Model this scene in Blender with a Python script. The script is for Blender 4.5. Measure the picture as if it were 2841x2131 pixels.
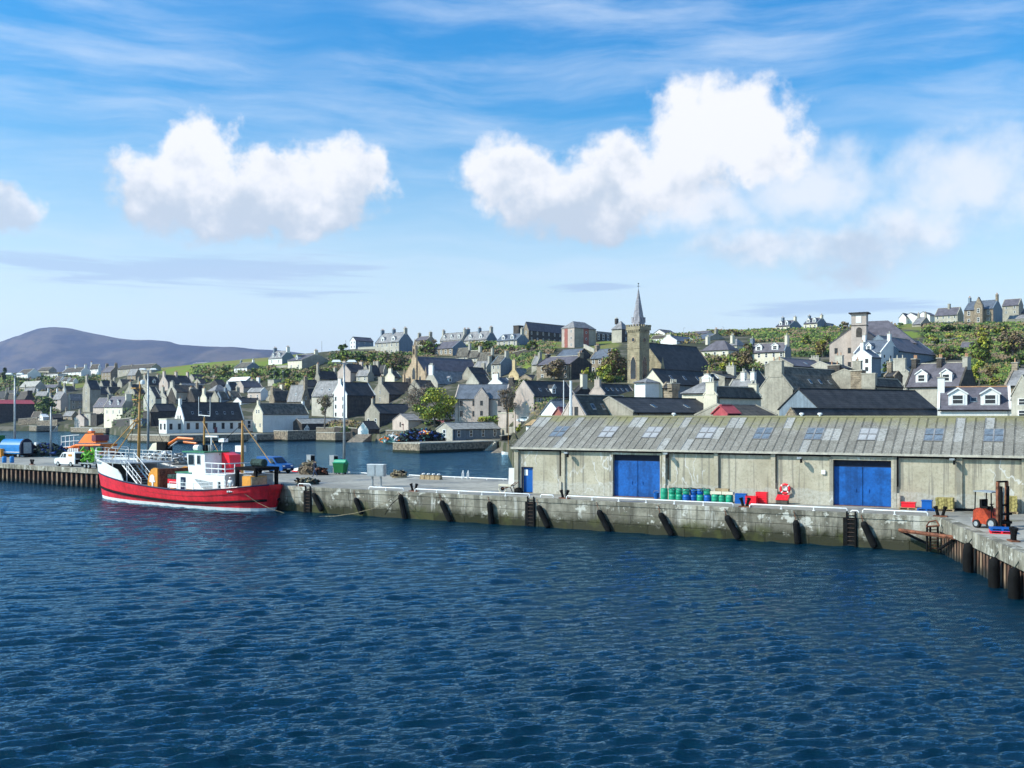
import bpy, math, random
import numpy as np
from mathutils import Vector, Matrix, noise as mnoise

random.seed(7)
for _o in list(bpy.data.objects):
    bpy.data.objects.remove(_o)
SC = bpy.context.scene
COL = SC.collection
R = math.radians

# ------------------------------------------------------------------ camera
F, CX, HY, CZ = 2800.0, 1420.5, 1150.0, 8.86      # focal (photo px), principal column, horizon row, eye height
cam = bpy.data.objects.new('camera', bpy.data.cameras.new('camera'))
COL.objects.link(cam)
cam.location = (0, 0, CZ)
cam.rotation_euler = (R(90), 0, 0)
cam.data.sensor_width = 36.0
cam.data.lens = 36.0 * F / 2841.0
cam.data.shift_y = (HY - 1065.5) / 2841.0
cam.data.clip_start = 0.5
cam.data.clip_end = 30000
SC.camera = cam

# ------------------------------------------------------------------ light
SUN_EL, SUN_BACK = R(37), R(14)                    # sun from the left, a little behind the camera
SKY_GAIN = 0.15
SUN_W = 4.9
SC.view_settings.view_transform = 'Standard'
SC.view_settings.look = 'None'
SC.view_settings.exposure = 0.25
SC.view_settings.gamma = 1.0
SC.view_settings.use_curve_mapping = False
to_sun = Vector((-math.cos(SUN_EL) * math.cos(SUN_BACK), -math.cos(SUN_EL) * math.sin(SUN_BACK), math.sin(SUN_EL)))
sun = bpy.data.objects.new('sun', bpy.data.lights.new('sun', 'SUN'))
COL.objects.link(sun)
sun.data.energy = SUN_W
sun.data.angle = R(0.53)
sun.data.color = (1.0, 0.95, 0.86)
sun.rotation_euler = to_sun.to_track_quat('Z', 'Y').to_euler()
sun.location = (-60, -20, 60)

# ------------------------------------------------------------------ node helper
class NT:
    def __init__(s, tree):
        s.t, s.n, s.l = tree, tree.nodes, tree.links
    def new(s, typ, **kw):
        nd = s.n.new(typ)
        for k, v in kw.items():
            setattr(nd, k, v)
        return nd
    def put(s, sock, v):
        if hasattr(v, 'is_linked') or isinstance(v, bpy.types.NodeSocket):
            s.l.new(v, sock)
        else:
            sock.default_value = v
    def m(s, op, a, b=0.0, c=None, clamp=False):
        nd = s.new('ShaderNodeMath', operation=op, use_clamp=clamp)
        s.put(nd.inputs[0], a); s.put(nd.inputs[1], b)
        if c is not None: s.put(nd.inputs[2], c)
        return nd.outputs[0]
    def v(s, op, a, b=None):
        nd = s.new('ShaderNodeVectorMath', operation=op)
        s.put(nd.inputs[0], a)
        if b is not None: s.put(nd.inputs[1], b)
        return nd.outputs['Value'] if op in ('LENGTH', 'DOT_PRODUCT', 'DISTANCE') else nd.outputs[0]
    def mix(s, f, a, b, blend='MIX'):
        nd = s.new('ShaderNodeMix', data_type='RGBA', blend_type=blend)
        s.put(nd.inputs[0], f)
        s.put(nd.inputs[6], a if not isinstance(a, tuple) or len(a) == 4 else a + (1,))
        s.put(nd.inputs[7], b if not isinstance(b, tuple) or len(b) == 4 else b + (1,))
        return nd.outputs[2]
    def noise(s, vec, scale, detail=4.0, rough=0.55, dist=0.0):
        nd = s.new('ShaderNodeTexNoise')
        s.put(nd.inputs['Vector'], vec)
        nd.inputs['Scale'].default_value = scale
        nd.inputs['Detail'].default_value = detail
        nd.inputs['Roughness'].default_value = rough
        nd.inputs['Distortion'].default_value = dist
        return nd.outputs['Fac']
    def ss(s, x, lo, hi):
        nd = s.new('ShaderNodeMapRange', interpolation_type='SMOOTHSTEP')
        s.put(nd.inputs[0], x)
        nd.inputs[1].default_value = lo; nd.inputs[2].default_value = hi
        nd.inputs[3].default_value = 0.0; nd.inputs[4].default_value = 1.0
        return nd.outputs[0]
    def comb(s, x, y, z=0.0):
        nd = s.new('ShaderNodeCombineXYZ')
        s.put(nd.inputs[0], x); s.put(nd.inputs[1], y); s.put(nd.inputs[2], z)
        return nd.outputs[0]
    def mapv(s, vec, scale=(1, 1, 1), rot=(0, 0, 0), loc=(0, 0, 0)):
        nd = s.new('ShaderNodeMapping')
        s.put(nd.inputs[0], vec)
        nd.inputs['Scale'].default_value = scale
        nd.inputs['Rotation'].default_value = rot
        nd.inputs['Location'].default_value = loc
        return nd.outputs[0]

# ------------------------------------------------------------------ sky with clouds (all by world direction)
def build_world():
    w = bpy.data.worlds.new('World')
    SC.world = w
    w.use_nodes = True
    t = NT(w.node_tree)
    t.n.clear()
    out = t.new('ShaderNodeOutputWorld')
    bg = t.new('ShaderNodeBackground')
    t.l.new(bg.outputs[0], out.inputs[0])
    sky = t.new('ShaderNodeTexSky', sky_type='NISHITA', sun_disc=False)
    sky.sun_elevation = SUN_EL
    sky.sun_rotation = R(-90) - SUN_BACK
    sky.altitude = 10; sky.air_density = 1.0; sky.dust_density = 1.3; sky.ozone_density = 1.6
    hs = t.new('ShaderNodeHueSaturation')
    t.l.new(sky.outputs[0], hs.inputs['Color'])
    hs.inputs['Saturation'].default_value = 1.32
    hs.inputs['Value'].default_value = 1.0
    base = t.v('SCALE', hs.outputs[0]); base.node.inputs['Scale'].default_value = SKY_GAIN
    geo = t.new('ShaderNodeTexCoord')
    d = t.v('NORMALIZE', geo.outputs['Generated'])
    sep = t.new('ShaderNodeSeparateXYZ'); t.l.new(d, sep.inputs[0])
    az = t.m('MULTIPLY', t.m('ARCTAN2', sep.outputs[0], sep.outputs[1]), 57.29578)
    el = t.m('MULTIPLY', t.m('ARCSINE', sep.outputs[2]), 57.29578)
    p = t.comb(az, el)
    base = t.mix(1.0, base, (0.66, 1.07, 1.10), 'MULTIPLY')
    # deeper blue overhead, milky air low down
    hi = t.ss(el, 8.0, 26.0)
    base = t.mix(hi, base, t.mix(1.0, base, (0.26, 0.93, 1.12), 'MULTIPLY'))
    low = t.m('POWER', t.m('SUBTRACT', 1.0, t.ss(el, 0.0, 17.5)), 1.1)
    base = t.mix(t.m('MULTIPLY', low, 0.95), base, (0.80, 0.885, 0.92))
    # high cirrus streaks
    ps = t.mapv(p, scale=(0.035, 0.24, 1), rot=(0, 0, R(17)))
    warp = t.noise(t.mapv(p, scale=(0.06, 0.10, 1)), 1.0, 2.0)
    ci = t.noise(t.v('ADD', ps, t.comb(0.0, t.m('MULTIPLY', warp, 1.1))), 1.6, 7.0, 0.62)
    patch = t.noise(t.mapv(p, scale=(0.05, 0.08, 1), loc=(3.1, 1.4, 0)), 1.0, 2.0)
    cif = t.m('MULTIPLY', t.ss(ci, 0.34, 0.80), t.ss(patch, 0.22, 0.56))
    cif = t.m('MULTIPLY', cif, t.ss(el, 1.0, 9.0))
    base = t.mix(t.m('MULTIPLY', cif, 0.62), base, (0.70, 0.80, 0.92))
    # low grey-blue stratus bars
    st = t.noise(t.mapv(p, scale=(0.05, 0.75, 1), rot=(0, 0, R(2.0))), 2.0, 5.0, 0.6, 0.4)
    def band(x0, y0, rx, ry):
        q = t.v('MULTIPLY', t.v('SUBTRACT', p, (x0, y0, 0)), (1 / rx, 1 / ry, 0))
        return t.m('SUBTRACT', 1.0, t.v('LENGTH', q))
    bm = t.m('MAXIMUM', band(-18.5, 7.7, 15.0, 1.6), t.m('MAXIMUM', band(5.0, 7.2, 3.6, .45), t.m('MAXIMUM', band(17.5, 5.7, 7.5, .8), band(-75, 9, 30, 2.5))))
    bm = t.m('MAXIMUM', bm, band(70, 8, 25, 2))
    stf = t.ss(t.m('ADD', bm, t.m('MULTIPLY', t.m('SUBTRACT', st, 0.5), 2.6)), 0.25, 0.75)
    base = t.mix(t.m('MULTIPLY', stf, 0.72), base, (0.42, 0.57, 0.77))
    # cumulus: unions of round puffs pushed about by noise
    w1 = t.noise(t.mapv(p, loc=(11, 4, 0)), 0.36, 4.0, 0.50)
    w2 = t.noise(t.mapv(p, loc=(-7, 9, 0)), 0.36, 4.0, 0.50)
    pw = t.v('ADD', p, t.comb(t.m('MULTIPLY', t.m('SUBTRACT', w1, 0.5), 3.6), t.m('MULTIPLY', t.m('SUBTRACT', w2, 0.5), 3.0)))
    fine = t.noise(p, 0.7, 7.0, 0.60)
    def ae(x, y):
        k = (x * 1.2843 - CX) / F
        return math.degrees(math.atan(k)), math.degrees(math.atan((HY - y * 1.2843) / F * math.cos(math.atan(k))))
    def field(blobs):
        f = None
        for (x, y, rx, ry) in blobs:
            a, e = ae(x, y)
            q = t.v('MULTIPLY', t.v('SUBTRACT', pw, (a, e, 0)), (1 / (rx * 0.0263), 1 / (ry * 0.0263), 0))
            g = t.m('SUBTRACT', 1.0, t.v('LENGTH', q))
            if f is None: f = g
            else:
                nd = t.new('ShaderNodeMath', operation='SMOOTH_MAX')
                t.put(nd.inputs[0], f); t.put(nd.inputs[1], g); nd.inputs[2].default_value = 0.25
                f = nd.outputs[0]
        return f
    groups = [
        ([(430, 345, 90, 100), (345, 410, 125, 90), (470, 430, 200, 90), (600, 410, 150, 95), (735, 390, 110, 90), (690, 440, 150, 70), (540, 462, 170, 60)], -0.02, 0.36, 1.0, 405),
        ([(1085, 375, 100, 95), (1190, 420, 170, 95), (1330, 400, 120, 110), (1500, 290, 115, 130), (1615, 275, 135, 110), (1640, 330, 120, 75), (1430, 400, 170, 75), (1270, 480, 150, 55)], -0.04, 0.42, 1.0, 395),
        ([(1960, 495, 115, 65), (1850, 545, 170, 55), (1640, 530, 170, 45), (1760, 400, 150, 80), (2090, 390, 170, 100), (1520, 455, 150, 50), (1830, 590, 90, 25)], -0.30, 0.80, 0.80, 520),
        ([(-10, 450, 90, 70)], 0.02, 0.4, 0.9, 440),
        ([(-900, 380, 380, 150), (-1500, 300, 250, 120)], 0.02, 0.4, 0.95, 380),
        ([(3150, 420, 400, 140), (2750, 300, 160, 70)], 0.02, 0.45, 0.95, 400),
    ]
    for blobs, lo, hi_, op, ymid in groups:
        f = field(blobs)
        f = t.m('ADD', f, t.m('MULTIPLY', t.m('SUBTRACT', fine, 0.5), 0.85))
        a = t.m('MULTIPLY', t.ss(f, lo, hi_), op)
        em = ae(1100, ymid)[1]
        lift = t.m('MULTIPLY', t.m('SUBTRACT', el, em), 0.24)
        relief = t.m('MULTIPLY', t.m('SUBTRACT', w2, 0.47), 2.2)
        lit = t.ss(t.m('ADD', t.m('ADD', lift, relief), t.m('MULTIPLY', t.m('SUBTRACT', fine, 0.5), 1.2)), -0.55, 0.35)
        colr = t.mix(lit, (0.53, 0.61, 0.70), (0.86, 0.87, 0.89))
        base = t.mix(a, base, colr)
    t.l.new(base, bg.inputs['Color'])
    bg.inputs['Strength'].default_value = 1.0
build_world()

# ------------------------------------------------------------------ materials
MATS = {}
def material(name, col, rough=0.8, var=0.25, scale=1.5, bump=0.0, bscale=8.0, col2=None, metal=0.0, spec=0.3, streak=0.0, rows=0.0, emit=None):
    """procedural surface: base colour mottled by two noises, optional streaks down the face, courses and bump"""
    if name in MATS: return MATS[name]
    mt = bpy.data.materials.new(name)
    mt.use_nodes = True
    t = NT(mt.node_tree)
    b = t.n['Principled BSDF']
    co = t.new('ShaderNodeTexCoord').outputs['Object']
    c2 = col2 or tuple(max(0, c * (1 - var * 1.6)) for c in col)
    c1 = tuple(min(1, c * (1 + var * 0.5)) for c in col)
    n1 = t.noise(co, scale, 6.0, 0.62)
    n2 = t.noise(co, scale * 6.3, 3.0, 0.6)
    f = t.ss(t.m('ADD', t.m('MULTIPLY', n1, 0.65), t.m('MULTIPLY', n2, 0.35)), 0.34, 0.66)
    c = t.mix(f, c2, c1)
    if streak:
        sv = t.noise(t.mapv(co, scale=(1.6, 1.6, 0.09)), 1.4, 4.0, 0.6)
        c = t.mix(t.m('MULTIPLY', t.ss(sv, 0.50, 0.62), streak), c, tuple(x * 0.35 for x in col))
    h = n2
    if rows:
        sx = t.new('ShaderNodeSeparateXYZ'); t.l.new(co, sx.inputs[0])
        fr = t.m('FRACT', t.m('MULTIPLY', sx.outputs[2], rows))
        e = t.ss(fr, 0.0, 0.22)
        c = t.mix(t.m('MULTIPLY', t.m('SUBTRACT', 1.0, e), 0.35), c, tuple(x * 0.4 for x in col))
        h = t.m('ADD', h, t.m('MULTIPLY', e, 1.2))
    t.l.new(c, b.inputs['Base Color'])
    b.inputs['Roughness'].default_value = rough
    b.inputs['Metallic'].default_value = metal
    b.inputs['Specular IOR Level'].default_value = spec
    if bump:
        bp = t.new('ShaderNodeBump')
        bp.inputs['Strength'].default_value = bump
        bp.inputs['Distance'].default_value = 0.05
        nb = t.noise(co, bscale, 4.0, 0.6)
        t.put(bp.inputs['Height'], t.m('ADD', nb, h))
        t.l.new(bp.outputs[0], b.inputs['Normal'])
    if emit:
        b.inputs['Emission Color'].default_value = emit + (1,)
        b.inputs['Emission Strength'].default_value = 1
    MATS[name] = mt
    return mt

M = {}
def defmat(key, *a, **k): M[key] = material(key, *a, **k)
# walls
defmat('gr', (0.39, 0.355, 0.285), var=0.22, scale=.35, bump=.3, streak=.25)
defmat('lg', (0.48, 0.445, 0.37), var=0.18, scale=.35, bump=.3, streak=.22)
defmat('wh', (0.78, 0.77, 0.74), var=0.08, scale=.4, bump=.15, streak=.08)
defmat('cr', (0.70, 0.64, 0.50), var=0.10, scale=.4, bump=.2, streak=.10)
defmat('pk', (0.52, 0.43, 0.37), var=0.14, scale=.4, bump=.2, streak=.15)
defmat('st', (0.34, 0.27, 0.19), var=0.35, scale=1.1, bump=.6, rows=2.4)
defmat('yl', (0.58, 0.44, 0.24), var=0.2, scale=.8, bump=.3)
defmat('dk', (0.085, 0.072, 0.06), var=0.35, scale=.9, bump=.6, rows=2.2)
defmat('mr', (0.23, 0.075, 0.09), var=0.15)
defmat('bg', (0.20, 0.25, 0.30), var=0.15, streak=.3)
defmat('rb', (0.36, 0.13, 0.10), var=0.15)
defmat('rub', (0.33, 0.265, 0.19), var=0.55, scale=1.4, bump=1.0, bscale=3)
# roofs
defmat('sl', (0.055, 0.053, 0.053), rough=.65, var=0.35, scale=.7, bump=.5, rows=3.0)
defmat('pu', (0.135, 0.122, 0.142), rough=.65, var=0.25, scale=.6, bump=.4, rows=3.0)
defmat('fs', (0.155, 0.138, 0.11), rough=.8, var=0.45, scale=.9, bump=.7, rows=2.0)
defmat('lt', (0.27, 0.26, 0.26), rough=.7, var=0.3, scale=.7, bump=.4, rows=3.0)
defmat('bl', (0.125, 0.145, 0.18), rough=.6, var=0.25, scale=.6, bump=.4, rows=3.0)
defmat('br', (0.105, 0.088, 0.07), rough=.8, var=0.4, scale=.8, bump=.6, rows=2.4)
defmat('pl', (0.42, 0.40, 0.36), rough=.8, var=0.3, scale=.8, bump=.3)
defmat('rd', (0.42, 0.075, 0.085), rough=.6, var=0.2)
defmat('tn', (0.40, 0.27, 0.14), rough=.8, var=0.3)
defmat('ms', (0.085, 0.088, 0.072), rough=.85, var=0.6, scale=.9, bump=.9, rows=2.2, col2=(0.035, 0.036, 0.036))
# details
defmat('cope', (0.50, 0.46, 0.38), var=.2)
defmat('pot', (0.55, 0.30, 0.17), var=.25)
defmat('potw', (0.62, 0.58, 0.48), var=.2)
defmat('trim', (0.80, 0.80, 0.78), var=.05, rough=.5)
defmat('glass', (0.025, 0.032, 0.04), var=.3, rough=.08, spec=.6, scale=.3)
defmat('black', (0.010, 0.010, 0.010), var=.3, rough=.8, bump=.2, spec=.08)
defmat('steel', (0.42, 0.44, 0.46), var=.12, rough=.45, metal=.6)
defmat('whitepipe', (0.80, 0.80, 0.80), var=.12, rough=.45, scale=3)
defmat('rust', (0.23, 0.085, 0.045), var=.5, scale=3, bump=.5, rough=.85)
defmat('wood', (0.42, 0.31, 0.18), var=.3, scale=3, rough=.8)
defmat('orange', (0.88, 0.19, 0.015), var=.12, rough=.4)
defmat('redp', (0.84, 0.012, 0.028), var=.12, rough=.35, spec=.5, scale=.8)
defmat('bluep', (0.006, 0.105, 0.40), var=.10, rough=.45, scale=.6)
defmat('greenp', (0.02, 0.34, 0.20), var=.15, rough=.45)
defmat('cyan', (0.02, 0.20, 0.52), var=.12, rough=.4)
defmat('yellow', (0.70, 0.45, 0.03), var=.15, rough=.5)
defmat('lime', (0.16, 0.48, 0.03), var=.3, rough=.6)
defmat('bingreen', (0.02, 0.16, 0.05), var=.12, rough=.45)
defmat('rope', (0.36, 0.29, 0.18), var=.4, scale=5, rough=.95, bump=.6)
defmat('net', (0.05, 0.085, 0.075), var=.5, scale=4, rough=.95, bump=.8)
defmat('tyre', (0.015, 0.015, 0.016), var=.3, rough=.8)
defmat('skin', (0.50, 0.30, 0.22), var=.05)
defmat('denim', (0.05, 0.08, 0.15), var=.2)
defmat('navy', (0.012, 0.018, 0.04), var=.2)
defmat('galv', (0.40, 0.42, 0.43), var=.2, rough=.45, metal=.4, scale=3)
# leaves
defmat('lf_g', (0.18, 0.25, 0.04), var=.3, rough=.7)
defmat('lf_y', (0.44, 0.44, 0.05), var=.3, rough=.7)
defmat('lf_d', (0.055, 0.095, 0.022), var=.3, rough=.7)
defmat('lf_b', (0.24, 0.175, 0.105), var=.3, rough=.85)
defmat('lf_o', (0.26, 0.20, 0.07), var=.3, rough=.85)
defmat('lf_p', (0.30, 0.235, 0.18), var=.3, rough=.85)
defmat('bark', (0.20, 0.17, 0.14), var=.3, rough=.9, scale=2)

# ------------------------------------------------------------------ mesh helpers
class MB:
    """collects shapes and links them as ONE mesh object"""
    def __init__(s): s.vs, s.fs, s.ms = [], [], []
    def face(s, pts, m=0):
        n = len(s.vs); s.vs += [tuple(p) for p in pts]; s.fs.append(tuple(range(n, n + len(pts)))); s.ms.append(m)
    def poly(s, vs, fs, m=0):
        n = len(s.vs); s.vs += [tuple(p) for p in vs]
        for f in fs: s.fs.append(tuple(i + n for i in f)); s.ms.append(m)
    def box(s, lo, hi, m=0, X=None):
        x0, y0, z0 = lo; x1, y1, z1 = hi
        v = [(x0, y0, z0), (x1, y0, z0), (x1, y1, z0), (x0, y1, z0), (x0, y0, z1), (x1, y0, z1), (x1, y1, z1), (x0, y1, z1)]
        if X is not None: v = [tuple(X @ Vector(q)) for q in v]
        s.poly(v, [(0, 3, 2, 1), (4, 5, 6, 7), (0, 1, 5, 4), (1, 2, 6, 5), (2, 3, 7, 6), (3, 0, 4, 7)], m)
        return s
    def cbox(s, c, size, m=0, X=None):
        return s.box(tuple(c[i] - size[i] / 2 for i in range(3)), tuple(c[i] + size[i] / 2 for i in range(3)), m, X)
    def tube(s, pts, r, n=6, m=0, cap=True):
        pts = [Vector(p) for p in pts]
        rs = r if isinstance(r, (list, tuple)) else [r] * len(pts)
        rings = []
        for i, p in enumerate(pts):
            a = pts[max(0, i - 1)]; b = pts[min(len(pts) - 1, i + 1)]
            d = (b - a).normalized() if (b - a).length > 1e-9 else Vector((0, 0, 1))
            u = d.cross(Vector((0, 0, 1)) if abs(d.z) < 0.95 else Vector((1, 0, 0))).normalized()
            w = d.cross(u)
            rings.append([p + (u * math.cos(2 * math.pi * k / n) + w * math.sin(2 * math.pi * k / n)) * rs[i] for k in range(n)])
        vs = [v for ring in rings for v in ring]; fs = []
        for i in range(len(pts) - 1):
            for k in range(n):
                fs.append((i * n + k, i * n + (k + 1) % n, (i + 1) * n + (k + 1) % n, (i + 1) * n + k))
        if cap:
            fs.append(tuple(range(n - 1, -1, -1))); fs.append(tuple((len(pts) - 1) * n + k for k in range(n)))
        s.poly(vs, fs, m)
        return s
    def lathe(s, prof, n=12, m=0, c=(0, 0, 0), cap=True):
        vs = []; fs = []
        for (r, z) in prof:
            for k in range(n):
                a = 2 * math.pi * k / n
                vs.append((c[0] + r * math.cos(a), c[1] + r * math.sin(a), c[2] + z))
        for i in range(len(prof) - 1):
            for k in range(n):
                fs.append((i * n + k, i * n + (k + 1) % n, (i + 1) * n + (k + 1) % n, (i + 1) * n + k))
        if cap:
            fs.append(tuple(range(n - 1, -1, -1))); fs.append(tuple((len(prof) - 1) * n + k for k in range(n)))
        s.poly(vs, fs, m)
        return s
    def mesh(s, name, mats, smooth=False):
        me = bpy.data.meshes.new(name)
        me.from_pydata(s.vs, [], s.fs)
        for mt in (mats if isinstance(mats, (list, tuple)) else [mats]):
            me.materials.append(M[mt] if isinstance(mt, str) else mt)
        if any(s.ms): me.polygons.foreach_set('material_index', s.ms)
        if smooth: me.polygons.foreach_set('use_smooth', [True] * len(me.polygons))
        me.update()
        return me
    def build(s, name, mats, parent=None, smooth=False, fix=False):
        me = s.mesh(name, mats, smooth)
        if fix:
            import bmesh
            bm = bmesh.new(); bm.from_mesh(me); bmesh.ops.recalc_face_normals(bm, faces=bm.faces); bm.to_mesh(me); bm.free()
        return link(name, me, parent)
def link(name, me, parent=None, loc=None, rot=None, scale=None):
    o = bpy.data.objects.new(name, me); COL.objects.link(o)
    if parent is not None: o.parent = parent
    if loc is not None: o.location = loc
    if rot is not None: o.rotation_euler = rot
    if scale is not None: o.scale = scale
    return o
def tag(o, label=None, cat=None, group=None, kind=None):
    if label: o['label'] = label
    if cat: o['category'] = cat
    if group: o['group'] = group
    if kind: o['kind'] = kind
    return o
def thing(name, label, cat, loc=(0, 0, 0), rz=0.0, group=None):
    o = bpy.data.objects.new(name, None); COL.objects.link(o)
    o.location = loc; o.rotation_euler = (0, 0, rz); o.empty_display_size = 0.3
    return tag(o, label, cat, group)
def copy_tree(o, parent=None):
    c = o.copy(); COL.objects.link(c); c.parent = parent
    for ch in list(o.children): copy_tree(ch, c)
    return c
def S(px, py, d): return Vector(((px - CX) * d / F, d, CZ - (py - HY) * d / F))
def G(px, py, z):
    d = (CZ - z) * F / (py - HY)
    return Vector(((px - CX) * d / F, d, z))
QZ = 2.26

# ------------------------------------------------------------------ water
def build_water():
    def axis(lo, hi, c0, c1, step, grow):
        a = [c0]
        while a[-1] < c1: a.append(a[-1] + step)
        s = step
        while a[-1] < hi: s *= grow; a.append(a[-1] + s)
        s = step
        while a[0] > lo: s *= grow; a.insert(0, a[0] - s)
        return np.array(a)
    xs = axis(-1500, 1500, -16, 16, 0.125, 1.018)
    ys = [12.0]; s = 0.10
    while ys[-1] < 9000:
        ys.append(ys[-1] + s)
        s = max(0.075, 0.0040 * (ys[-1] - 5)) if ys[-1] < 520 else s * 1.06
    ys = np.array([-60.0] + ys)
    X, Y = np.meshgrid(xs, ys)
    spx = np.gradient(xs)[None, :] * np.ones_like(X); spy = np.gradient(ys)[:, None] * np.ones_like(X)
    rng = np.random.default_rng(5)
    Z = np.zeros_like(X); DX = np.zeros_like(X); DY = np.zeros_like(X)
    lee = np.clip((Y - 30) / 35, 0, 1)
    for i in range(210):
        bd = 0 if i < 60 else 1 if i < 130 else 2 if i < 190 else 3
        lo, hi = ((0.20, 0.45), (0.38, 0.85), (0.85, 2.2), (3, 8))[bd]
        lam = lo * (hi / lo) ** rng.random()
        th = R(90) + R(15 if i % 7 else -24) + rng.normal(0, (0.40, 0.25, 0.25, 0.7)[bd])
        kx, ky = 2 * math.pi / lam * math.cos(th), 2 * math.pi / lam * math.sin(th)
        amp = 0.0056 * lam ** 0.95 * (0.5 + rng.random()) * (1.15, 1.3, 1.0, 0.15)[bd] * ((0.16 + 0.84 * lee) if bd == 2 else 1.0)
        need = np.maximum(spx * abs(math.cos(th)), spy * abs(math.sin(th))) * 2.6
        att = np.clip(lam / need - 1.0, 0, 1)
        ph = kx * X + ky * Y + rng.random() * 6.283
        Z += amp * att * np.sin(ph)
        DX += 1.0 * amp * att * math.cos(th) * np.cos(ph); DY += 1.0 * amp * att * math.sin(th) * np.cos(ph)
    gust = 0.85 + 0.35 * np.sin(X * 0.045 + 1.3 + 0.9 * np.sin(Y * 0.03)) * np.sin(Y * 0.06 + X * 0.012)
    Z *= np.clip(gust, .5, 1.2); X = X + DX; Y = Y + DY
    ny, nx = X.shape
    idx = np.arange(nx * ny).reshape(ny, nx)
    fc = np.stack([idx[:-1, :-1], idx[:-1, 1:], idx[1:, 1:], idx[1:, :-1]], -1).reshape(-1, 4)
    me = bpy.data.meshes.new('water')
    me.vertices.add(nx * ny); me.vertices.foreach_set('co', np.stack([X, Y, Z], -1).astype(np.float32).ravel())
    me.loops.add(fc.size); me.loops.foreach_set('vertex_index', fc.ravel().astype(np.int32))
    me.polygons.add(len(fc)); me.polygons.foreach_set('loop_start', (np.arange(len(fc)) * 4).astype(np.int32))
    me.polygons.foreach_set('use_smooth', np.ones(len(fc), bool))
    me.update(calc_edges=True); me.validate()
    mt = bpy.data.materials.new('harbour_water'); mt.use_nodes = True
    t = NT(mt.node_tree); b = t.n['Principled BSDF']
    co = t.new('ShaderNodeTexCoord').outputs['Object']
    big = t.noise(co, 0.05, 3.0)
    t.n.remove(b); out = t.n['Material Output']
    df = t.new('ShaderNodeBsdfDiffuse'); gl = t.new('ShaderNodeBsdfGlossy'); fr = t.new('ShaderNodeFresnel'); mx = t.new('ShaderNodeMixShader')
    t.l.new(t.mix(big, (0.0005, 0.013, 0.026), (0.001, 0.023, 0.044)), df.inputs['Color'])
    gl.inputs['Color'].default_value = (0.50, 0.78, 0.95, 1); gl.inputs['Roughness'].default_value = 0.05; fr.inputs['IOR'].default_value = 1.33
    t.l.new(fr.outputs[0], mx.inputs[0]); t.l.new(df.outputs[0], mx.inputs[1]); t.l.new(gl.outputs[0], mx.inputs[2]); t.l.new(mx.outputs[0], out.inputs[0])
    n1 = t.noise(t.mapv(co, scale=(.7, 2.0, 1), rot=(0, 0, -.2)), 2.6, 6.0, 0.66, 0.5)
    n2 = t.noise(t.mapv(co, scale=(.7, 1.6, 1), rot=(0, 0, -.28)), 8.0, 5.0, 0.7)
    bp = t.new('ShaderNodeBump'); bp.inputs['Strength'].default_value = 0.85; bp.inputs['Distance'].default_value = 0.085
    t.put(bp.inputs['Height'], t.m('ADD', n1, t.m('MULTIPLY', n2, 0.42)))
    for nd in (df, gl, fr): t.l.new(bp.outputs[0], nd.inputs['Normal'])
    me.materials.append(mt)
    o = link('water', me); tag(o, kind='structure')
build_water()

# ------------------------------------------------------------------ terrain
SHORE = [(-900, 575), (0, 545), (80, 540), (200, 530), (290, 470), (345, 400), (365, 320), (480, 322), (760, 345), (880, 352), (1000, 345), (1060, 330), (1160, 262), (1300, 262), (1400, 250), (1440, 122), (1600, 120), (3900, 105)]
RISE0 = [(-900, 600), (0, 560), (290, 500), (365, 345), (760, 362), (1060, 345), (1170, 300), (1400, 280), (1500, 175), (2841, 150), (3900, 150)]
CREST = [(-900, 1040), (0, 1034), (300, 1031), (440, 1021), (600, 1004), (744, 991), (900, 977), (1000, 968), (1150, 962), (1300, 953), (1450, 948), (1600, 948), (1750, 938), (1880, 923), (2060, 923), (2230, 915), (2400, 906), (2550, 897), (2700, 899), (2841, 890), (3900, 880)]
CRESTD = [(-900, 900), (300, 800), (600, 640), (1000, 560), (1500, 540), (2200, 520), (2841, 500), (3900, 500)]
def lerp_t(tab, u):
    if u <= tab[0][0]: return tab[0][1]
    for (a, va), (b, vb) in zip(tab, tab[1:]):
        if u <= b: return va + (vb - va) * (u - a) / (b - a)
    return tab[-1][1]
def terr(u, d):
    d0, dc = lerp_t(RISE0, u), lerp_t(CRESTD, u)
    zc = CZ + (HY - lerp_t(CREST, u)) * dc / F
    t = (d - d0) / (dc - d0)
    if t <= 0: return 2.35
    if t >= 1: return zc - (d - dc) * 0.035
    return 2.35 + (zc - 2.35) * (0.65 * t + 0.35 * t * t * (3 - 2 * t))
def terr_xy(x, y):
    return terr(CX + F * x / max(y, 1.0), y)
def land(px, py, dmin=None):
    """where the sight line through a photo pixel meets the hillside"""
    d = dmin or lerp_t(SHORE, px)
    k = (py - HY) / F
    while d < 1400:
        if CZ - k * d <= terr(px, d): return d
        d += 1.0
    return lerp_t(CRESTD, px)
GREEN = [(620, 1015, 260, 40), (760, 1000, 130, 30), (1485, 1000, 90, 22), (1540, 955, 60, 14), (1665, 958, 60, 16), (2240, 935, 110, 26), (2640, 950, 60, 20), (2220, 975, 50, 18), (60, 1060, 90, 16), (205, 1065, 50, 14), (1180, 1000, 30, 10), (2700, 905, 300, 16), (2480, 930, 100, 14)]
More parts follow.
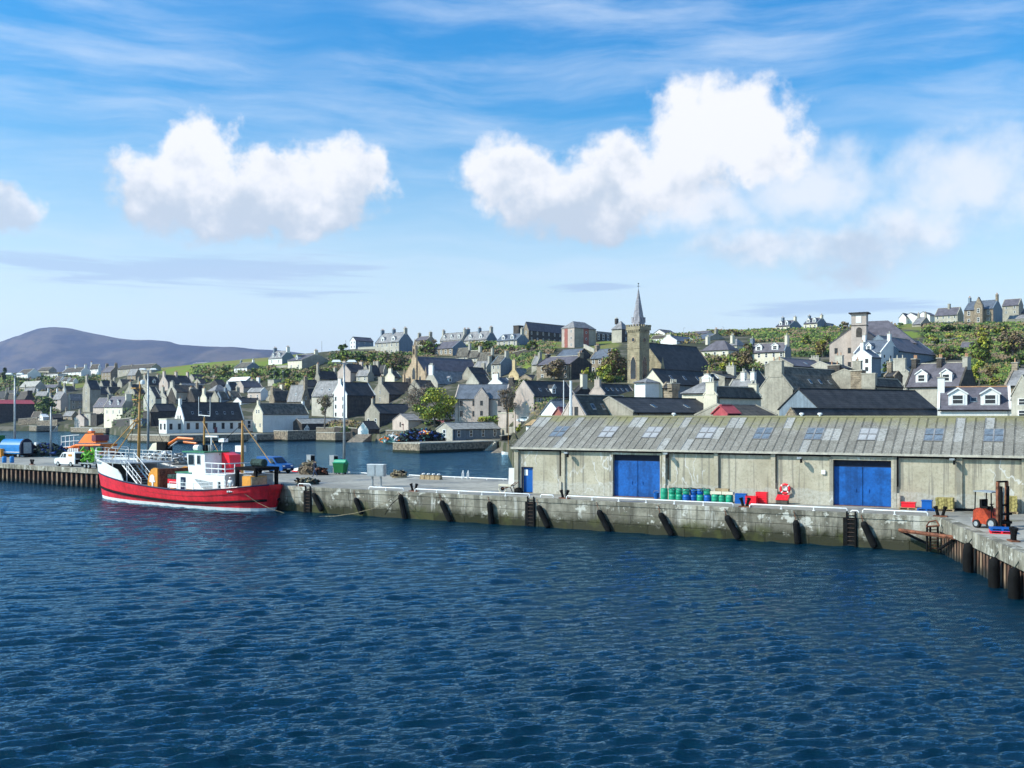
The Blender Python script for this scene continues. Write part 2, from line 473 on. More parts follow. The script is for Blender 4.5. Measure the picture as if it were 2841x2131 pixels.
def build_terrain():
    us = np.arange(-900, 3901, 30.0)
    vs = []; ts = np.concatenate([np.linspace(0, 1, 70), [1.1, 1.3, 1.7, 2.4]])
    for u in us:
        d0, dc = lerp_t(SHORE, u), lerp_t(CRESTD, u)
        for t in ts:
            d = d0 + (dc - d0) * t
            x = (u - CX) / F * d
            z = terr(u, d)
            if t > 0.03: z += 0.5 * mnoise.noise(Vector((x * .05, d * .05, 0))) + 0.2 * mnoise.noise(Vector((x * .3, d * .3, 4)))
            if t == 0: z = -3
            vs.append((x, d, z))
    n = len(ts); fs = []; cover = []
    for (x, d, z) in vs:
        u = CX + F * x / d; v = HY - F * (z - CZ) / d; g = 0.0
        for (gx, gy, rx, ry) in GREEN: g = max(g, min(1.0, 2.2 * (1 - math.hypot((u - gx) / rx, (v - gy) / ry))))
        cover.append(max(g, 0.0))
    for i in range(len(us) - 1):
        for j in range(n - 1):
            fs.append((i * n + j, (i + 1) * n + j, (i + 1) * n + j + 1, i * n + j + 1))
    me = bpy.data.meshes.new('hillside'); me.from_pydata(vs, [], fs)
    at = me.attributes.new('grass_cover', 'FLOAT', 'POINT'); at.data.foreach_set('value', cover)
    me.polygons.foreach_set('use_smooth', [True] * len(fs))
    mt = bpy.data.materials.new('hill_grass'); mt.use_nodes = True
    t = NT(mt.node_tree); b = t.n['Principled BSDF']
    co = t.new('ShaderNodeTexCoord').outputs['Object']
    n1 = t.noise(co, 0.035, 5.0, 0.6); n2 = t.noise(co, 0.9, 4.0, 0.65)
    ga = t.new('ShaderNodeAttribute', attribute_name='grass_cover').outputs['Fac']
    gm = t.ss(t.m('ADD', ga, t.m('MULTIPLY', t.m('SUBTRACT', n2, 0.5), 0.9)), 0.2, 0.5)
    grass = t.mix(t.ss(n1, 0.42, 0.62), (0.155, 0.205, 0.035), (0.19, 0.175, 0.06))
    yard = t.mix(t.ss(n2, 0.40, 0.62), (0.075, 0.068, 0.048), (0.05, 0.062, 0.025))
    yard = t.mix(t.ss(t.noise(co, 0.12, 4.0), .5, .62), yard, (0.145, 0.13, 0.10))
    c = t.mix(gm, yard, grass)
    t.l.new(c, b.inputs['Base Color']); b.inputs['Roughness'].default_value = .95
    b.inputs['Specular IOR Level'].default_value = .1
    me.materials.append(mt); me.update()
    tag(link('hillside', me), kind='structure')
build_terrain()

def build_far_hill():
    sky = [(-700, 1060), (-300, 1005), (0, 949), (40, 934), (80, 924), (110, 917), (150, 913), (200, 917), (280, 930), (330, 940), (370, 944), (420, 943), (470, 947), (495, 956), (520, 958), (600, 965), (700, 970), (780, 973), (840, 980), (950, 1000), (1100, 1050), (1200, 1120)]
    us = np.arange(-700, 1201, 12.0); ts = np.linspace(0, 1.6, 60); vs = []; n = len(ts)
    for u in us:
        for t in ts:
            d = 5200 + 1500 * t
            hz = CZ + (HY - lerp_t(sky, u)) * 6700 / F
            x = (u - CX) / F * d
            g = mnoise.fractal(Vector((x * .0019, d * .0009, 2)), 1.0, 2.1, 5)
            if t <= 1: z = hz * (1 - (1 - t) ** 1.7) + g * 120 * t * (1 - t) * 4 * .55
            else: z = hz - (t - 1) * 160
            vs.append((x, d, z))
    fs = [(i * n + j, (i + 1) * n + j, (i + 1) * n + j + 1, i * n + j + 1) for i in range(len(us) - 1) for j in range(n - 1)]
    me = bpy.data.meshes.new('far_hill'); me.from_pydata(vs, [], fs)
    me.polygons.foreach_set('use_smooth', [True] * len(fs))
    mt = bpy.data.materials.new('heather'); mt.use_nodes = True
    t = NT(mt.node_tree); b = t.n['Principled BSDF']
    co = t.new('ShaderNodeTexCoord').outputs['Object']
    n1 = t.noise(t.mapv(co, scale=(1, .4, 2.5)), 0.0030, 8.0, 0.7)
    n2 = t.noise(co, 0.012, 4.0, 0.65)
    c = t.mix(t.ss(n1, .42, .57), (0.045, 0.040, 0.046), (0.125, 0.095, 0.072))
    c = t.mix(t.m('MULTIPLY', t.ss(n2, .45, .7), .4), c, (0.05, 0.055, 0.035))
    t.l.new(c, b.inputs['Base Color']); b.inputs['Roughness'].default_value = 1; b.inputs['Specular IOR Level'].default_value = 0
    me.materials.append(mt); me.update()
    tag(link('far_hill', me), kind='structure')
build_far_hill()

def build_haze():
    o = MB().box((-3400, -60, -4), (3400, 8300, 560)).build('haze', [])
    mt = bpy.data.materials.new('air'); mt.use_nodes = True
    t = NT(mt.node_tree); t.n.clear()
    out = t.new('ShaderNodeOutputMaterial'); v = t.new('ShaderNodeVolumePrincipled')
    v.inputs['Color'].default_value = (0.48, 0.62, 1.0, 1); v.inputs['Density'].default_value = 6.5e-5
    v.inputs['Anisotropy'].default_value = 0.2
    t.l.new(v.outputs[0], out.inputs['Volume'])
    o.data.materials.append(mt)
    tag(o, kind='stuff')
HAZE = True
# ================================================================== TOWN
ZONES = {'1': (0, 880, 4.608), '2': (440, 880, 4.608), '3': (880, 880, 4.608), '4': (1300, 860, 4.608), '5': (1660, 780, 4.608),
         '6': (2060, 800, 4.608), '7': (2361, 780, 4.608), 'A': (0, 960, 7.373), 'B': (280, 980, 7.373), 'C': (560, 960, 7.373),
         'p': (0, 1130, 4.608), 'q': (1100, 1130, 4.608), 'r': (700, 1130, 4.608), 'F': (0, 0, 1.0)}
def ZX(z, x): return ZONES[z][0] + x / ZONES[z][2]
def ZY(z, y): return ZONES[z][1] + y / ZONES[z][2]

# one unit window: frame ring standing proud of a recessed pane, x across 0..1, z up 0..1, outward -y
def _unit_window():
    b = MB(); f = .13; t = .05; zb = .07
    b.box((0, -t, 0), (f, .02, 1)); b.box((1 - f, -t, 0), (1, .02, 1))
    b.box((f, -t, 0), (1 - f, .02, zb)); b.box((f, -t, 1 - zb), (1 - f, .02, 1))
    b.box((f, -t * .8, .47), (1 - f, .02, .53))
    b.box((f, -.012, zb), (1 - f, .01, .47), 1); b.box((f, -.012, .53), (1 - f, .01, 1 - zb), 1)
    return b
WIN = _unit_window().mesh('window', ['trim', 'glass'])
WIND = _unit_window().mesh('window_dark', ['dk', 'glass'])
WINP = _unit_window().mesh('window_pink', ['redp', 'glass'])
POT = MB().lathe([(.13, 0), (.15, .08), (.11, .2), (.10, .62), (.125, .7)], 8).mesh('chimney_pot', 'pot')
POTW = MB().lathe([(.13, 0), (.15, .08), (.11, .2), (.10, .62), (.125, .7)], 8).mesh('chimney_pot_pale', 'potw')

NH = [0]
def house(label, z, xL, xM, xR, base, eave, ridge, wall='gr', roof='sl', g='L', al=42, cat='house', name='stone_house', ch='ab',
          wl=None, wr=None, sky=0, dorm=0, d=None, hip=False, flat=False, wallR=None, chw=None, cht=None, pots=3, skew=True,
          door=False, group=None, w=None, over=.18, winm=None, attic=0, sink=5, dormw=1.5, potm=None, chm=None, skyo=(.1, .9), rcm=None):
    """xL, xM, xR: left edge, near corner, right edge of the house as the photograph shows it; base, eave, ridge: rows at the near corner"""
    NH[0] += 1
    X = lambda v: ZX(z, v)
    pL, pM, pR = X(xL), X(xM), X(xR)
    yb, ye, yr = ZY(z, base), ZY(z, eave), ZY(z, ridge)
    if d is None: d = land(pM, yb)
    a = R(al)
    bx, by = math.sin(a), math.cos(a)                # right face runs this way
    ax, ay = -math.cos(a), math.sin(a)               # left face runs this way
    o = S(pM, yb, d)
    kR, kL = (pR - CX) / F, (pL - CX) / F
    def solve(k, dx, dy):
        den = dx - k * dy
        return (k * o.y - o.x) / den if abs(den) > 1e-4 else 0
    lr, ll = solve(kR, bx, by), solve(kL, ax, ay)
    if w: 
        if g == 'L': ll = max(ll, w) if abs(pM - pL) < 30 else ll
        else: lr = max(lr, w) if abs(pR - pM) < 30 else lr
    lr = max(2.0, min(lr, 90)); ll = max(2.0, min(ll, 90))
    if g == 'L': ll = min(ll, 14) if not w else ll
    else: lr = min(lr, 14) if not w else lr
    he = (yb - ye) * d / F
    hr = (yb - yr) * d / F
    root = thing(name, label, cat, (o.x, o.y, o.z), R(90) - a, group)
    u, v = (lr, ll) if g == 'L' else (ll, lr)        # u along the ridge, v across
    P = (lambda p: (p[0], p[1], p[2])) if g == 'L' else (lambda p: (p[1], p[0], p[2]))
    def bxp(b, lo, hi, m=0):
        q0, q1 = P(lo), P(hi)
        b.box(tuple(min(q0[i], q1[i]) for i in range(3)), tuple(max(q0[i], q1[i]) for i in range(3)), m)
    b = MB()
    wm = [wall, wallR or wall]  # a darker wallR paints shade into the right-hand wall colour
    gm, fm = (0, 1) if g == 'L' else (1, 0)           # material of the gable end / of the long front
    dn = -max(sink, o.z - 1.0) if o.z < 9 and d < 235 else -sink
    if flat or hip:
        vs = [P(p) for p in [(0, 0, dn), (u, 0, dn), (u, v, dn), (0, v, dn), (0, 0, he), (u, 0, he), (u, v, he), (0, v, he)]]
        b.poly(vs, [(0, 1, 5, 4)], fm); b.poly(vs, [(1, 2, 6, 5), (3, 0, 4, 7)], gm); b.poly(vs, [(2, 3, 7, 6)], fm); b.poly(vs, [(4, 5, 6, 7)], fm)
    else:
        vs = [P(p) for p in [(0, 0, dn), (u, 0, dn), (u, v, dn), (0, v, dn), (0, 0, he), (u, 0, he), (u, v, he), (0, v, he), (0, v / 2, hr), (u, v / 2, hr)]]
        b.poly(vs, [(0, 1, 5, 4), (2, 3, 7, 6)], fm)
        b.poly(vs, [(1, 2, 6, 9, 5), (3, 0, 4, 8, 7)], gm)
        if skew:                                      # gable copes stand just above the slates
            for u0 in (-.04, u - .30):
                for s in (0, 1):
                    e0, e1 = (0 - .12, he + .0), (v / 2, hr + .02)
                    if s: e0, e1 = (v + .12, he), (v / 2, hr + .02)
                    t = .26
                    q = [P(p) for p in [(u0, e0[0], e0[1]), (u0 + .34, e0[0], e0[1]), (u0 + .34, e1[0], e1[1]), (u0, e1[0], e1[1]),
                                        (u0, e0[0], e0[1] + t), (u0 + .34, e0[0], e0[1] + t), (u0 + .34, e1[0], e1[1] + t), (u0, e1[0], e1[1] + t)]]
                    b.poly(q, [(0, 3, 2, 1), (4, 5, 6, 7), (0, 1, 5, 4), (1, 2, 6, 5), (2, 3, 7, 6), (3, 0, 4, 7)], gm)
    b.build('wall', wm, root, fix=True)
    # roof
    rb = MB(); th = .16
    sl = (hr - he) / (v / 2) if v else 0
    if flat:
        bxp(rb, (-.15, -.15, he + .01), (u + .15, v + .15, he + max(.15, hr - he)))
    elif hip:
        h2 = min(v / 2, u / 2 - .1); ov = .25
        vs = [P(p) for p in [(-ov, -ov, he), (u + ov, -ov, he), (u + ov, v + ov, he), (-ov, v + ov, he), (h2, v / 2, hr), (u - h2, v / 2, hr),
                             (-ov, -ov, he + th), (u + ov, -ov, he + th), (u + ov, v + ov, he + th), (-ov, v + ov, he + th)]]
        rb.poly(vs, [(6, 7, 5, 4), (7, 8, 5), (8, 9, 4, 5), (9, 6, 4), (0, 1, 7, 6), (1, 2, 8, 7), (2, 3, 9, 8), (3, 0, 6, 9), (0, 3, 2, 1)])
    else:
        i0, i1 = (.28, u - .28) if skew else (-over, u + over)
        for s in (0, 1):
            e0 = -.25 if s == 0 else v + .25
            ez = he - .25 * sl
            q = [P(p) for p in [(i0, e0, ez), (i1, e0, ez), (i1, v / 2, hr), (i0, v / 2, hr), (i0, e0, ez + th), (i1, e0, ez + th), (i1, v / 2, hr + th), (i0, v / 2, hr + th)]]
            rb.poly(q, [(0, 3, 2, 1), (4, 5, 6, 7), (0, 1, 5, 4), (1, 2, 6, 5), (2, 3, 7, 6), (3, 0, 4, 7)])
    ro = rb.build('roof', roof, root, fix=True)
    if not flat and not hip:
        cb = MB(); bxp(cb, (.1, v / 2 - .16, hr + th - .06), (u - .1, v / 2 + .16, hr + th + .08))
        cb.build('ridge_cope', rcm or 'cope' if rcm or roof in ('pu', 'fs', 'br', 'ms') else roof, root)
    if not flat:
        gb = MB(); e_ = -.25 if not hip else -.3
        bxp(gb, (.05, e_ - .09, he - (.25 * sl if not hip else 0) - .04), (u - .05, e_ + .02, he - (.25 * sl if not hip else 0) + .10)); gb.build('gutter', 'black', root)
        if d < 330 and not hip:
            gb = MB(); uu = u * (.04 if NH[0] % 2 else .93); bxp(gb, (uu, -.1, -.5), (uu + .11, -.005, he)); gb.build('downpipe', 'black' if wall != 'wh' else 'galv', root)
    # chimneys
    if ch and not flat:
        for c in ch:
            cw = chw or min(1.9, .34 * v); cd = .85
            top = (hr + 1.9) if cht is None else (yb - ZY(z, cht)) * d / F
            if c != 'a' and cht is not None: top = min(top, hr + 1.9)
            if c == 'a': uu = .38
            elif c == 'b': uu = u - .38
            else: uu = u * .5
            zb = hr - .5 * cw * sl - .3
            k = MB(); bxp(k, (uu - cd / 2 - .03, v / 2 - cw / 2, zb), (uu + cd / 2, v / 2 + cw / 2, top))
            bxp(k, (uu - cd / 2 - .1, v / 2 - cw / 2 - .1, top), (uu + cd / 2 + .1, v / 2 + cw / 2 + .1, top + .14), 1)
            co_ = k.build('chimney', [chm or (wall if c == 'a' else wallR or wall), 'cope'], root)
            pm = POTW if (potm == 'w' or (potm is None and NH[0] % 3 == 0)) else POT
            for i in range(pots):
                vv = v / 2 + (i - (pots - 1) / 2) * (cw * .8 / max(1, pots - .2))
                link('chimney_pot', pm, co_, P((uu, vv, top + .14)))
    # windows
    def win_at(face, s, zz, ww, hh, parent=root, me=None):
        o_ = link('window', me or winm or WIN, parent)
        if face == 'R': o_.location = (s - ww / 2, 0, zz); o_.scale = (ww, 1, hh)
        else: o_.location = (0, s + ww / 2, zz); o_.rotation_euler = (0, 0, R(-90)); o_.scale = (ww, 1, hh)
        return o_
    for face, spec, ln in (('L', wl, ll), ('R', wr, lr)):
        if not spec: continue
        nc, nr = spec[0], spec[1]
        ws = spec[2] if len(spec) > 2 else 1.0
        st = he / nr
        for r_ in range(nr):
            for c_ in range(nc):
                hh = min(1.75, st * .52) * ws; ww = min(.95 * ws, ln / nc * .55)
                win_at(face, ln * (c_ + .5) / nc if nc > 2 else ln * (.25 + .5 * c_) if nc == 2 else ln * .5, st * r_ + st * .30, ww, hh)
    if attic:
        gl, gf = (ll, 'L') if g == 'L' else (lr, 'R')
        for i in range(attic):
            win_at(gf, gl * (.5 + (i - (attic - 1) / 2) * .24), he + .15, .7, min(1.3, (hr - he) * .45))
    ff = 'R' if g == 'L' else 'L'
    if door:
        k = MB(); s = u * .5 if door is True else u * door
        bxp(k, (s - .55, -.06, 0), (s + .55, .05, 2.1)); k.build('door', 'mr', root)
    # skylights and dormers on the slope over the long front
    def slope_pt(uu, vv): return (uu, vv, he + vv * sl + th)
    for i in range(sky):
        uu = u * (skyo[0] + (skyo[1] - skyo[0]) * (i + .5) / sky); v0, v1 = v * .14, v * .14 + 1.05 / math.sqrt(1 + sl * sl)
        for m_, gr, up, key in ((0, 0, .07, 'trim'), (1, .09, .095, 'glass')):
            q = []
            for dz in (0, up):
                for (uu_, vv_) in ((uu - .42 + gr, v0 + gr), (uu + .42 - gr, v0 + gr), (uu + .42 - gr, v1 - gr), (uu - .42 + gr, v1 - gr)):
                    p = slope_pt(uu_, vv_); q.append(P((p[0], p[1], p[2] + dz)))
            if m_ == 0: kb = MB()
            kb.poly(q, [(0, 3, 2, 1), (4, 5, 6, 7), (0, 1, 5, 4), (1, 2, 6, 5), (2, 3, 7, 6), (3, 0, 4, 7)], m_)
        kb.build('skylight', ['galv', 'glass'], root, fix=True)
    for i in range(dorm):
        uu = u * (i + .5) / dorm if dorm > 2 else u * (.28 + .44 * i) if dorm == 2 else u * .5
        dw = dormw; v0 = v * .07; zf = he + v0 * sl + th
        dh = min(1.5, (hr - zf) * .62); rk = min(.75, (hr - zf - dh) * .8)
        vb = min((zf + dh - he) / sl, v / 2); vr = min((zf + dh + rk - he - th) / sl, v / 2)
        k = MB()
        q = [P(p) for p in [(uu - dw / 2, v0, zf - .1), (uu + dw / 2, v0, zf - .1), (uu + dw / 2, v0, zf + dh), (uu, v0, zf + dh + rk), (uu - dw / 2, v0, zf + dh), (uu - dw / 2, vb, zf + dh), (uu + dw / 2, vb, zf + dh)]]
        k.poly(q, [(0, 1, 2, 3, 4), (0, 4, 5), (1, 6, 2)], 0)
        for s in (-1, 1):
            e = dw / 2 + .14
            q = [P(p) for p in [(uu + s * e, v0 - .15, zf + dh - .1), (uu, v0 - .15, zf + dh + rk), (uu, vr, zf + dh + rk), (uu + s * e, vb, zf + dh - .1),
                                (uu + s * e, v0 - .15, zf + dh + .04), (uu, v0 - .15, zf + dh + rk + .12), (uu, vr, zf + dh + rk + .12), (uu + s * e, vb, zf + dh + .04)]]
            k.poly(q, [(0, 1, 2, 3), (7, 6, 5, 4), (0, 4, 5, 1), (3, 2, 6, 7), (0, 3, 7, 4)], 1)
            q2 = [P(p) for p in [(uu + s * e, v0 - .19, zf + dh - .12), (uu, v0 - .19, zf + dh + rk), (uu, v0 - .19, zf + dh + rk + .2), (uu + s * e, v0 - .19, zf + dh + .1)]]
            q2 += [P(p) for p in [(uu + s * e, v0 - .13, zf + dh - .12), (uu, v0 - .13, zf + dh + rk), (uu, v0 - .13, zf + dh + rk + .2), (uu + s * e, v0 - .13, zf + dh + .1)]]
            k.poly(q2, [(0, 1, 2, 3), (7, 6, 5, 4), (0, 4, 5, 1), (3, 2, 6, 7), (0, 3, 7, 4)], 0)
        dm = k.build('dormer', ['trim' if wall != 'fs' else wall, roof], root, fix=True)
        o_ = link('window', WIN, dm)
        pw_ = P((uu - dw * .36, v0, zf + .12)) if g == 'L' else P((uu + dw * .36, v0, zf + .12))
        o_.location = pw_; o_.scale = (dw * .72, 1, dh * .86)
        if g == 'R': o_.rotation_euler = (0, 0, R(-90))
    root['_dims'] = [u, v, he, hr]
    return root, dict(u=u, v=v, he=he, hr=hr, lr=lr, ll=ll, P=P, win=win_at, d=d, sl=sl, o=o)

H = house
def attach(res):
    """make a wing a part of the last house named VILLA"""
    w_, p = res[0], VILLA[0]
    w_.name = 'gabled_wing'
    for k in ('label', 'category', 'group'):
        if k in w_: del w_[k]
    Mp = Matrix.Translation(p.location) @ Matrix.Rotation(p.rotation_euler[2], 4, 'Z'); Mw = Matrix.Translation(w_.location) @ Matrix.Rotation(w_.rotation_euler[2], 4, 'Z')
    L = Mp.inverted() @ Mw
    w_.parent = p; w_.location = L.to_translation(); w_.rotation_euler = L.to_euler()
HID = dict(skew=False)
# ---------------------------------------------------------------- far left quarter
H('white two storey house with a dark right gable, high at the left edge', 'A', 340, 565, 840, 700, 570, 465, 'wh', 'br', 'R', wl=(4, 1), ch='')
H('low brown roofed house just right of the white house high on the left', 'A', 780, 1000, 1040, 545, 492, 430, 'gr', 'br', 'R', w=6, ch='')
H('long flat white building below the purple hill, two bands of windows', 'A', 860, 1180, 1200, 655, 575, 562, 'wh', 'lt', 'R', flat=True, w=8, ch='', wl=(9, 1), cat='building', name='flat_roofed_building')
H('long white two storey house with four chimneys on a brown roof, left skyline', 'A', 1270, 1660, 1860, 655, 520, 430, 'wh', 'br', 'R', wl=(5, 2), ch='amb', chm='wh')
H('small white bungalow, leftmost of three stepping downhill', 'A', 1110, 1238, 1350, 750, 692, 630, 'wh', 'br', 'R', wl=(2, 1), ch='', name='bungalow', group='bungalows below the long white house')
H('small white bungalow, middle one of three stepping downhill', 'A', 1262, 1375, 1500, 775, 705, 645, 'wh', 'br', 'R', wl=(2, 1), ch='', name='bungalow', group='bungalows below the long white house')
H('small white bungalow, rightmost of three stepping downhill', 'A', 1405, 1500, 1600, 785, 722, 662, 'wh', 'br', 'R', wl=(2, 1), ch='', name='bungalow', group='bungalows below the long white house')
H('shed with a broad pale sheet roof behind the leftmost lamp mast', 'A', 400, 725, 745, 960, 825, 712, 'lg', 'pl', 'R', w=7, ch='', wl=(3, 1), cat='shed', name='sheet_roof_shed', skew=False)
H('low house with a pinkish roof right of the pale roofed shed', 'A', 830, 1130, 1175, 905, 850, 785, 'gr', 'pu', 'R', w=6, ch='a', chm='gr')
H('dark roofed house cut by the left edge of the picture', 'A', -80, 100, 180, 1140, 1050, 925, 'gr', 'sl', 'R', ch='a')
H('brown roofed house behind the red shed, left of the dark chimney', 'A', 30, 290, 345, 1150, 1090, 970, 'gr', 'br', 'R', ch='b')
H('dark gabled house with a broad black chimney above the red roof', 'A', 330, 515, 715, 1190, 1085, 925, 'dk', 'br', 'R', chw=3.2, cht=912, ch='a', pots=0)
H('low house with two slim white chimneys right above the red shed', 'A', 720, 950, 1040, 1090, 1010, 925, 'lg', 'lt', 'R', ch='ab', chm='wh', chw=.8, pots=1)
H('long dark shed with a bright red roof by the water, far left', 'A', -330, -300, 720, 1620, 1180, 1098, 'dk', 'rd', 'L', w=12, ch='', cat='shed', name='red_roof_shed', skew=False)
H('harled house with a white lintel and two white chimneys, left of the tall gable', 'A', 1075, 1240, 1420, 1345, 1085, 930, 'pk', 'lt', 'R', ch='ab', chm='wh', chw=.8, pots=1, wl=(1, 2))
H('dark walled house against the left side of the tall narrow gable', 'A', 1390, 1432, 1700, 1310, 1100, 985, 'lg', 'lt', 'L', wallR='gr', ch='', wr=(2, 2))
H('tall narrow grey gable with one chimney, highest in the left quarter', 'A', 1690, 1838, 2060, 1360, 880, 700, 'gr', 'sl', 'L', ch='a', cht=610, attic=1, wl=(1, 3))
H('second grey gable right of the tall narrow one', 'A', 1862, 2000, 2230, 1245, 985, 860, 'gr', 'sl', 'L', ch='a', cht=780, wl=(1, 2))
H('white house with square windows behind the tan stone house, left skyline', 'A', 1838, 2010, 2070, 625, 450, 372, 'wh', 'br', 'R', wl=(2, 2), ch='b')
H('tan stone house with a grey right gable on the left skyline', 'B', 5, 200, 430, 560, 385, 262, 'st', 'pu', 'R', ch='ab', wl=(3, 2), dorm=0, sky=2)
H('very long brown roofed house on the skyline behind the left lamp mast', 'B', 340, 1030, 1085, 400, 290, 210, 'gr', 'br', 'R', w=7, ch='', wl=(8, 1))
H('small tan cottage with a sunlit pale roof under the long brown roof', 'B', 540, 712, 830, 545, 440, 318, 'st', 'lt', 'R', ch='', wl=(1, 1))
H('grey house with a dark doorway left of the sunlit tan cottage', 'B', 440, 610, 670, 430, 375, 300, 'gr', 'lt', 'R', ch='a', wl=(2, 1))
H('dark roofed house with two chimneys behind the cream dormer house', 'B', -60, 60, 345, 800, 715, 560, 'gr', 'sl', 'L', ch='b', cht=500)
H('brown roofed house with a broad stone chimney right above the cream dormers', 'B', 90, 190, 475, 920, 845, 690, 'gr', 'br', 'L', ch='b', chw=2.4)
H('pinkish half of the cream dormer house with two skylights', 'B', -160, 55, 80, 1290, 1100, 915, 'pk', 'pu', 'R', w=7, ch='', sky=2, skyo=(.3, .8))
H('cream house with two white dormers beside the round green bush', 'B', 62, 440, 700, 1305, 1090, 880, 'cr', 'pu', 'R', wallR='gr', ch='ab', cht=840, chw=2.6, dorm=2, dormw=1.3, wl=(3, 1), wr=(1, 2, .8))
H('grey gable with a tall chimney just left of the orange mast', 'B', 490, 690, 910, 900, 815, 640, 'gr', 'sl', 'L', ch='a', cht=585, attic=2)
H('grey house with crow gable and pale dormer right of the lamp mast', 'B', 818, 960, 1245, 800, 640, 475, 'gr', 'sl', 'L', ch='ab', cht=440, dorm=1)
H('sharp grey gable directly behind the second lamp mast', 'B', 870, 1112, 1240, 1200, 915, 690, 'lg', 'sl', 'L', ch='', attic=1, wl=(2, 2))
H('big pinkish gable with a tall chimney and long dark roof, left centre', 'B', 1188, 1372, 1880, 770, 625, 450, 'pk', 'sl', 'L', ch='amb', cht=372, attic=1)
H('narrow grey gable with chimney, left of the pair above the slate building', 'B', 1168, 1335, 1400, 1045, 915, 790, 'lg', 'sl', 'L', ch='a', cht=690)
H('broad grey gable with a reddish topped chimney above the slate building', 'B', 1345, 1542, 2010, 1045, 795, 650, 'lg', 'br', 'L', ch='a', cht=585, chw=2.6, attic=1, wl=(1, 1))
H('flared chimney gable rising behind the left end of the long white house', 'B', 1745, 1910, 2330, 1000, 925, 795, 'lg', 'sl', 'L', ch='a', cht=700, wl=(2, 1))
H('pale narrow chimney gable behind the middle of the long white house', 'B', 2030, 2160, 2420, 1000, 930, 800, 'cr', 'br', 'L', ch='a', cht=720)
H('pale roofed house with a red ridge behind the dark gables, left centre', 'B', 1650, 1690, 2185, 780, 700, 615, 'gr', 'lt', 'L', ch='', w=6)
H('long dark roof below the green field, right of the pinkish gable', 'B', 1870, 1905, 2340, 580, 520, 435, 'gr', 'sl', 'L', ch='b', w=6)
H('dark roofed house with a tan ridge below the field', 'B', 1990, 2030, 2400, 660, 610, 525, 'gr', 'sl', 'L', ch='b', w=6)
H('low slate roofed building tucked left of the white twin windowed gable', 'B', 1150, 1178, 1550, 1345, 1178, 1040, 'dk', 'sl', 'L', ch='', w=6, skew=False)
r_, q_ = H('white flat roofed bay jutting out left of the long white house', 'B', 1188, 1345, 1690, 1650, 1365, 1338, 'wh', 'cr', 'L', flat=True, wl=(2, 1, 1.15), wr=(2, 1, 1.15), ch='', winm=WIND)
# ---------------------------------------------------------------- centre left
r_, q_ = H('long white one storey house with dark slate roof by the harbour wall', '2', 205, 322, 1090, 1490, 1310, 1090, 'wh', 'sl', 'L', ch='a', cht=1040, chw=.9, pots=1, attic=2, wr=(7, 1, 1.25), sky=6, winm=WIND, door=.52)
H('white gable with a yellow stained chimney behind the glazed balcony', '2', 1205, 1330, 1920, 1480, 1235, 1105, 'cr', 'fs', 'L', wallR='wh', ch='ab', cht=1068, chw=.9, pots=1, wl=(2, 1, .8), attic=2)
H('ochre gable with a red door and small chimney at the water edge', '2', 1325, 1470, 1935, 1475, 1325, 1200, 'yl', 'fs', 'L', wallR='dk', ch='ab', cht=1152, chw=.75, pots=1, wl=(2, 1, 1.2), attic=1, winm=WINP)
H('dark glazed balcony porch between the long white house and the ochre gable', '2', 1065, 1105, 1310, 1465, 1325, 1312, 'wh', 'trim', 'L', flat=True, wr=(2, 1, 1.7), ch='', cat='porch', name='glazed_porch')
H('long low outbuilding with a pale sheet roof behind the bare tree', '2', 1805, 1832, 2475, 1455, 1362, 1300, 'dk', 'pl', 'L', ch='', w=6, skew=False, cat='shed', name='outbuilding')
H('small white conservatory beside the ochre house', '2', 1755, 1868, 1915, 1455, 1410, 1368, 'trim', 'glass', 'R', ch='', wl=(4, 1, 1), wr=(2, 1, 1), skew=False, cat='conservatory', name='conservatory', sink=3)
H('hip roofed house in pinkish slate behind the long white house', '2', 690, 722, 905, 1000, 945, 862, 'gr', 'lt', 'L', hip=True, ch='', w=6)
H('brownish roofed house with a small white dormer in the middle rows', '2', 735, 765, 1070, 1090, 1040, 950, 'gr', 'br', 'L', ch='b', w=6)
H('purple roofed house with a salmon ridge in the middle rows', '2', 1050, 1085, 1330, 970, 895, 815, 'pk', 'pu', 'L', ch='b', w=6, chm='wh')
H('pale blue gable end house with pink front among the middle rows', '2', 1140, 1305, 1400, 1075, 955, 905, 'pk', 'lt', 'R', wallR='wh', ch='', wl=(2, 1), pots=2)
H('long low slate roof directly behind the white house aerials', '2', 1030, 1055, 1435, 1130, 1088, 1035, 'wh', 'sl', 'L', ch='', w=6)
H('chimney gable with a dark brown roof left of the sunlit skylight roof', '2', 1412, 1480, 1765, 1130, 1060, 945, 'st', 'br', 'L', ch='a', cht=905, chw=1.6, pots=2)
H('sunlit grey roof with one skylight and a tall chimney on its right gable', '2', 1640, 1835, 1935, 1210, 1060, 868, 'st', 'lt', 'R', ch='a', cht=765, sky=1, attic=1)
H('dark slate roof behind the tall chimney of the skylight house', '2', 1858, 1885, 2065, 965, 880, 800, 'gr', 'sl', 'L', ch='', w=6)
H('slate house with two little chimneys left of the light grey skylit slope', '3', -30, 30, 265, 900, 780, 690, 'gr', 'sl', 'L', ch='ab', cht=600)
H('light grey slope with two skylights left of the tall white gable', '3', -70, 205, 245, 1290, 1000, 812, 'lg', 'lt', 'R', ch='', sky=2, w=6, skyo=(.1, .8))
H('white corrugated shed on the slope below the white cottage', '2', 880, 1115, 1135, 860, 812, 765, 'lg', 'trim', 'R', ch='', w=5, skew=False, cat='shed', name='corrugated_shed')
H('grey box garage under the two small street lamps', '2', 1396, 1474, 1600, 890, 800, 795, 'lg', 'lt', 'R', flat=True, ch='', cat='garage', name='garage')
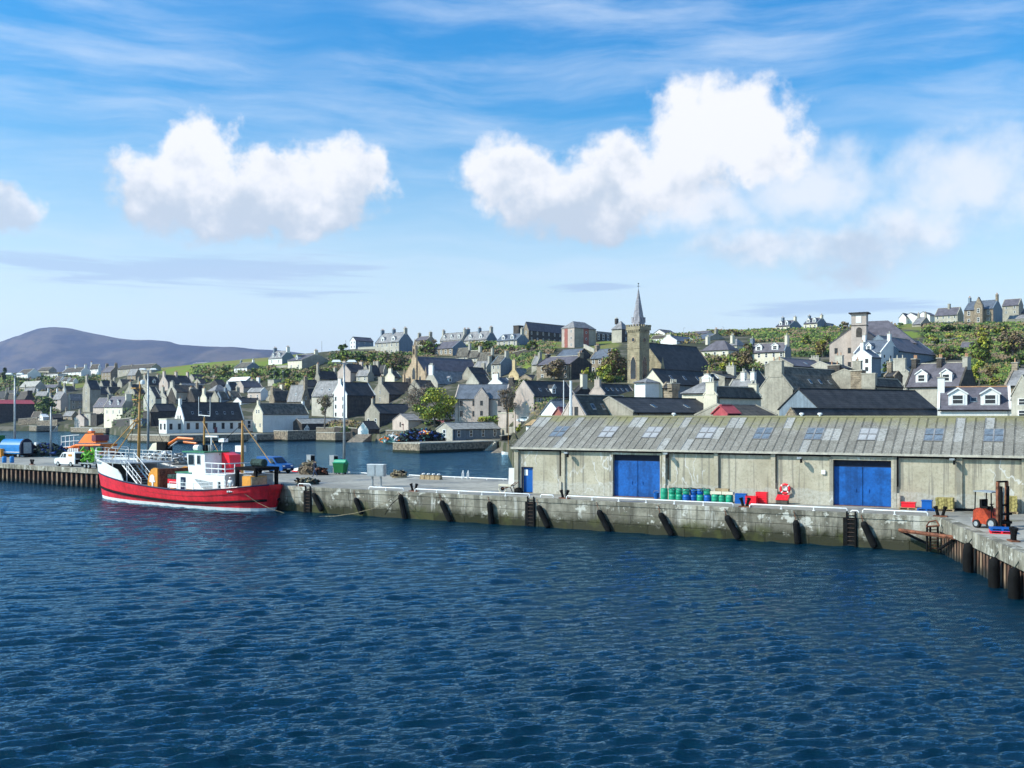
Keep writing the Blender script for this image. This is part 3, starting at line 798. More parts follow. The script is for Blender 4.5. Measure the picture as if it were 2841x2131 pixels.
H('low farmhouse on the crest of the green field, far off', '2', 440, 585, 630, 610, 590, 573, 'wh', 'lt', 'R', ch='', w=6, d=690, sink=6)
H('white cottage with a stone roof alone on the green slope', '2', 965, 1130, 1300, 710, 640, 572, 'wh', 'fs', 'R', wallR='bg', ch='ab', chw=.9, pots=2, wl=(3, 1), cht=540)
H('white cottage with two big dormers where hill meets sky, left of centre', '2', 1405, 1578, 1740, 608, 520, 425, 'wh', 'lt', 'R', wallR='bg', ch='ab', cht=378, dorm=2, wl=(2, 1), wr=(1, 1))
H('cream house with a pinkish hipped roof and red flowers, below the skyline', '2', 1650, 1832, 2200, 690, 550, 460, 'cr', 'pu', 'R', wallR='gr', ch='a', cht=415, wl=(2, 1), dorm=1, w=16)
# ---------------------------------------------------------------- centre
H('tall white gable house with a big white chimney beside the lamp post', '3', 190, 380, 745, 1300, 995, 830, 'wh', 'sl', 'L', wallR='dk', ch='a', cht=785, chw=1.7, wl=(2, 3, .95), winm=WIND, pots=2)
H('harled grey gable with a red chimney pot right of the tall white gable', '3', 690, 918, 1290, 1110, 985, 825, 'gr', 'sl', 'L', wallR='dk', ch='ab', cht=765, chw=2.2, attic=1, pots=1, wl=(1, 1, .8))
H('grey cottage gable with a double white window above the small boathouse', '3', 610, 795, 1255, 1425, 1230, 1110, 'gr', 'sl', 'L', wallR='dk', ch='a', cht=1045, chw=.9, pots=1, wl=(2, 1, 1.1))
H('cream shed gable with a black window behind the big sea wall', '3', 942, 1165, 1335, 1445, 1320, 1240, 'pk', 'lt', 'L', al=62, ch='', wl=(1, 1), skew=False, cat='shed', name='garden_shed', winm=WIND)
H('maroon painted shed with pink windows behind the big sea wall', '3', 1085, 1100, 1355, 1455, 1370, 1312, 'mr', 'mr', 'R', al=75, w=5, ch='', wr=(2, 1, .8), skew=False, cat='shed', name='maroon_shed', winm=WINP)
H('tiny white gabled boathouse with an open front at the slipway', '3', 520, 655, 795, 1545, 1432, 1335, 'wh', 'sl', 'L', wallR='dk', al=50, ch='', skew=False, cat='boathouse', name='boathouse', sink=2)
H('long grey roof with flat pink dormers below the spired kirk', '3', 1500, 1540, 2135, 900, 850, 682, 'lg', 'lt', 'L', ch='ab', cht=610, chm='wh', chw=2.3, pots=5, dorm=2, dormw=1.7, w=8)
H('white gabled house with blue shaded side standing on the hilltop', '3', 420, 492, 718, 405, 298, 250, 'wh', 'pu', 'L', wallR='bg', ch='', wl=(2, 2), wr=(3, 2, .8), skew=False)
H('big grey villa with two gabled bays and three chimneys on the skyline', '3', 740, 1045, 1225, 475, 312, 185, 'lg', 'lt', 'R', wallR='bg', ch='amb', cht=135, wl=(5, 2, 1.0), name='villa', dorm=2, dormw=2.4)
H('chimney topped roof half hidden right of the big grey villa', '3', 1250, 1405, 1440, 335, 290, 238, 'gr', 'pu', 'R', w=6, ch='ab', cht=190)
H('grey house with three white dormers, leftmost of the skyline row', '3', 1570, 1852, 1935, 350, 282, 190, 'lg', 'lt', 'R', ch='ab', cht=150, dorm=3, wl=(4, 1))
H('house with two white dormers between the skyline row chimneys', '4', -75, 232, 362, 440, 372, 262, 'lg', 'lt', 'R', wallR='bg', ch='amb', cht=215, dorm=2, wl=(5, 1), dormw=1.9)
H('house with two white bays and a flat box chimney beside the long slab block', '4', 360, 618, 770, 475, 382, 295, 'lg', 'bl', 'R', wallR='bg', ch='a', cht=235, dorm=2, wl=(4, 1, 1.2), dormw=1.9)
H('square brown flat topped stair block behind the dormer house', '4', 572, 640, 662, 330, 205, 195, 'dk', 'dk', 'R', flat=True, ch='', cat='building', name='stair_block', w=4)
H('stone house with white windows and a dark right gable below the skyline row', '3', 1500, 1732, 1945, 495, 395, 293, 'st', 'pu', 'R', wallR='bg', ch='', wl=(4, 1, 1.2))
H('terraced gable, topmost of four stepping down the slope', '3', 1770, 1925, 1995, 550, 492, 392, 'lg', 'fs', 'R', wallR='dk', ch='a', group='terrace of small gabled houses', wl=(2, 1), pots=1)
H('terraced gable, second from the top of four stepping down', '3', 1925, 2058, 2130, 575, 508, 427, 'lg', 'fs', 'R', wallR='dk', ch='a', group='terrace of small gabled houses', wl=(2, 1), pots=1)
H('terraced gable, third from the top of four stepping down', '4', -10, 112, 195, 670, 605, 515, 'lg', 'fs', 'R', wallR='dk', ch='a', group='terrace of small gabled houses', wl=(2, 1), pots=1)
H('terraced house behind the lowest end gable of the stepping row', '4', 115, 282, 345, 740, 648, 545, 'lg', 'fs', 'R', wallR='dk', ch='a', group='terrace of small gabled houses', wl=(2, 1), pots=1)
H('end house of the stepping terrace with a broad grey gable', '4', 288, 408, 585, 865, 690, 580, 'lg', 'fs', 'R', wallR='bg', ch='a', group='terrace of small gabled houses', wl=(2, 2), pots=1)
H('cottage with a pinkish gable and dark slate roof below the green bank', '3', 260, 425, 655, 840, 705, 598, 'pk', 'sl', 'L', ch='ab', cht=560, attic=1, pots=2)
H('small pale cottage with a lit slate slope in the middle of the bank', '3', 495, 648, 725, 835, 745, 672, 'lg', 'lt', 'R', wallR='gr', ch='a', wl=(2, 1), pots=1)
H('dark roofed cottage right of the small pale cottage', '3', 650, 672, 835, 800, 735, 612, 'gr', 'sl', 'L', ch='b', w=6)
H('cream chimney gable just left of the spired kirk', '3', 868, 988, 1075, 825, 770, 690, 'cr', 'br', 'L', ch='a', cht=655, pots=2)
H('slate roof behind the pinkish bare tree, below the kirk roof', '3', 1296, 1318, 1725, 965, 920, 805, 'gr', 'sl', 'L', ch='b', w=7)
r_, q_ = VILLA = H('cream two storey house with a front gable beside the tall bare tree', '4', -175, 478, 505, 1405, 1130, 952, 'pk', 'bl', 'R', al=14, w=8, ch='', wl=(4, 2, 1.0), winm=WIND, sky=1)
attach(H('x', '4', 75, 255, 262, 1390, 1130, 1003, 'pk', 'bl', 'L', al=14, ch='', wl=(1, 2, .9), winm=WIND, d=land(ZX('4', 478), ZY('4', 1405)) + .0))
H('low dark red shed with a grey hipped roof under the yellow green tree', '3', 1590, 1622, 1958, 1355, 1312, 1205, 'mr', 'lt', 'L', hip=True, ch='', w=7, cat='shed', name='hipped_shed')
H('grey waterside store with a part white sheet roof behind the creel heap', 'q', 510, 716, 1330, 428, 282, 203, 'lg', 'pl', 'L', wallR='bg', ch='', wl=(1, 1, 1.3), wr=(4, 1, 1.2), skew=False, cat='shed', name='waterside_store')
H('lean-to with a ribbed grey roof behind the green hedge', '4', 20, 45, 392, 1445, 1392, 1335, 'dk', 'pl', 'L', ch='', w=4, skew=False, cat='shed', name='lean_to')
H('long stone slab block with rows of windows on the skyline', '4', 700, 768, 1345, 415, 252, 152, 'st', 'pu', 'L', wallR='dk', ch='', wr=(8, 2, 1.0), wl=(1, 2), cat='building', name='slab_block', skew=False)
r_, q_ = H('tall pinkish stair tower with red panels and round windows on the hill', '4', 1190, 1352, 1628, 485, 228, 130, 'pk', 'lt', 'L', hip=True, wallR='gr', ch='', wl=(2, 3, .8), cat='building', name='stair_tower')
for fc, ln, w0, w1 in (('L', q_['ll'], .52, .78), ('R', q_['lr'], .42, .66)):
    k = MB()
    if fc == 'L': k.box((-.08, ln * w0, .2), (.02, ln * w1, q_['he'] - .1))
    else: k.box((ln * w0, -.08, .2), (ln * w1, .02, q_['he'] + .5))
    k.build('red_panel', 'rb', r_)
for i in range(3):
    k = MB(); c = q_['lr'] * .54; zz = q_['he'] * (.16 + .33 * i)
    k.tube([(c, -.09, zz), (c, -.16, zz)], .62, 12, 0); k.tube([(c, -.16, zz), (c, -.18, zz)], .45, 12, 1)
    k.build('round_window', ['trim', 'glass'], r_)
H('low school range with five tall white windows above the lawn', '4', 1600, 1634, 1985, 412, 300, 270, 'dk', 'lt', 'L', flat=True, ch='', wr=(6, 1, 1.7), cat='building', name='school_range', w=8)
H('hip roofed house with a wide chimney left of the church spire', '4', 1830, 1958, 2065, 415, 245, 130, 'lg', 'lt', 'R', wallR='dk', hip=True, ch='b', cht=98, wr=(1, 2), pots=3)
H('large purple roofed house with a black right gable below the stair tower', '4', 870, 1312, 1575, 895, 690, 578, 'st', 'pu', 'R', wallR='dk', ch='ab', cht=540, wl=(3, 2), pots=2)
H('blue grey roof peeping over the large purple roofed house', '4', 1120, 1400, 1565, 650, 578, 492, 'gr', 'bl', 'R', wallR='dk', ch='', )
H('small grey gable left of the large purple roofed house', '4', 805, 880, 965, 770, 690, 588, 'gr', 'lt', 'R', ch='a', cht=545, pots=1)
H('tan house with slate roof behind the brown tree by the church', '4', 1555, 1802, 1865, 810, 612, 490, 'st', 'bl', 'R', ch='b', cht=440, wl=(3, 2), w=7)
H('tan chimney gable with grey slope above the green brown tree', '4', 512, 640, 795, 890, 840, 745, 'yl', 'lt', 'L', ch='a', cht=640, chw=1.4, pots=2)
H('low black roofed house with a tan end wall in the middle of the slope', '4', 780, 805, 1055, 900, 885, 830, 'st', 'sl', 'L', ch='', w=6)
H('long slate house with a red dormer behind the green brown tree', '4', 780, 832, 1375, 1310, 1098, 905, 'pk', 'sl', 'L', ch='', wr=(4, 2, .9), sky=2, dorm=1, skyo=(.15, .5), w=7)
H('dark gable with a broad lit chimney between the two skylit slate roofs', '4', 1345, 1375, 1595, 1110, 1078, 960, 'cr', 'sl', 'R', wallR='dk', ch='a', cht=820, chw=2.2, w=7, pots=1)
H('cream chimney gable with many skylights on its dark roof', '4', 1545, 1740, 2140, 1130, 1075, 945, 'pk', 'sl', 'L', ch='a', cht=890, chw=1.7, sky=5, pots=2)
H('large tan gable with a mossy slate roof behind the left of the warehouse', '4', 1195, 1492, 2120, 1460, 1362, 1095, 'pk', 'ms', 'L', ch='', d=150, sky=3, skyo=(.15, .75), attic=2, winm=WIND)
H('long dark slate roof behind the middle of the warehouse', '5', 390, 440, 1872, 1760, 1680, 1490, 'gr', 'sl', 'L', ch='', d=152, sky=3, skyo=(.1, .95), w=9)
H('small bright red gable peeping above the warehouse roof', '5', 1465, 1650, 1700, 1760, 1690, 1600, 'rd', 'rd', 'L', al=60, ch='', d=128, skew=False, cat='shed', name='red_shed')
H('dazzling white gable next to the tan gable behind the warehouse', '4', 925, 1188, 1245, 1430, 1330, 1160, 'wh', 'bl', 'L', al=60, ch='', d=165, skew=False, attic=0)
H('red timbered shed squeezed between the white and tan gables', '4', 1120, 1200, 1260, 1430, 1330, 1255, 'rb', 'mr', 'L', al=50, ch='', d=160, skew=False, cat='shed', name='timber_shed')
H('low pinkish flat roofed house with two windows under the tree', '4', 555, 575, 805, 1445, 1322, 1312, 'pk', 'cr', 'L', flat=True, ch='', wr=(2, 1, 1.1), w=6, winm=WIND)
H('small white garage with a tan hipped roof near the parked car', '4', 735, 872, 932, 1570, 1482, 1400, 'wh', 'tn', 'R', hip=True, ch='', cat='garage', name='garage')
# ---------------------------------------------------------------- right of the church
H('cream gabled hall with three skylights in front of the church', '5', 545, 835, 1470, 1500, 1310, 1122, 'cr', 'sl', 'L', wallR='bg', ch='', sky=3, d=205, skew=False, cat='hall', name='gabled_hall')
H('small white hipped wing left of the cream gabled hall', '5', 462, 600, 640, 1500, 1300, 1235, 'wh', 'lt', 'R', hip=True, ch='', d=202, w=5, cat='house wing', name='hipped_wing')
H('pale hipped slate roof in front of the cream gabled hall', '5', 1070, 1385, 1440, 1510, 1440, 1280, 'cr', 'lt', 'R', hip=True, ch='', d=172, w=6)
H('square stone chimney house with four white pots by the cream hall', '5', 852, 945, 985, 1500, 1360, 1300, 'st', 'sl', 'R', ch='a', cht=1312, chw=2.6, d=178, potm='w', pots=4)
H('cream flared chimney gable with a long brown roof, centre right', '5', 1345, 1512, 2080, 1540, 1470, 1352, 'cr', 'br', 'L', ch='ab', cht=1295, chw=1.6, d=166, pots=2)
H('tall flat grey chimney block behind the flared chimney gable', '5', 1465, 1582, 1860, 1390, 1185, 1150, 'gr', 'sl', 'L', flat=True, ch='', d=215)
H('white house with a dark upper window behind the flared gable', '5', 1388, 1440, 1535, 1350, 1250, 1195, 'wh', 'sl', 'L', ch='a', d=195, cht=1190, pots=1, chw=1.0)
H('pale roofed house with white chimneys left of the large grey gable', '5', 1672, 1962, 2045, 1380, 1338, 1258, 'gr', 'lt', 'R', ch='am', cht=1160, chm='wh', d=200, pots=3)
H('dark slate roof just left of the large grey gable chimney', '6', 140, 190, 375, 1290, 1245, 1038, 'gr', 'sl', 'L', ch='', d=205, w=6)
H('brown roof below the dark slate roof, left of the large grey gable', '6', -90, -45, 440, 1700, 1635, 1492, 'gr', 'br', 'L', ch='', d=138, w=7)
H('hip roofed cream house with two broad chimneys right of the church nave', '5', 1320, 1662, 1795, 990, 882, 745, 'cr', 'pu', 'R', hip=True, ch='ab', cht=690, wl=(3, 1, 1.1))
H('white gabled bungalow with purple roof behind the church nave', '5', 702, 852, 1000, 700, 665, 615, 'wh', 'pu', 'L', ch='', skew=False, name='bungalow')
H('bungalow with a pale pink roof on the crest right of the church', '5', 1150, 1390, 1415, 705, 668, 630, 'cr', 'pu', 'R', ch='', w=6, skew=False, name='bungalow')
H('broad grey slate house with a white chimney behind the church nave', '5', 970, 1002, 1262, 805, 765, 690, 'wh', 'bl', 'L', ch='a', cht=680, chm='wh', w=8, wr=(3, 1))
H('grey roofed house right of the broad slate one behind the nave', '5', 1210, 1392, 1640, 765, 735, 658, 'gr', 'bl', 'R', wallR='gr', ch='a', w=9)
H('brown roofed cottage close behind the church tower', '5', 652, 832, 900, 775, 752, 688, 'gr', 'br', 'R', ch='', w=6)
H('cream house with two white gabled bays on the slope, right of centre', '6', 72, 542, 622, 1010, 800, 690, 'cr', 'pu', 'R', wallR='bg', ch='ab', cht=595, wl=(5, 2, 1.0), dorm=2, dormw=2.3, pots=1)
H('white dormered cottage alone on the skyline, left of the skyline pair', '6', 425, 600, 775, 545, 480, 395, 'cr', 'pu', 'R', wallR='bg', ch='ab', cht=352, dorm=2, wl=(3, 1), pots=1)
H('cream gabled house on the skyline, right of the skyline pair', '6', 780, 955, 1085, 535, 445, 365, 'cr', 'pu', 'R', wallR='bg', ch='ab', cht=330, dorm=2, wl=(3, 1), pots=1)
H('low grey annex on the right of the cream skyline house', '6', 1075, 1100, 1210, 545, 500, 440, 'gr', 'lt', 'L', ch='', w=4, d=land(ZX('6', 955), ZY('6', 535)) + 5)
H('large grey harled gable with a flagstone roof behind the warehouse', '6', 212, 642, 1400, 1700, 1300, 1000, 'gr', 'fs', 'L', wallR='dk', ch='ab', cht=925, chw=2.6, d=185, sky=3, skyo=(.3, .8), pots=2, al=46)
H('white crow gabled house with a tall chimney below the square church tower', '6', 1405, 1650, 1772, 1090, 880, 780, 'wh', 'bl', 'L', wallR='bg', ch='a', cht=690, chw=1.0, wl=(2, 2, 1.0), winm=WIND, pots=1, al=52, d=land(ZX('6', 1772), ZY('6', 1095)) - 9, sink=7)
H('tall white house with a blue shaded gable below the square church tower', '6', 1420, 1772, 2095, 1095, 820, 645, 'wh', 'bl', 'R', wallR='wh', ch='ab', cht=565, chw=1.2, wr=(3, 3, .8), winm=WIND, pots=1, dorm=1)
H('blue grey corrugated shed with a long dark roof behind the warehouse', '6', 470, 978, 2470, 1750, 1540, 1285, 'bg', 'sl', 'L', al=58, ch='', d=146, skew=False, cat='shed', name='corrugated_shed', w=15)
H('low stone shed with a tan ridge just above the warehouse ridge', '6', 530, 702, 2690, 1760, 1690, 1548, 'st', 'sl', 'L', al=58, ch='', d=130, cat='shed', name='stone_shed', w=6)
H('purple slate house with white skews behind the large grey gable', '6', 600, 645, 1112, 1030, 990, 882, 'gr', 'pu', 'L', ch='b', cht=850, chw=2.4, d=228, w=7, sky=1, pots=5)
H('house with a broad flat grey chimney right of the flagstone roof', '6', 1530, 1690, 2055, 1290, 1240, 1150, 'gr', 'br', 'L', ch='a', cht=1092, chw=2.4, d=172, pots=0)
H('square brick chimney stump below the white crow gabled house', '6', 1382, 1522, 1575, 1170, 1055, 1040, 'st', 'cope', 'R', flat=True, ch='', d=190, cat='chimney', name='brick_stack')
H('black roof in the shadow right of the large flagstone roof', '6', 1340, 1365, 1540, 1300, 1260, 1145, 'gr', 'sl', 'L', ch='', d=203, w=6)
VILLA = H('tan stone villa with a central gable and white porch on the right skyline', '7', 1445, 1818, 2035, 555, 350, 225, 'st', 'bl', 'R', wallR='bg', ch='ab', cht=155, wl=(3, 2, 1.2), name='villa', pots=3)
attach(H('x', '7', 1575, 1680, 1692, 555, 320, 205, 'st', 'bl', 'L', ch='', d=land(ZX('7', 1818), ZY('7', 555)) - .6, wl=(1, 2, 1.2)))
H('purple roofed house right of the tan villa on the right skyline', '7', 1930, 2145, 2205, 425, 305, 217, 'gr', 'pu', 'R', ch='', wl=(2, 2), w=7)
H('house cut by the right edge, highest on the skyline', '7', 2140, 2320, 2400, 480, 400, 335, 'gr', 'pu', 'R', ch='', w=7)
H('low grey garage right of the tan villa', '7', 2005, 2260, 2300, 525, 480, 425, 'gr', 'lt', 'R', ch='', w=6, cat='garage', name='garage')
H('grey terraced house with four upper windows left of the tan villa', '7', 1070, 1362, 1442, 550, 428, 325, 'lg', 'pu', 'R', wallR='gr', ch='m', wl=(4, 2, 1.0), pots=1)
H('white gabled house, leftmost of the three small roofs on the right skyline', '7', 615, 705, 855, 495, 462, 408, 'wh', 'pu', 'L', ch='', skew=False)
H('small dark roof in the middle of the three on the right skyline', '7', 820, 848, 1000, 470, 450, 400, 'wh', 'pu', 'L', ch='', w=7, skew=False)
H('small purple roof nearest the terraced house on the right skyline', '7', 985, 1010, 1115, 465, 435, 388, 'wh', 'pu', 'L', ch='', w=7, skew=False)
H('house with a green tinged roof and grey right gable below the three roofs', '7', 780, 892, 1075, 590, 550, 450, 'gr', 'lt', 'R', ch='ab', pots=1, chw=.8)
H('slate house with two large white gabled dormers and a dark right gable', '7', 690, 1405, 1605, 1430, 1335, 1035, 'lg', 'pu', 'R', wallR='dk', ch='amb', cht=965, chw=2.0, d=182, dorm=2, dormw=2.1, pots=3, sky=0)
H('white house with a red ridge and two white bay dormers at the right', '7', 1105, 2052, 2075, 1780, 1640, 1350, 'wh', 'pu', 'R', al=24, ch='b', cht=1215, chw=2.6, chm='wh', d=132, dorm=2, dormw=2.3, w=9, pots=2, sky=1, rcm='pot')
H('beige gable cut by the right edge behind the warehouse', '7', 2050, 2330, 2500, 1780, 1480, 1215, 'lg', 'sl', 'L', al=50, ch='', d=126, wl=(1, 2, 1.1))
H('pale grey slope with a slim chimney at the right edge', '7', 1965, 2230, 2420, 1410, 1330, 1120, 'st', 'lt', 'R', ch='b', cht=1030, d=158, chw=.8, pots=1)
H('pyramid shaped pale chimney gable left of the dormered slate house', '7', 500, 735, 805, 1220, 1172, 1078, 'lg', 'lt', 'L', ch='a', cht=990, chw=2.6, d=214, pots=2)
H('purple roofed hut beside the large green tree', '7', 1395, 1530, 1550, 910, 865, 775, 'gr', 'pu', 'R', ch='', w=5, cat='hut', name='hut', skew=False)
H('long dark purple church hall roof right of the tall white house', '7', 560, 605, 1105, 1000, 890, 685, 'bg', 'pu', 'L', ch='', w=12, cat='hall', name='church_hall', d=land(ZX('6', 1800), ZY('6', 1000)) - 12)
# ---------------------------------------------------------------- houses packed into the gaps of the rows above
H('small white hut with a white tilted roof by the water at the far left', 'A', 790, 880, 1000, 1525, 1455, 1395, 'wh', 'trim', 'L', ch='', cat='hut', name='hut', skew=False, wl=(1, 1))
H('pinkish low house left of the small white hut by the water', 'A', 640, 805, 905, 1520, 1450, 1350, 'pk', 'br', 'R', ch='', wl=(2, 1, .8))
H('tan cottage with a pale slate roof on the far left shore', 'A', 1285, 1478, 1610, 1515, 1428, 1338, 'st', 'lt', 'R', ch='b', cht=1215, chw=.9, pots=1, wl=(3, 1, .8))
H('small pinkish gable close above the short pier, far left', 'A', 1520, 1722, 1760, 1650, 1490, 1400, 'pk', 'sl', 'L', ch='a', cht=1305, chw=1.0, pots=1, wl=(1, 1))
H('flat roofed grey annex with small windows right of the pinkish shore gable', 'A', 1728, 1850, 1962, 1640, 1385, 1375, 'lg', 'gr', 'R', flat=True, ch='', wl=(1, 2), wr=(1, 2), sink=3)
H('dark windowless store right of the flat roofed grey annex', 'A', 1960, 1978, 2125, 1650, 1400, 1390, 'dk', 'sl', 'L', flat=True, ch='', cat='shed', name='store', w=6)
H('brown roof stepping down between tall gable and cream dormer house', 'A', 2050, 2080, 2330, 1000, 930, 830, 'gr', 'br', 'L', ch='b', w=6, pots=2)
H('dark slate roof close behind the pinkish half house', 'A', 1980, 2010, 2260, 1130, 1060, 960, 'gr', 'sl', 'L', ch='a', w=6, chw=1.0, pots=1)
H('brown roofed cottage under the sunlit tan cottage', 'B', 400, 432, 720, 700, 625, 535, 'gr', 'br', 'L', ch='', w=6)
H('dark slate roof behind the orange mast top', 'B', 690, 712, 900, 790, 740, 640, 'gr', 'sl', 'L', ch='', w=6)
H('dark slate roof right of the sharp grey gable', 'B', 1090, 1120, 1250, 980, 900, 745, 'gr', 'sl', 'L', ch='', w=6)
H('large dark roof between the broad grey gable and the flared chimney', 'B', 1500, 1530, 1790, 1050, 960, 720, 'dk', 'sl', 'L', ch='', w=8)
H('brown roof between the flared and the pale narrow chimneys', 'B', 1900, 1925, 2100, 1020, 965, 735, 'dk', 'br', 'L', ch='', w=8)
H('dark roofed cottage below the pale roofed red ridge house', 'B', 1480, 1510, 1760, 720, 660, 560, 'gr', 'sl', 'L', ch='', w=6)
H('dark gable left of the pinkish hip roofed house', 'C', 175, 330, 500, 900, 800, 690, 'dk', 'sl', 'L', ch='', attic=0)
H('dark house with a white corner under the corrugated shed', 'C', 560, 592, 770, 925, 880, 745, 'bg', 'sl', 'L', ch='a', chw=1.0, cht=735, w=6, pots=1, chm='wh')
H('brown roofed house with a row of chimney pots, middle rows', 'C', 785, 832, 1115, 910, 850, 752, 'gr', 'br', 'L', ch='b', w=6, pots=4)
H('stone roofed house behind the right end of the white house', 'C', 270, 392, 560, 1155, 1080, 940, 'bg', 'fs', 'L', ch='b', pots=1, chw=1.2)
H('brown stone roof above the right gable of the long white house', 'C', 590, 622, 815, 1110, 1050, 930, 'gr', 'fs', 'L', ch='b', w=6, pots=1, chw=1.0)
H('brown roof below the grey box garage', 'C', 1478, 1505, 1725, 1005, 960, 872, 'gr', 'br', 'L', ch='b', w=6, chm='cr', pots=2)
H('low dark house with pale front between the middle rows and lamp', 'C', 930, 1050, 1170, 1075, 1030, 960, 'pk', 'sl', 'R', ch='', wl=(2, 1, .8))
H('dark brown roof in front of the tall chimney skylight house', 'C', 1470, 1500, 1760, 1150, 1095, 985, 'gr', 'br', 'L', ch='', w=7)
H('dark slate gable between the skylight house and light grey slope', 'C', 2060, 2110, 2400, 1120, 1040, 880, 'gr', 'sl', 'L', ch='a', cht=840, chw=1.2, pots=2)
H('white chimney gable with orange pots above the cream two storey house', '4', 252, 428, 570, 1005, 945, 862, 'wh', 'bl', 'L', ch='a', cht=815, chw=3.0, pots=3)
H('dark slate roof left of the white chimney gable with orange pots', '4', 95, 130, 300, 985, 940, 815, 'lg', 'sl', 'L', ch='', w=7)
H('dark chimneyed house between white chimney gable and tan gable', '4', 512, 565, 660, 1010, 950, 900, 'dk', 'sl', 'L', ch='a', cht=868, chw=2.0, pots=3)
H('low grey cottage below the stepping terrace and left of the green bank', '4', 60, 230, 330, 800, 735, 650, 'lg', 'lt', 'R', ch='a', pots=2, wl=(2, 1))
H('dark roofed cottage tucked right under the kirk nave end', '3', 1960, 1990, 2200, 800, 745, 640, 'gr', 'sl', 'L', ch='b', w=6, pots=2)
H('slate cottage left of the kirk below the brown trees', '3', 700, 850, 900, 760, 700, 612, 'lg', 'sl', 'R', ch='b', pots=2, wl=(2, 1))
H('pale hip roofed bungalow between the hip roofed cream house and the scrub', '5', 1640, 1770, 1900, 870, 825, 722, 'cr', 'lt', 'R', hip=True, ch='', name='bungalow')
H('dark slate roof across the garden behind the cream hall', '5', 1585, 1615, 1870, 1270, 1240, 1185, 'gr', 'sl', 'L', ch='b', w=6, d=208, chm='lg', pots=2)
H('slate roof tucked behind the five potted chimney house', '6', 1120, 1150, 1400, 1060, 1010, 940, 'lg', 'sl', 'L', ch='b', w=6, d=232, pots=2)
H('dark outhouse beside the brick stump and white crow gable', '7', 40, 70, 250, 1240, 1195, 1130, 'gr', 'sl', 'L', ch='b', w=5, d=196, pots=1)
H('low stone outhouse with a lean roof left of the dormered slate house', '7', 420, 560, 660, 1260, 1220, 1160, 'st', 'sl', 'R', ch='b', d=190, pots=1, chw=.8)
H('low dark shed with a brown roof along the yard at the far left shore', 'A', 1050, 1085, 1290, 1570, 1470, 1400, 'dk', 'br', 'L', ch='', w=5, cat='shed', name='shed', skew=False)
H('grey green flat topped store right of the second lamp mast foot', 'B', 815, 835, 1000, 1495, 1345, 1335, 'bg', 'bg', 'L', flat=True, ch='', w=6, cat='shed', name='store')
H('very dark tall wall building left of the white flat roofed bay', 'B', 1000, 1022, 1190, 1490, 1215, 1200, 'dk', 'sl', 'L', flat=True, ch='', w=6, cat='building', name='store')
H('pale block of wall behind the orange mast stays', 'B', 590, 690, 712, 1525, 1358, 1350, 'lg', 'cope', 'L', flat=True, ch='', cat='shed', name='store')
H('grey gable with a stout chimney between red shed and tall narrow gable', 'A', 985, 1060, 1130, 1180, 1090, 1010, 'lg', 'sl', 'L', ch='a', cht=960, chw=1.4, pots=2)
H('brown roofed house behind the two white chimneys of the harled house', 'A', 1330, 1352, 1560, 960, 905, 820, 'gr', 'br', 'L', ch='ab', w=6, pots=2)
H('slate roofed cottage behind the dark bush at the far left', 'A', 480, 700, 760, 1000, 940, 855, 'gr', 'lt', 'R', ch='b', wl=(2, 1), pots=2)
H('dark roofed house stepping above the red shed at the far left', 'A', 140, 330, 400, 1040, 985, 900, 'gr', 'sl', 'R', ch='ab', pots=2)
H('grey gable with twin pots right of the tall narrow gable top', 'A', 2240, 2290, 2420, 940, 860, 770, 'gr', 'sl', 'L', ch='a', cht=715, chw=1.4, pots=2)
H('grey gable under the sunlit tan cottage and left of the crow gable', 'B', 730, 800, 900, 700, 630, 545, 'gr', 'sl', 'L', ch='a', cht=500, chw=1.3, pots=2)
H('stone chimney gable right of the big pinkish gable roof', 'B', 1925, 1985, 2110, 830, 750, 660, 'st', 'sl', 'L', ch='a', cht=610, chw=1.3, pots=2)
# ================================================================== CHURCHES
def frame(z, xL, xM, xR, base, al, d=None, water=False):
    pL, pM, pR, yb = ZX(z, xL), ZX(z, xM), ZX(z, xR), ZY(z, base)
    if water: d = CZ * F / (yb - HY)
    elif d is None: d = land(pM, yb)
    a = R(al); o = S(pM, yb, d)
    def solve(k, dx, dy): return (k * o.y - o.x) / (dx - k * dy)
    lr = solve((pR - CX) / F, math.sin(a), math.cos(a)); ll = solve((pL - CX) / F, -math.cos(a), math.sin(a))
    return o, max(1.0, min(lr, 95)), max(1.0, min(ll, 95)), d, lambda y: (yb - ZY(z, y)) * d / F
def arch(b, c0, w, z0, z1, face, m=0, t=.06, pointed=True):
    """an arched panel standing t proud of the left (x=0) or right (y=0) face"""
    n = 7; pts = [(-w / 2, z0), (w / 2, z0), (w / 2, z1 - w * (.9 if pointed else .5))]
    for i in range(1, n):
        s = i / n
        if pointed:
            x = w / 2 * (1 - 2 * s); zz = z1 - w * .9 * abs(1 - 2 * s) ** 1.8
        else:
            x = w / 2 * math.cos(math.pi * s); zz = z1 - w / 2 + w / 2 * math.sin(math.pi * s)
        pts.append((x, zz))
    pts.append((-w / 2, z1 - w * (.9 if pointed else .5)))
    f = [((c0 + x, -t, zz) if face == 'R' else (-t, c0 - x, zz)) for x, zz in pts]
    g = [((c0 + x, .05, zz) if face == 'R' else (.05, c0 - x, zz)) for x, zz in pts]
    k = len(pts)
    b.poly(f + g, [tuple(range(k))] + [(i, i + k, (i + 1) % k + k, (i + 1) % k) for i in range(k)], m)
defmat('sand', (0.36, 0.30, 0.19), var=.3, scale=.6, bump=.5, rows=1.8)
defmat('sandp', (0.50, 0.37, 0.24), var=.25, scale=.6, bump=.4, rows=1.8)
defmat('lead', (0.34, 0.32, 0.34), var=.3, scale=.9, rough=.5, bump=.4, rows=1.4)

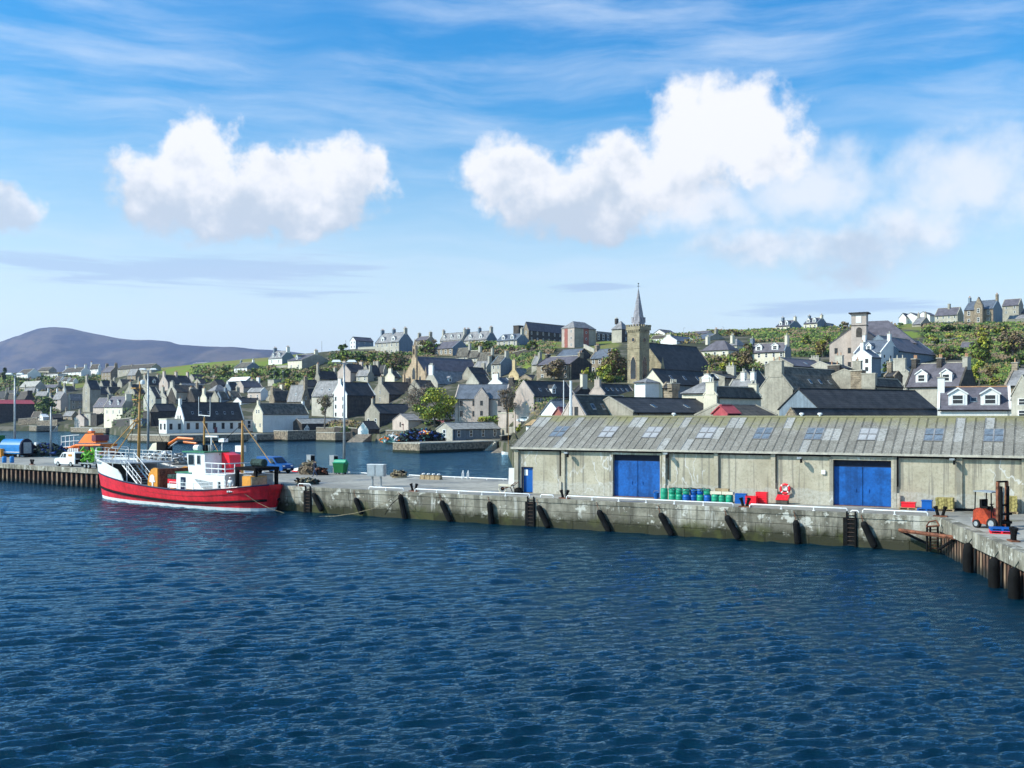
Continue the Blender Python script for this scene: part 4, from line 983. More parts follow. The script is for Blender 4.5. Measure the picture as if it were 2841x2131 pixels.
def steeple():
    r_, q_ = H('church nave with a great dark slate roof right of the stone tower', '5', 296, 838, 1492, 1300, 1122, 778, 'sand', 'sl', 'L', ch='', cat='church', name='church_nave', d=305, al=44, sink=4)
    for f_ in (.02, .98):
        k = MB(); y = q_['ll'] * f_
        k.cbox((-.2, y, q_['he'] * .5), (1.1, 1.1, q_['he'])); k.lathe([(.75, q_['he']), (.7, q_['he'] + .3), (0.02, q_['he'] + 3.6)], 4, c=(-.2, y, 0))
        k.build('pinnacle', 'sand', r_)
    o, lr, ll, d, hz = frame('5', 372, 525, 652, 1300, 44, 297)
    t = thing('church_tower', 'square stone church tower with battlements and a slender grey spire', 'church tower', o, R(46))
    zt = hz(650)
    b = MB(); b.box((0, 0, -5), (lr, ll, zt)); b.build('wall', 'sand', t)
    for zz in (hz(1010), hz(860), zt):
        b = MB(); b.box((-.12, -.12, zz), (lr + .12, ll + .12, zz + .28)); b.build('string_course', 'sand', t)
    b = MB(); zp = hz(575)
    for i in range(6):
        for j in (0, 1):
            b.box((lr * i / 6 + .1, -.32 if j == 0 else ll, zt + .3), (lr * i / 6 + .5, .0 if j == 0 else ll + .32, zt + .75))
            b.box((-.32 if j == 0 else lr, ll * i / 6 + .1, zt + .3), (.0 if j == 0 else lr + .32, ll * i / 6 + .5, zt + .75))
    b.box((-.35, -.35, zt + .75), (lr + .35, .1, zp)); b.box((-.35, ll - .1, zt + .75), (lr + .35, ll + .35, zp))
    b.box((-.35, .1, zt + .75), (.1, ll - .1, zp)); b.box((lr - .1, .1, zt + .75), (lr + .35, ll - .1, zp))
    b.build('parapet', 'sand', t)
    for i in range(5):
        for (x0, y0) in ((lr * i / 4.3 - .35, -.35), (lr * i / 4.3 - .35, ll + .0), (-.35, ll * i / 4.3 - .35), (lr + .0, ll * i / 4.3 - .35)):
            b = MB(); b.box((x0, y0, zp), (x0 + .5, y0 + .35, zp + .62)); b.build('merlon', 'sand', t)
    sp = MB(); zs, ztip = zt + .8, hz(72); cx_, cy_ = lr / 2, ll / 2
    rr = min(lr, ll) * .60
    sp.lathe([(rr, zs), (rr * .78, zs + 1.4), (rr * .70, zs + 2.2), (.05, ztip)], 8, c=(cx_, cy_, 0)); so = sp.build('spire', 'lead', t)
    wv = MB(); wv.tube([(cx_, cy_, ztip - .3), (cx_, cy_, ztip + 1.3)], .05, 6); wv.box((cx_ - .4, cy_ - .04, ztip + .6), (cx_ + .4, cy_ + .04, ztip + .68))
    wv.box((cx_ - .04, cy_ - .4, ztip + .5), (cx_ + .04, cy_ + .4, ztip + .58)); wv.box((cx_ - .25, cy_ - .04, ztip + 1.2), (cx_ + .3, cy_ + .04, ztip + 1.5)); wv.build('weathercock', 'black', so)
    for i in range(4):
        a = R(45) + i * math.pi / 2
        lk = MB(); lk.cbox((cx_ + rr * .62 * math.cos(a), cy_ + rr * .62 * math.sin(a), zs + 3), (.7, .7, 1.6)); lk.build('lucarne', 'lead', so)
    for face, c in (('L', ll / 2), ('R', lr / 2)):
        b = MB(); arch(b, c, 2.4, hz(1255), hz(945), face, 0, .10); arch(b, c, 1.9, hz(1248), hz(965), face, 1, .14)
        b.build('lancet_window', ['sandp', 'glass'], t)
        b = MB(); zz = hz(745)
        p0, p1, p2 = ((-.02, c, zz), (-.14, c, zz), (-.18, c, zz)) if face == 'L' else ((c, -.02, zz), (c, -.14, zz), (c, -.18, zz))
        b.tube([p0, p1], .75, 14, 0); b.tube([p1, p2], .55, 14, 1); b.build('round_window', ['sandp', 'glass'], t)
steeple()
def kirk():
    r_, q_ = H('kirk with a tan gabled front and a wide purple slate roof', '3', 1080, 1392, 2118, 880, 742, 498, 'sandp', 'pu', 'L', ch='', cat='church', name='kirk', al=45)
    ll, he, hr = q_['ll'], q_['he'], q_['hr']; c = ll * .5; d = q_['d']; px = d / F / 4.608
    k = MB(); w = 1.5
    k.box((-.6, c - w, -3), (.3, c + w, hr - .4)); k.build('front_buttress', 'sandp', r_)
    k = MB(); k.box((-.55, c - .85, hr - .4), (.6, c + .85, hr + 135 * px)); k.box((-.7, c - 1.0, hr + 135 * px), (.75, c + 1.0, hr + 142 * px))
    k.lathe([(.95, hr + 142 * px), (.02, hr + 235 * px)], 4, c=(0, c, 0)); bo = k.build('bellcote', 'sandp', r_)
    k = MB(); arch(k, c, .9, hr + 30 * px, hr + 110 * px, 'L', 0, .62); k.build('bell_opening', 'black', bo)
    k = MB(); arch(k, c, 2.2, he - 1.5, he + 3.6, 'L', 0, .66); arch(k, c, 1.7, he - 1.4, he + 3.2, 'L', 1, .70); k.build('arched_window', ['sand', 'glass'], r_)
    for y in (.15, ll - .15):
        k = MB(); k.cbox((-.1, y, he * .5), (.9, .9, he + 1.2)); k.lathe([(.6, he + .6), (.02, he + 3.6)], 4, c=(-.1, y, 0)); k.build('pinnacle', 'sandp', r_)
    for s in (.27, .73):
        k = MB(); arch(k, ll * s, 1.1, 1.5, he * .95, 'L', 0, .06); k.build('arched_window', 'glass', r_)
kirk()
def square_church():
    dd = land(ZX('6', 1800), ZY('6', 1000))
    H('broad hall church roof in purple slate behind the square tower', '6', 1150, 2215, 2300, 1010, 705, 362, 'pk', 'pu', 'R', al=28, hip=True, ch='', w=17, cat='church', name='church_hall', d=dd + 8)
    r_, q_ = H('pinkish church gable with the square tower standing in its middle', '6', 1112, 1800, 1990, 1060, 690, 455, 'pk', 'pu', 'L', al=28, ch='', cat='church', name='church', d=dd, w=16, wl=(4, 2, 1.0), winm=WIND, skew=False)
    o, lr, ll, d, hz = frame('6', 1390, 1582, 1652, 1060, 28, dd - 1.2)
    t = thing('church_tower', 'square flat topped church tower with a white panel, pinkish harl', 'church tower', o, R(62))
    lr = ll * .85
    b = MB(); b.box((0, 0, -3), (lr, ll, hz(318))); b.build('wall', 'pk', t)
    b = MB(); b.box((-.7, -.7, hz(318)), (lr + .7, ll + .7, hz(303))); b.build('roof', 'sl', t)
    b = MB(); b.box((-.12, -.12, hz(475)), (lr + .1, ll + .1, hz(465))); b.build('string_course', 'dk', t)
    b = MB(); b.box((-.1, ll * .33, hz(438)), (.05, ll * .68, hz(350))); b.build('white_panel', 'trim', t)
    b = MB(); arch(b, ll * .48, ll * .38, hz(620), hz(495), 'L', 0, .08, False); b.build('arched_window', 'dk', t)
    b = MB(); b.lathe([(.1, hz(303)), (.25, hz(300)), (.1, hz(290))], 6, c=(lr / 2, ll / 2, 0)); b.build('finial', 'black', t)
square_church()

# ================================================================== FAR SHORE WALLS
defmat('weed', (0.022, 0.028, 0.010), var=.5, scale=2, bump=.8)
def block(label, z, xL, xM, xR, base, top, al=42, name='sea_wall', mat='rub', cat='sea wall', steps=0, width=None):
    o, lr, ll, d, hz = frame(z, xL, xM, xR, base, al, None, True)
    if width: ll = width
    h = hz(top)
    t = thing(name, label, cat, o, R(90 - al))
    b = MB(); b.box((0, 0, -2), (lr, ll, h - .22)); b.build('masonry', mat, t)
    b = MB(); n = max(3, int(lr / 3))
    for i in range(n):
        k = MB(); x0 = lr * i / n; k.box((x0 + .02, -.12, h - .22), (x0 + lr / n - .02, .7, h + random.uniform(-.03, .05))); k.build('cope_stone', 'cope', t)
    n = max(2, int(ll / 3))
    for i in range(n):
        k = MB(); y0 = .7 + (ll - .7) * i / n; k.box((-.12, y0 + .02, h - .22), (.6, y0 + (ll - .7) / n - .02, h + random.uniform(-.03, .05))); k.build('cope_stone', 'cope', t)
    b = MB(); b.box((.6, .7, h - .3), (lr - .05, ll - .05, h - .05)); b.build('quay_top', 'gr', t)
    b = MB(); b.box((-.06, -.06, -2), (lr + .02, ll + .02, .55)); b.build('weed_band', 'weed', t)
    if steps:
        for i in range(steps):
            k = MB(); x0 = lr * .72 + i * .55; k.box((x0, -1.0, -1), (x0 + .55, -.06, h * (i + 1) / steps - .2)); k.build('step', 'cope', t)
    return t, d, h, o, lr, ll
block('low sea wall under the red roofed shed at the far left', 'p', 232, 462, 560, 273, 192, name='sea_wall', al=35)
block('short pier with a dark face and pale ramp, far left shore', 'p', 372, 466, 735, 315, 238, steps=5)
block('dark sided little quay behind the orange lifeboat', 'p', 905, 1352, 1682, 343, 265)
block('long sea wall with green weed in front of the white house', 'F', 354, 470, 760, 1231, 1208, steps=6)
block('sea wall under the ochre gable with a dark right side', '2', 1470, 1650, 2015, 1588, 1452)
block('old stone wall end with a slit window beside the bare tree', 'F', 877, 930, 973, 1226, 1200, mat='st')
block('tall rubble garden wall left of the creel heap', 'F', 1054, 1182, 1196, 1232, 1194, al=24, width=14)
block('low stone pier carrying the heap of creels and nets', 'F', 1090, 1164, 1404, 1257, 1229, steps=7)
def slipway(label, p0, p1, w, z1):
    a, b_ = Vector(p0), Vector(p1)
    u = (b_ - a).normalized(); n = Vector((-u.y, u.x, 0)) * w / 2
    b = MB(); c0 = [a - n, a + n, b_ + n, b_ - n]
    vs = [(p.x, p.y, zz) for p, zz in zip(c0, (-.4, -.4, z1, z1))] + [(p.x, p.y, -3) for p in c0]
    b.poly(vs, [(0, 3, 2, 1), (4, 5, 6, 7), (0, 1, 5, 4), (1, 2, 6, 5), (2, 3, 7, 6), (3, 0, 4, 7)])
    tag(b.build('slipway', 'rub', fix=True), label, 'slipway')
slipway('weedy slipway running down from the tiny boathouse', S(ZX('3', 450), ZY('3', 1600), 318), S(ZX('3', 600), ZY('3', 1545), 336), 5, 2.3)
slipway('narrow slipway beside the small moored boat, by the warehouse', G(1365, 1259, 0), G(1412, 1243, 0.6), 2.5, 1.4)

# ================================================================== PIER AND QUAY WALLS
PB, PC = Vector((-19.9, 92.4, 0)), Vector((27.5, 64.8, 0))
PA, PL = Vector((-48.8, 120.8, 0)), Vector((-96, 155.5, 0))
PD = Vector((22.3, 36.0, 0))
def conc_mat():
    mt = bpy.data.materials.new('quay_concrete'); mt.use_nodes = True
    t = NT(mt.node_tree); b = t.n['Principled BSDF']
    g = t.new('ShaderNodeNewGeometry').outputs['Position']
    sx = t.new('ShaderNodeSeparateXYZ'); t.l.new(g, sx.inputs[0]); z = sx.outputs[2]
    n1 = t.noise(g, .30, 6, .65); n2 = t.noise(g, 2.2, 5, .65)
    c = t.mix(t.ss(n1, .38, .62), (0.16, 0.145, 0.11), (0.43, 0.395, 0.315))
    c = t.mix(t.m('MULTIPLY', t.ss(n2, .45, .7), .5), c, (0.11, 0.10, 0.075))
    sv = t.noise(t.mapv(g, scale=(1.1, 1.1, .12)), 1.3, 5, .65)
    c = t.mix(t.m('MULTIPLY', t.ss(sv, .555, .63), .6), c, (0.62, 0.60, 0.54))
    sd = t.noise(t.mapv(g, scale=(1.3, 1.3, .10), loc=(7, 3, 0)), 1.1, 4, .6)
    c = t.mix(t.m('MULTIPLY', t.ss(sd, .50, .60), .6), c, (0.07, 0.065, 0.05))
    edge = t.m('ADD', z, t.m('MULTIPLY', t.m('SUBTRACT', n2, .5), 1.3))
    c = t.mix(t.m('SUBTRACT', 1.0, t.ss(edge, .45, 1.25)), c, (0.026, 0.027, 0.011))
    gr = t.m('MULTIPLY', t.ss(t.noise(g, .5, 3), .52, .66), t.m('SUBTRACT', 1.0, t.ss(edge, .9, 1.6)))
    c = t.mix(t.m('MULTIPLY', gr, .4), c, (0.10, 0.11, 0.025))
    rnd = t.new('ShaderNodeObjectInfo').outputs['Random']
    c = t.mix(t.m('MULTIPLY', rnd, .30), c, (0.085, 0.078, 0.058))
    lime = t.m('MULTIPLY', t.ss(t.noise(g, .9, 6, .7), .565, .63), t.ss(z, .3, 1.0))
    c = t.mix(t.m('MULTIPLY', lime, .8), c, (0.60, 0.58, 0.51))
    t.l.new(c, b.inputs['Base Color']); b.inputs['Roughness'].default_value = .85; b.inputs['Specular IOR Level'].default_value = .25
    bp = t.new('ShaderNodeBump'); bp.inputs['Strength'].default_value = .6; bp.inputs['Distance'].default_value = .06
    t.put(bp.inputs['Height'], t.m('ADD', n2, t.noise(g, 9, 3))); t.l.new(bp.outputs[0], b.inputs['Normal'])
    return mt
M['quay'] = conc_mat()
def deck_mat():
    mt = bpy.data.materials.new('pier_concrete'); mt.use_nodes = True
    t = NT(mt.node_tree); b = t.n['Principled BSDF']
    g = t.new('ShaderNodeNewGeometry').outputs['Position']
    n1 = t.noise(g, .13, 5, .6); n2 = t.noise(g, 1.3, 6, .65)
    c = t.mix(t.ss(n1, .38, .62), (0.235, 0.22, 0.19), (0.36, 0.335, 0.285))
    c = t.mix(t.m('MULTIPLY', t.ss(n2, .48, .66), .45), c, (0.10, 0.097, 0.088))
    pd = t.noise(t.mapv(g, scale=(.22, .35, 1), loc=(4, 0, 0), rot=(0, 0, .5)), .8, 4, .6)
    wet = t.ss(pd, .565, .62)
    c = t.mix(t.m('MULTIPLY', wet, .55), c, (0.05, 0.048, 0.043))
    tr = t.noise(t.mapv(g, scale=(.08, 1.5, 1), rot=(0, 0, R(28))), .9, 3, .6)
    c = t.mix(t.m('MULTIPLY', t.ss(tr, .53, .62), .35), c, (0.09, 0.085, 0.08))
    t.l.new(c, b.inputs['Base Color'])
    t.l.new(t.m('SUBTRACT', .9, t.m('MULTIPLY', wet, .55)), b.inputs['Roughness'])
    bp = t.new('ShaderNodeBump'); bp.inputs['Strength'].default_value = .35; bp.inputs['Distance'].default_value = .03
    t.put(bp.inputs['Height'], t.m('ADD', n2, t.noise(g, 14, 3))); t.l.new(bp.outputs[0], b.inputs['Normal'])
    return mt
M['deck'] = deck_mat()
def pier_deck():
    u = (PC - PB).normalized(); n = Vector((-u.y, u.x, 0))
    out = [PL, PA, PB, PC, PD, Vector((80, 36, 0)), Vector((110, 84, 0)), Vector((26, 103, 0)), Vector((2, 106, 0)), Vector((-.6, 102.6, 0)), Vector((-19, 113.8, 0)), Vector((-31, 122, 0)), Vector((-58, 145, 0)), Vector((-80, 163, 0)), Vector((-120, 190, 0))]
    c = sum(out, Vector()) / len(out)
    inset = []
    b = MB(); k = len(out)
    top = [(p.x, p.y, QZ) for p in out]; bot = [(p.x, p.y, -3) for p in out]
    # walls drawn 0.35 m inside so that the built blocks and piles stand in front
    def sh(i):
        p = out[i]; a = out[i - 1]; q = out[(i + 1) % k]
        d1 = (p - a).normalized(); d2 = (q - p).normalized()
        nn = (Vector((-d1.y, d1.x, 0)) + Vector((-d2.y, d2.x, 0))).normalized()
        return p + nn * .42
    ins = [sh(i) for i in range(k)]
    topi = [(p.x, p.y, QZ) for p in ins]; boti = [(p.x, p.y, -3) for p in ins]
    b.poly(topi, [tuple(range(k))]); b.poly(topi + boti, [(i, i + k, (i + 1) % k + k, (i + 1) % k) for i in range(k)])
    tag(b.build('pier', 'deck', fix=True), kind='structure')
pier_deck()
UB = MB().box((0, 0, 0), (1, 1, 1))
def unit_block():
    b = MB(); e = .012
    v = []
    b.box((0, 0, 0), (1, 1, 1)); return b.mesh('concrete_block', 'quay')
BLK = unit_block()
def line_pt(px, z=None, A=PB, B=PC, off=0.0):
    """distance along a quay line at which a photo column meets it"""
    u = (B - A).normalized(); n = Vector((u.y, -u.x, 0)); P = A + n * off
    k = (px - CX) / F
    return (k * P.y - P.x) / (u.x - k * u.y)
def quay_z(py, px, A=PB, B=PC, off=0.0):
    u = (B - A).normalized(); n = Vector((u.y, -u.x, 0)); p = A + n * off + u * line_pt(px, None, A, B, off)
    return CZ - (py - HY) / F * p.y
def block_wall(A, B, label):
    u = (B - A).normalized(); ln = (B - A).length
    t = thing('quay_wall', label, 'quay wall', (A.x, A.y, 0), math.atan2(u.y, u.x))
    courses = [(-1.2, .62), (.62, 1.28), (1.28, 1.94)]
    for ci, (z0, z1) in enumerate(courses):
        x = -random.uniform(0, 1.5) if ci % 2 else 0.0
        x = max(x, 0); first = True
        while x < ln - .1:
            w = random.uniform(2.6, 3.6) * (.5 if first and ci % 2 else 1)
            w = min(w, ln - x); first = False
            if ln - x - w < .8: w = ln - x
            o = link('concrete_block', BLK, t, (x + .012, random.uniform(-.02, .012), z0 + .012)); o.scale = (w - .024, .40, z1 - z0 - .024)
            x += w
    x = 0
    while x < ln - .1:
        w = min(4.6, ln - x)
        if ln - x - w < 1: w = ln - x
        o = link('cope_block', BLK, t, (x + .01, -.05, 1.95)); o.scale = (w - .02, .55, .31 + .004); x += w
    return t
block_wall(PB, PC, 'stained concrete quay wall hung with black fenders below the warehouse')
block_wall(PA, PB, 'shaded stretch of concrete quay wall behind the red boat')
def pile_wall(A, B, label, pitch, cope_h, ctop=QZ, mat='pile', lead=0.0):
    u = (B - A).normalized(); ln = (B - A).length
    t = thing('sheet_pile_wall', label, 'quay wall', (A.x, A.y, 0), math.atan2(u.y, u.x))
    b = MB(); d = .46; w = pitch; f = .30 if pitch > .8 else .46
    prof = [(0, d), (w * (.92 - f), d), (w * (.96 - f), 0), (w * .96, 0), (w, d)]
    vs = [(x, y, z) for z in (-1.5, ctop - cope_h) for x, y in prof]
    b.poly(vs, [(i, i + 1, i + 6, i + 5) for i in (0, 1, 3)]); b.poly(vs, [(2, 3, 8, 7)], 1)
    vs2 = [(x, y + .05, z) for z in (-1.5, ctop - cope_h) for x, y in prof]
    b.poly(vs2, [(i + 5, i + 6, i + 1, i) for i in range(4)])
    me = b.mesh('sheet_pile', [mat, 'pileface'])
    n = int(ln / pitch)
    for i in range(n): link('sheet_pile', me, t, (i * pitch, .05, 0))
    x = 0
    while x < ln - .1:
        w_ = min(random.uniform(2.6, 3.4), ln - x)
        if ln - x - w_ < 1: w_ = ln - x
        o = link('cope_block', BLK, t, (x + .015, -.16 + random.uniform(-.03, .03), ctop - cope_h)); o.scale = (w_ - .03, .62, cope_h + .004); x += w_
    return t
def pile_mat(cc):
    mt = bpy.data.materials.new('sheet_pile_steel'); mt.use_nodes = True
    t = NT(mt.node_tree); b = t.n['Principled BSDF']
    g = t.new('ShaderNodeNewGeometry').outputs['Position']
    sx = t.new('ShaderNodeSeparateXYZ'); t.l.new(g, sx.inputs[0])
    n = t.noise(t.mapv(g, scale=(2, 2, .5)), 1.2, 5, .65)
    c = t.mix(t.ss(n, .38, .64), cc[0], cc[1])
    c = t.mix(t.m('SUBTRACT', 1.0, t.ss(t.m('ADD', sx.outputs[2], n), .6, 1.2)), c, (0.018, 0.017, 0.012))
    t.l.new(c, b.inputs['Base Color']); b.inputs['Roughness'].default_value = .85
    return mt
M['pile'] = pile_mat(((0.022, 0.012, 0.009), (0.075, 0.040, 0.025)))  # recess steel near-black beside the paler flanges: trough shade painted in
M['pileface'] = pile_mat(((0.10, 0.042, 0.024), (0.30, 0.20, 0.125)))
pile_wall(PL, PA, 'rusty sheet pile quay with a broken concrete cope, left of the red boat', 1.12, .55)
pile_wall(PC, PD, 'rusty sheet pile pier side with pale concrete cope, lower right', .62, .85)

UQ = (PC - PB).normalized(); NQ = Vector((UQ.y, -UQ.x, 0)); AQ = math.atan2(UQ.y, UQ.x)
# white pipe rails along the edge
def rail(px0, px1, label, h=.27):
    s0, s1 = line_pt(px0), line_pt(px1)
    p = PB + UQ * s0 - NQ * .28
    t = thing('edge_rail', label, 'railing', (p.x, p.y, QZ), AQ, 'white pipe rails along the quay edge'); L = s1 - s0
    b = MB(); r = .042
    b.tube([(0, 0, .0), (0, 0, h - .08), (.08, 0, h), (L - .08, 0, h), (L, 0, h - .08), (L, 0, 0)], r, 8); b.build('pipe', 'whitepipe', t, smooth=True)
    n = max(1, round(L / 2.4))
    for i in range(1, n):
        b = MB(); b.tube([(L * i / n, 0, 0), (L * i / n, 0, h)], .04, 6); b.cbox((L * i / n, 0, .02), (.16, .16, .04)); b.build('post', 'whitepipe', t)
for a_, b_, l_ in ((822, 856, 'short white pipe rail nearest the red boat stern'), (1018, 1114, 'white pipe rail in front of the two grey cabinets'), (1146, 1465, 'long white pipe rail left of the first quay ladder'), (1495, 1531, 'very short white hoop rail right of the first ladder'),
                   (1567, 2031, 'long white pipe rail in front of the barrels'), (2077, 2348, 'white pipe rail in front of the right blue doors'), (2358, 2380, 'tiny white hoop over the right quay ladder'), (2391, 2572, 'white pipe rail ending at the rusty frame')):
    rail(a_, b_, l_, .27 if b_ - a_ > 30 else .15)
# slanting black fenders on chains
FEND = MB().lathe([(.02, 0), (.17, .05), (.22, .16), (.22, .9), (.215, 1.0)][:4] + [(.22, .9)], 12)
def fender(px0, py0, px1, py1, label):
    off = .26
    def wp(px, py):
        s = line_pt(px, None, PB, PC, off); return PB + NQ * off + UQ * s + Vector((0, 0, quay_z(py, px, PB, PC, off)))
    a, b_ = wp(px0, py0), wp(px1, py1)
    s = line_pt(px0); top = PB + UQ * (s - .1) + Vector((0, 0, QZ - .06)) + NQ * .1
    t = thing('fender', label, 'fender', a, 0, 'black fenders hung along the quay wall')
    v = b_ - a; L = v.length; u = v / L; r = .235
    b = MB(); pts = [Vector((0, 0, 0)) - u * .02, u * .08, u * .2] + [u * (L * f) for f in (.35, .5, .65, .8)] + [v - u * .2, v - u * .06, v]
    b.tube(pts, [r * .45, r * .8, r, r * 1.01, r * .98, r * 1.01, r, r, r * .85, r * .5], 12); b.build('body', 'black', t, smooth=False)
    c = MB(); q = top - a; n = max(3, int(q.length / .12))
    for i in range(n):
        p0, p1 = q * (i / n), q * ((i + .85) / n); c.tube([p0, (p0 + p1) / 2 + Vector((.03 if i % 2 else -.03, 0, 0)), p1], .028, 5)
    c.build('chain', 'rust', t)
FL = ['under the two grey cabinets, leftmost', 'second from the left', 'third from the left with a slack rope on it', 'fourth from the left', 'hanging upright left of the first quay ladder', 'just right of the first quay ladder', 'below the left blue warehouse doors', 'below the green barrels', 'below the red fish boxes', 'hanging upright below the lifebuoy', 'rightmost, beside the right quay ladder']
for i, f_ in enumerate([(869, 1369, 893, 1418), (986, 1382, 1004, 1427), (1110, 1373, 1125, 1447), (1224, 1390, 1250, 1449), (1358, 1392, 1364, 1460), (1493, 1403, 1521, 1464), (1660, 1416, 1691, 1477), (1831, 1424, 1865, 1487), (2015, 1431, 2050, 1496), (2208, 1444, 2214, 1512), (2394, 1448, 2428, 1520)]):
    fender(*f_, 'black rubber fender on a chain, ' + FL[i])
def big_fender(px0, py0, py1, label):
    s = line_pt(px0, None, PC, PD, .36); u = (PD - PC).normalized(); n = Vector((u.y, -u.x, 0))
    p = PC + u * s + n * .36; z0 = CZ - (py0 - HY) / F * p.y; z1 = CZ - (py1 - HY) / F * p.y
    t = thing('pile_fender', label, 'fender', (p.x, p.y, 0), 0, 'big black fenders on the right pier')
    b = MB(); r = .28
    b.lathe([(r * .5, z1), (r * .9, z1 + .2), (r, z1 + .5), (r * 1.03, (z0 + z1) / 2), (r, z0 - .5), (r * .85, z0 - .15), (r * .35, z0)], 14); b.build('body', 'black', t, smooth=True)
    c = MB(); c.tube([(0, 0, z0 - .05), Vector((0, 0, 0)) - n * .5 + Vector((0, 0, QZ))], .03, 5); c.build('rope', 'net', t)
big_fender(2686, 1506, 1610, 'fat black fender on the right pier, nearest the rusty frame')
big_fender(2758, 1546, 1660, 'fat black fender in the middle of the right pier')
big_fender(2814, 1574, 1690, 'fat black fender on the right pier, nearest the picture edge')
def ladder(px, label, z0=-.6, w=.55):
    s = line_pt(px); p = PB + UQ * s + NQ * .08
    t = thing('quay_ladder', label, 'ladder', (p.x, p.y, 0), AQ, 'ladders down the quay wall')
    for x in (-w / 2, w / 2):
        b = MB(); b.box((x - .05, -.06, z0), (x + .05, .02, QZ + .12)); b.build('stringer', 'black', t)
    n = 10
    for i in range(n):
        b = MB(); zz = z0 + (QZ - z0) * (i + .5) / n; b.tube([(-w / 2, -.03, zz), (w / 2, -.03, zz)], .03, 6); b.build('rung', 'pile', t)
    b = MB(); b.box((-w / 2 - .25, -.005, z0), (w / 2 + .1, .09, QZ - .3)); b.build('recess_plate', 'black', t)
ladder(856, 'rusty quay ladder close to the red boat stern'); ladder(1474, 'rusty quay ladder in the middle of the quay wall'); ladder(2362, 'rusty quay ladder under the right blue doors')
def bollard(p, label, sc=1.0, rz=0):
    t = thing('bollard', label, 'bollard', p, rz, 'mooring bollards along the quay')
    b = MB(); b.box((-.42, -.22, 0), (.42, .22, .07)); b.build('base_plate', 'rust', t)
    for s in (-1, 1):
        b = MB(); b.tube([(s * .14, 0, .05), (s * .2, 0, .3), (s * .3, 0, .62 * sc)], [.11, .095, .12], 10); b.tube([(s * .28, 0, .56 * sc), (s * .31, 0, .66 * sc)], [.15, .13], 10); b.build('post', 'black', t)
def on_quay(px, back=.75): 
    p = PB + UQ * line_pt(px) - NQ * back; return Vector((p.x, p.y, QZ))
bollard(on_quay(822, .6), 'black twin bollard at the quay corner beside the red boat stern', 1, AQ)
bollard(on_quay(1134), 'black twin bollard right of the two grey cabinets', 1, AQ)
bollard(on_quay(1554), 'black twin bollard in front of the warehouse side door', 1, AQ)
bollard(on_quay(2058), 'black twin bollard in front of the fish box stacks', 1, AQ)
bollard(on_quay(2606, .5), 'black bollard on the pier corner above the rusty frame', 1, AQ)
bollard(G(2812, 1502, QZ), 'rusty bollard on the right pier edge beside the blue pallets', 1.1, R(80))
bollard(G(89, 1289, QZ), 'rusty bollard on the sheet pile quay, far left', 1, R(-36))
def rust_frame():
    p = PC; t = thing('landing_frame', 'rusty beam and ladder frame bolted across the inner quay corner', 'frame', (p.x, p.y, 0), AQ)
    def loc(px, py, dep): 
        w = S(px, py, dep); r = Matrix.Rotation(-AQ, 3, 'Z') @ (w - Vector((p.x, p.y, 0))); return r
    b = MB(); a, c = loc(2496, 1471, 65.5), loc(2660, 1493, 60.6); b.tube([a, c], .13, 6); b.build('beam', 'rust', t)
    b = MB(); b.tube([loc(2500, 1474, 65.5), loc(2572, 1508, 64.4)], .09, 6); b.build('left_brace', 'black', t)
    b = MB(); b.tube([loc(2605, 1524, 63.2), loc(2650, 1495, 61)], .09, 6); b.build('right_brace', 'black', t)
    for x in (2572, 2581, 2602): 
        b = MB(); b.tube([loc(x, 1462, 63.6), loc(x, 1530, 63.6)], .07, 6); b.build('upright', 'black', t)
    for i in range(7):
        b = MB(); b.tube([loc(2572, 1470 + i * 8.5, 63.6), loc(2602, 1470 + i * 8.5, 63.6)], .035, 5); b.build('rung', 'rust', t)
    b = MB(); b.tube([loc(2570, 1460, 63.6), loc(2578, 1448, 63.9), loc(2597, 1444, 63.9), loc(2606, 1458, 63.5)], .05, 6); b.tube([loc(2570, 1461, 63.5), loc(2606, 1459, 63.5)], .06, 6); b.build('hoop', 'rust', t)
rust_frame()

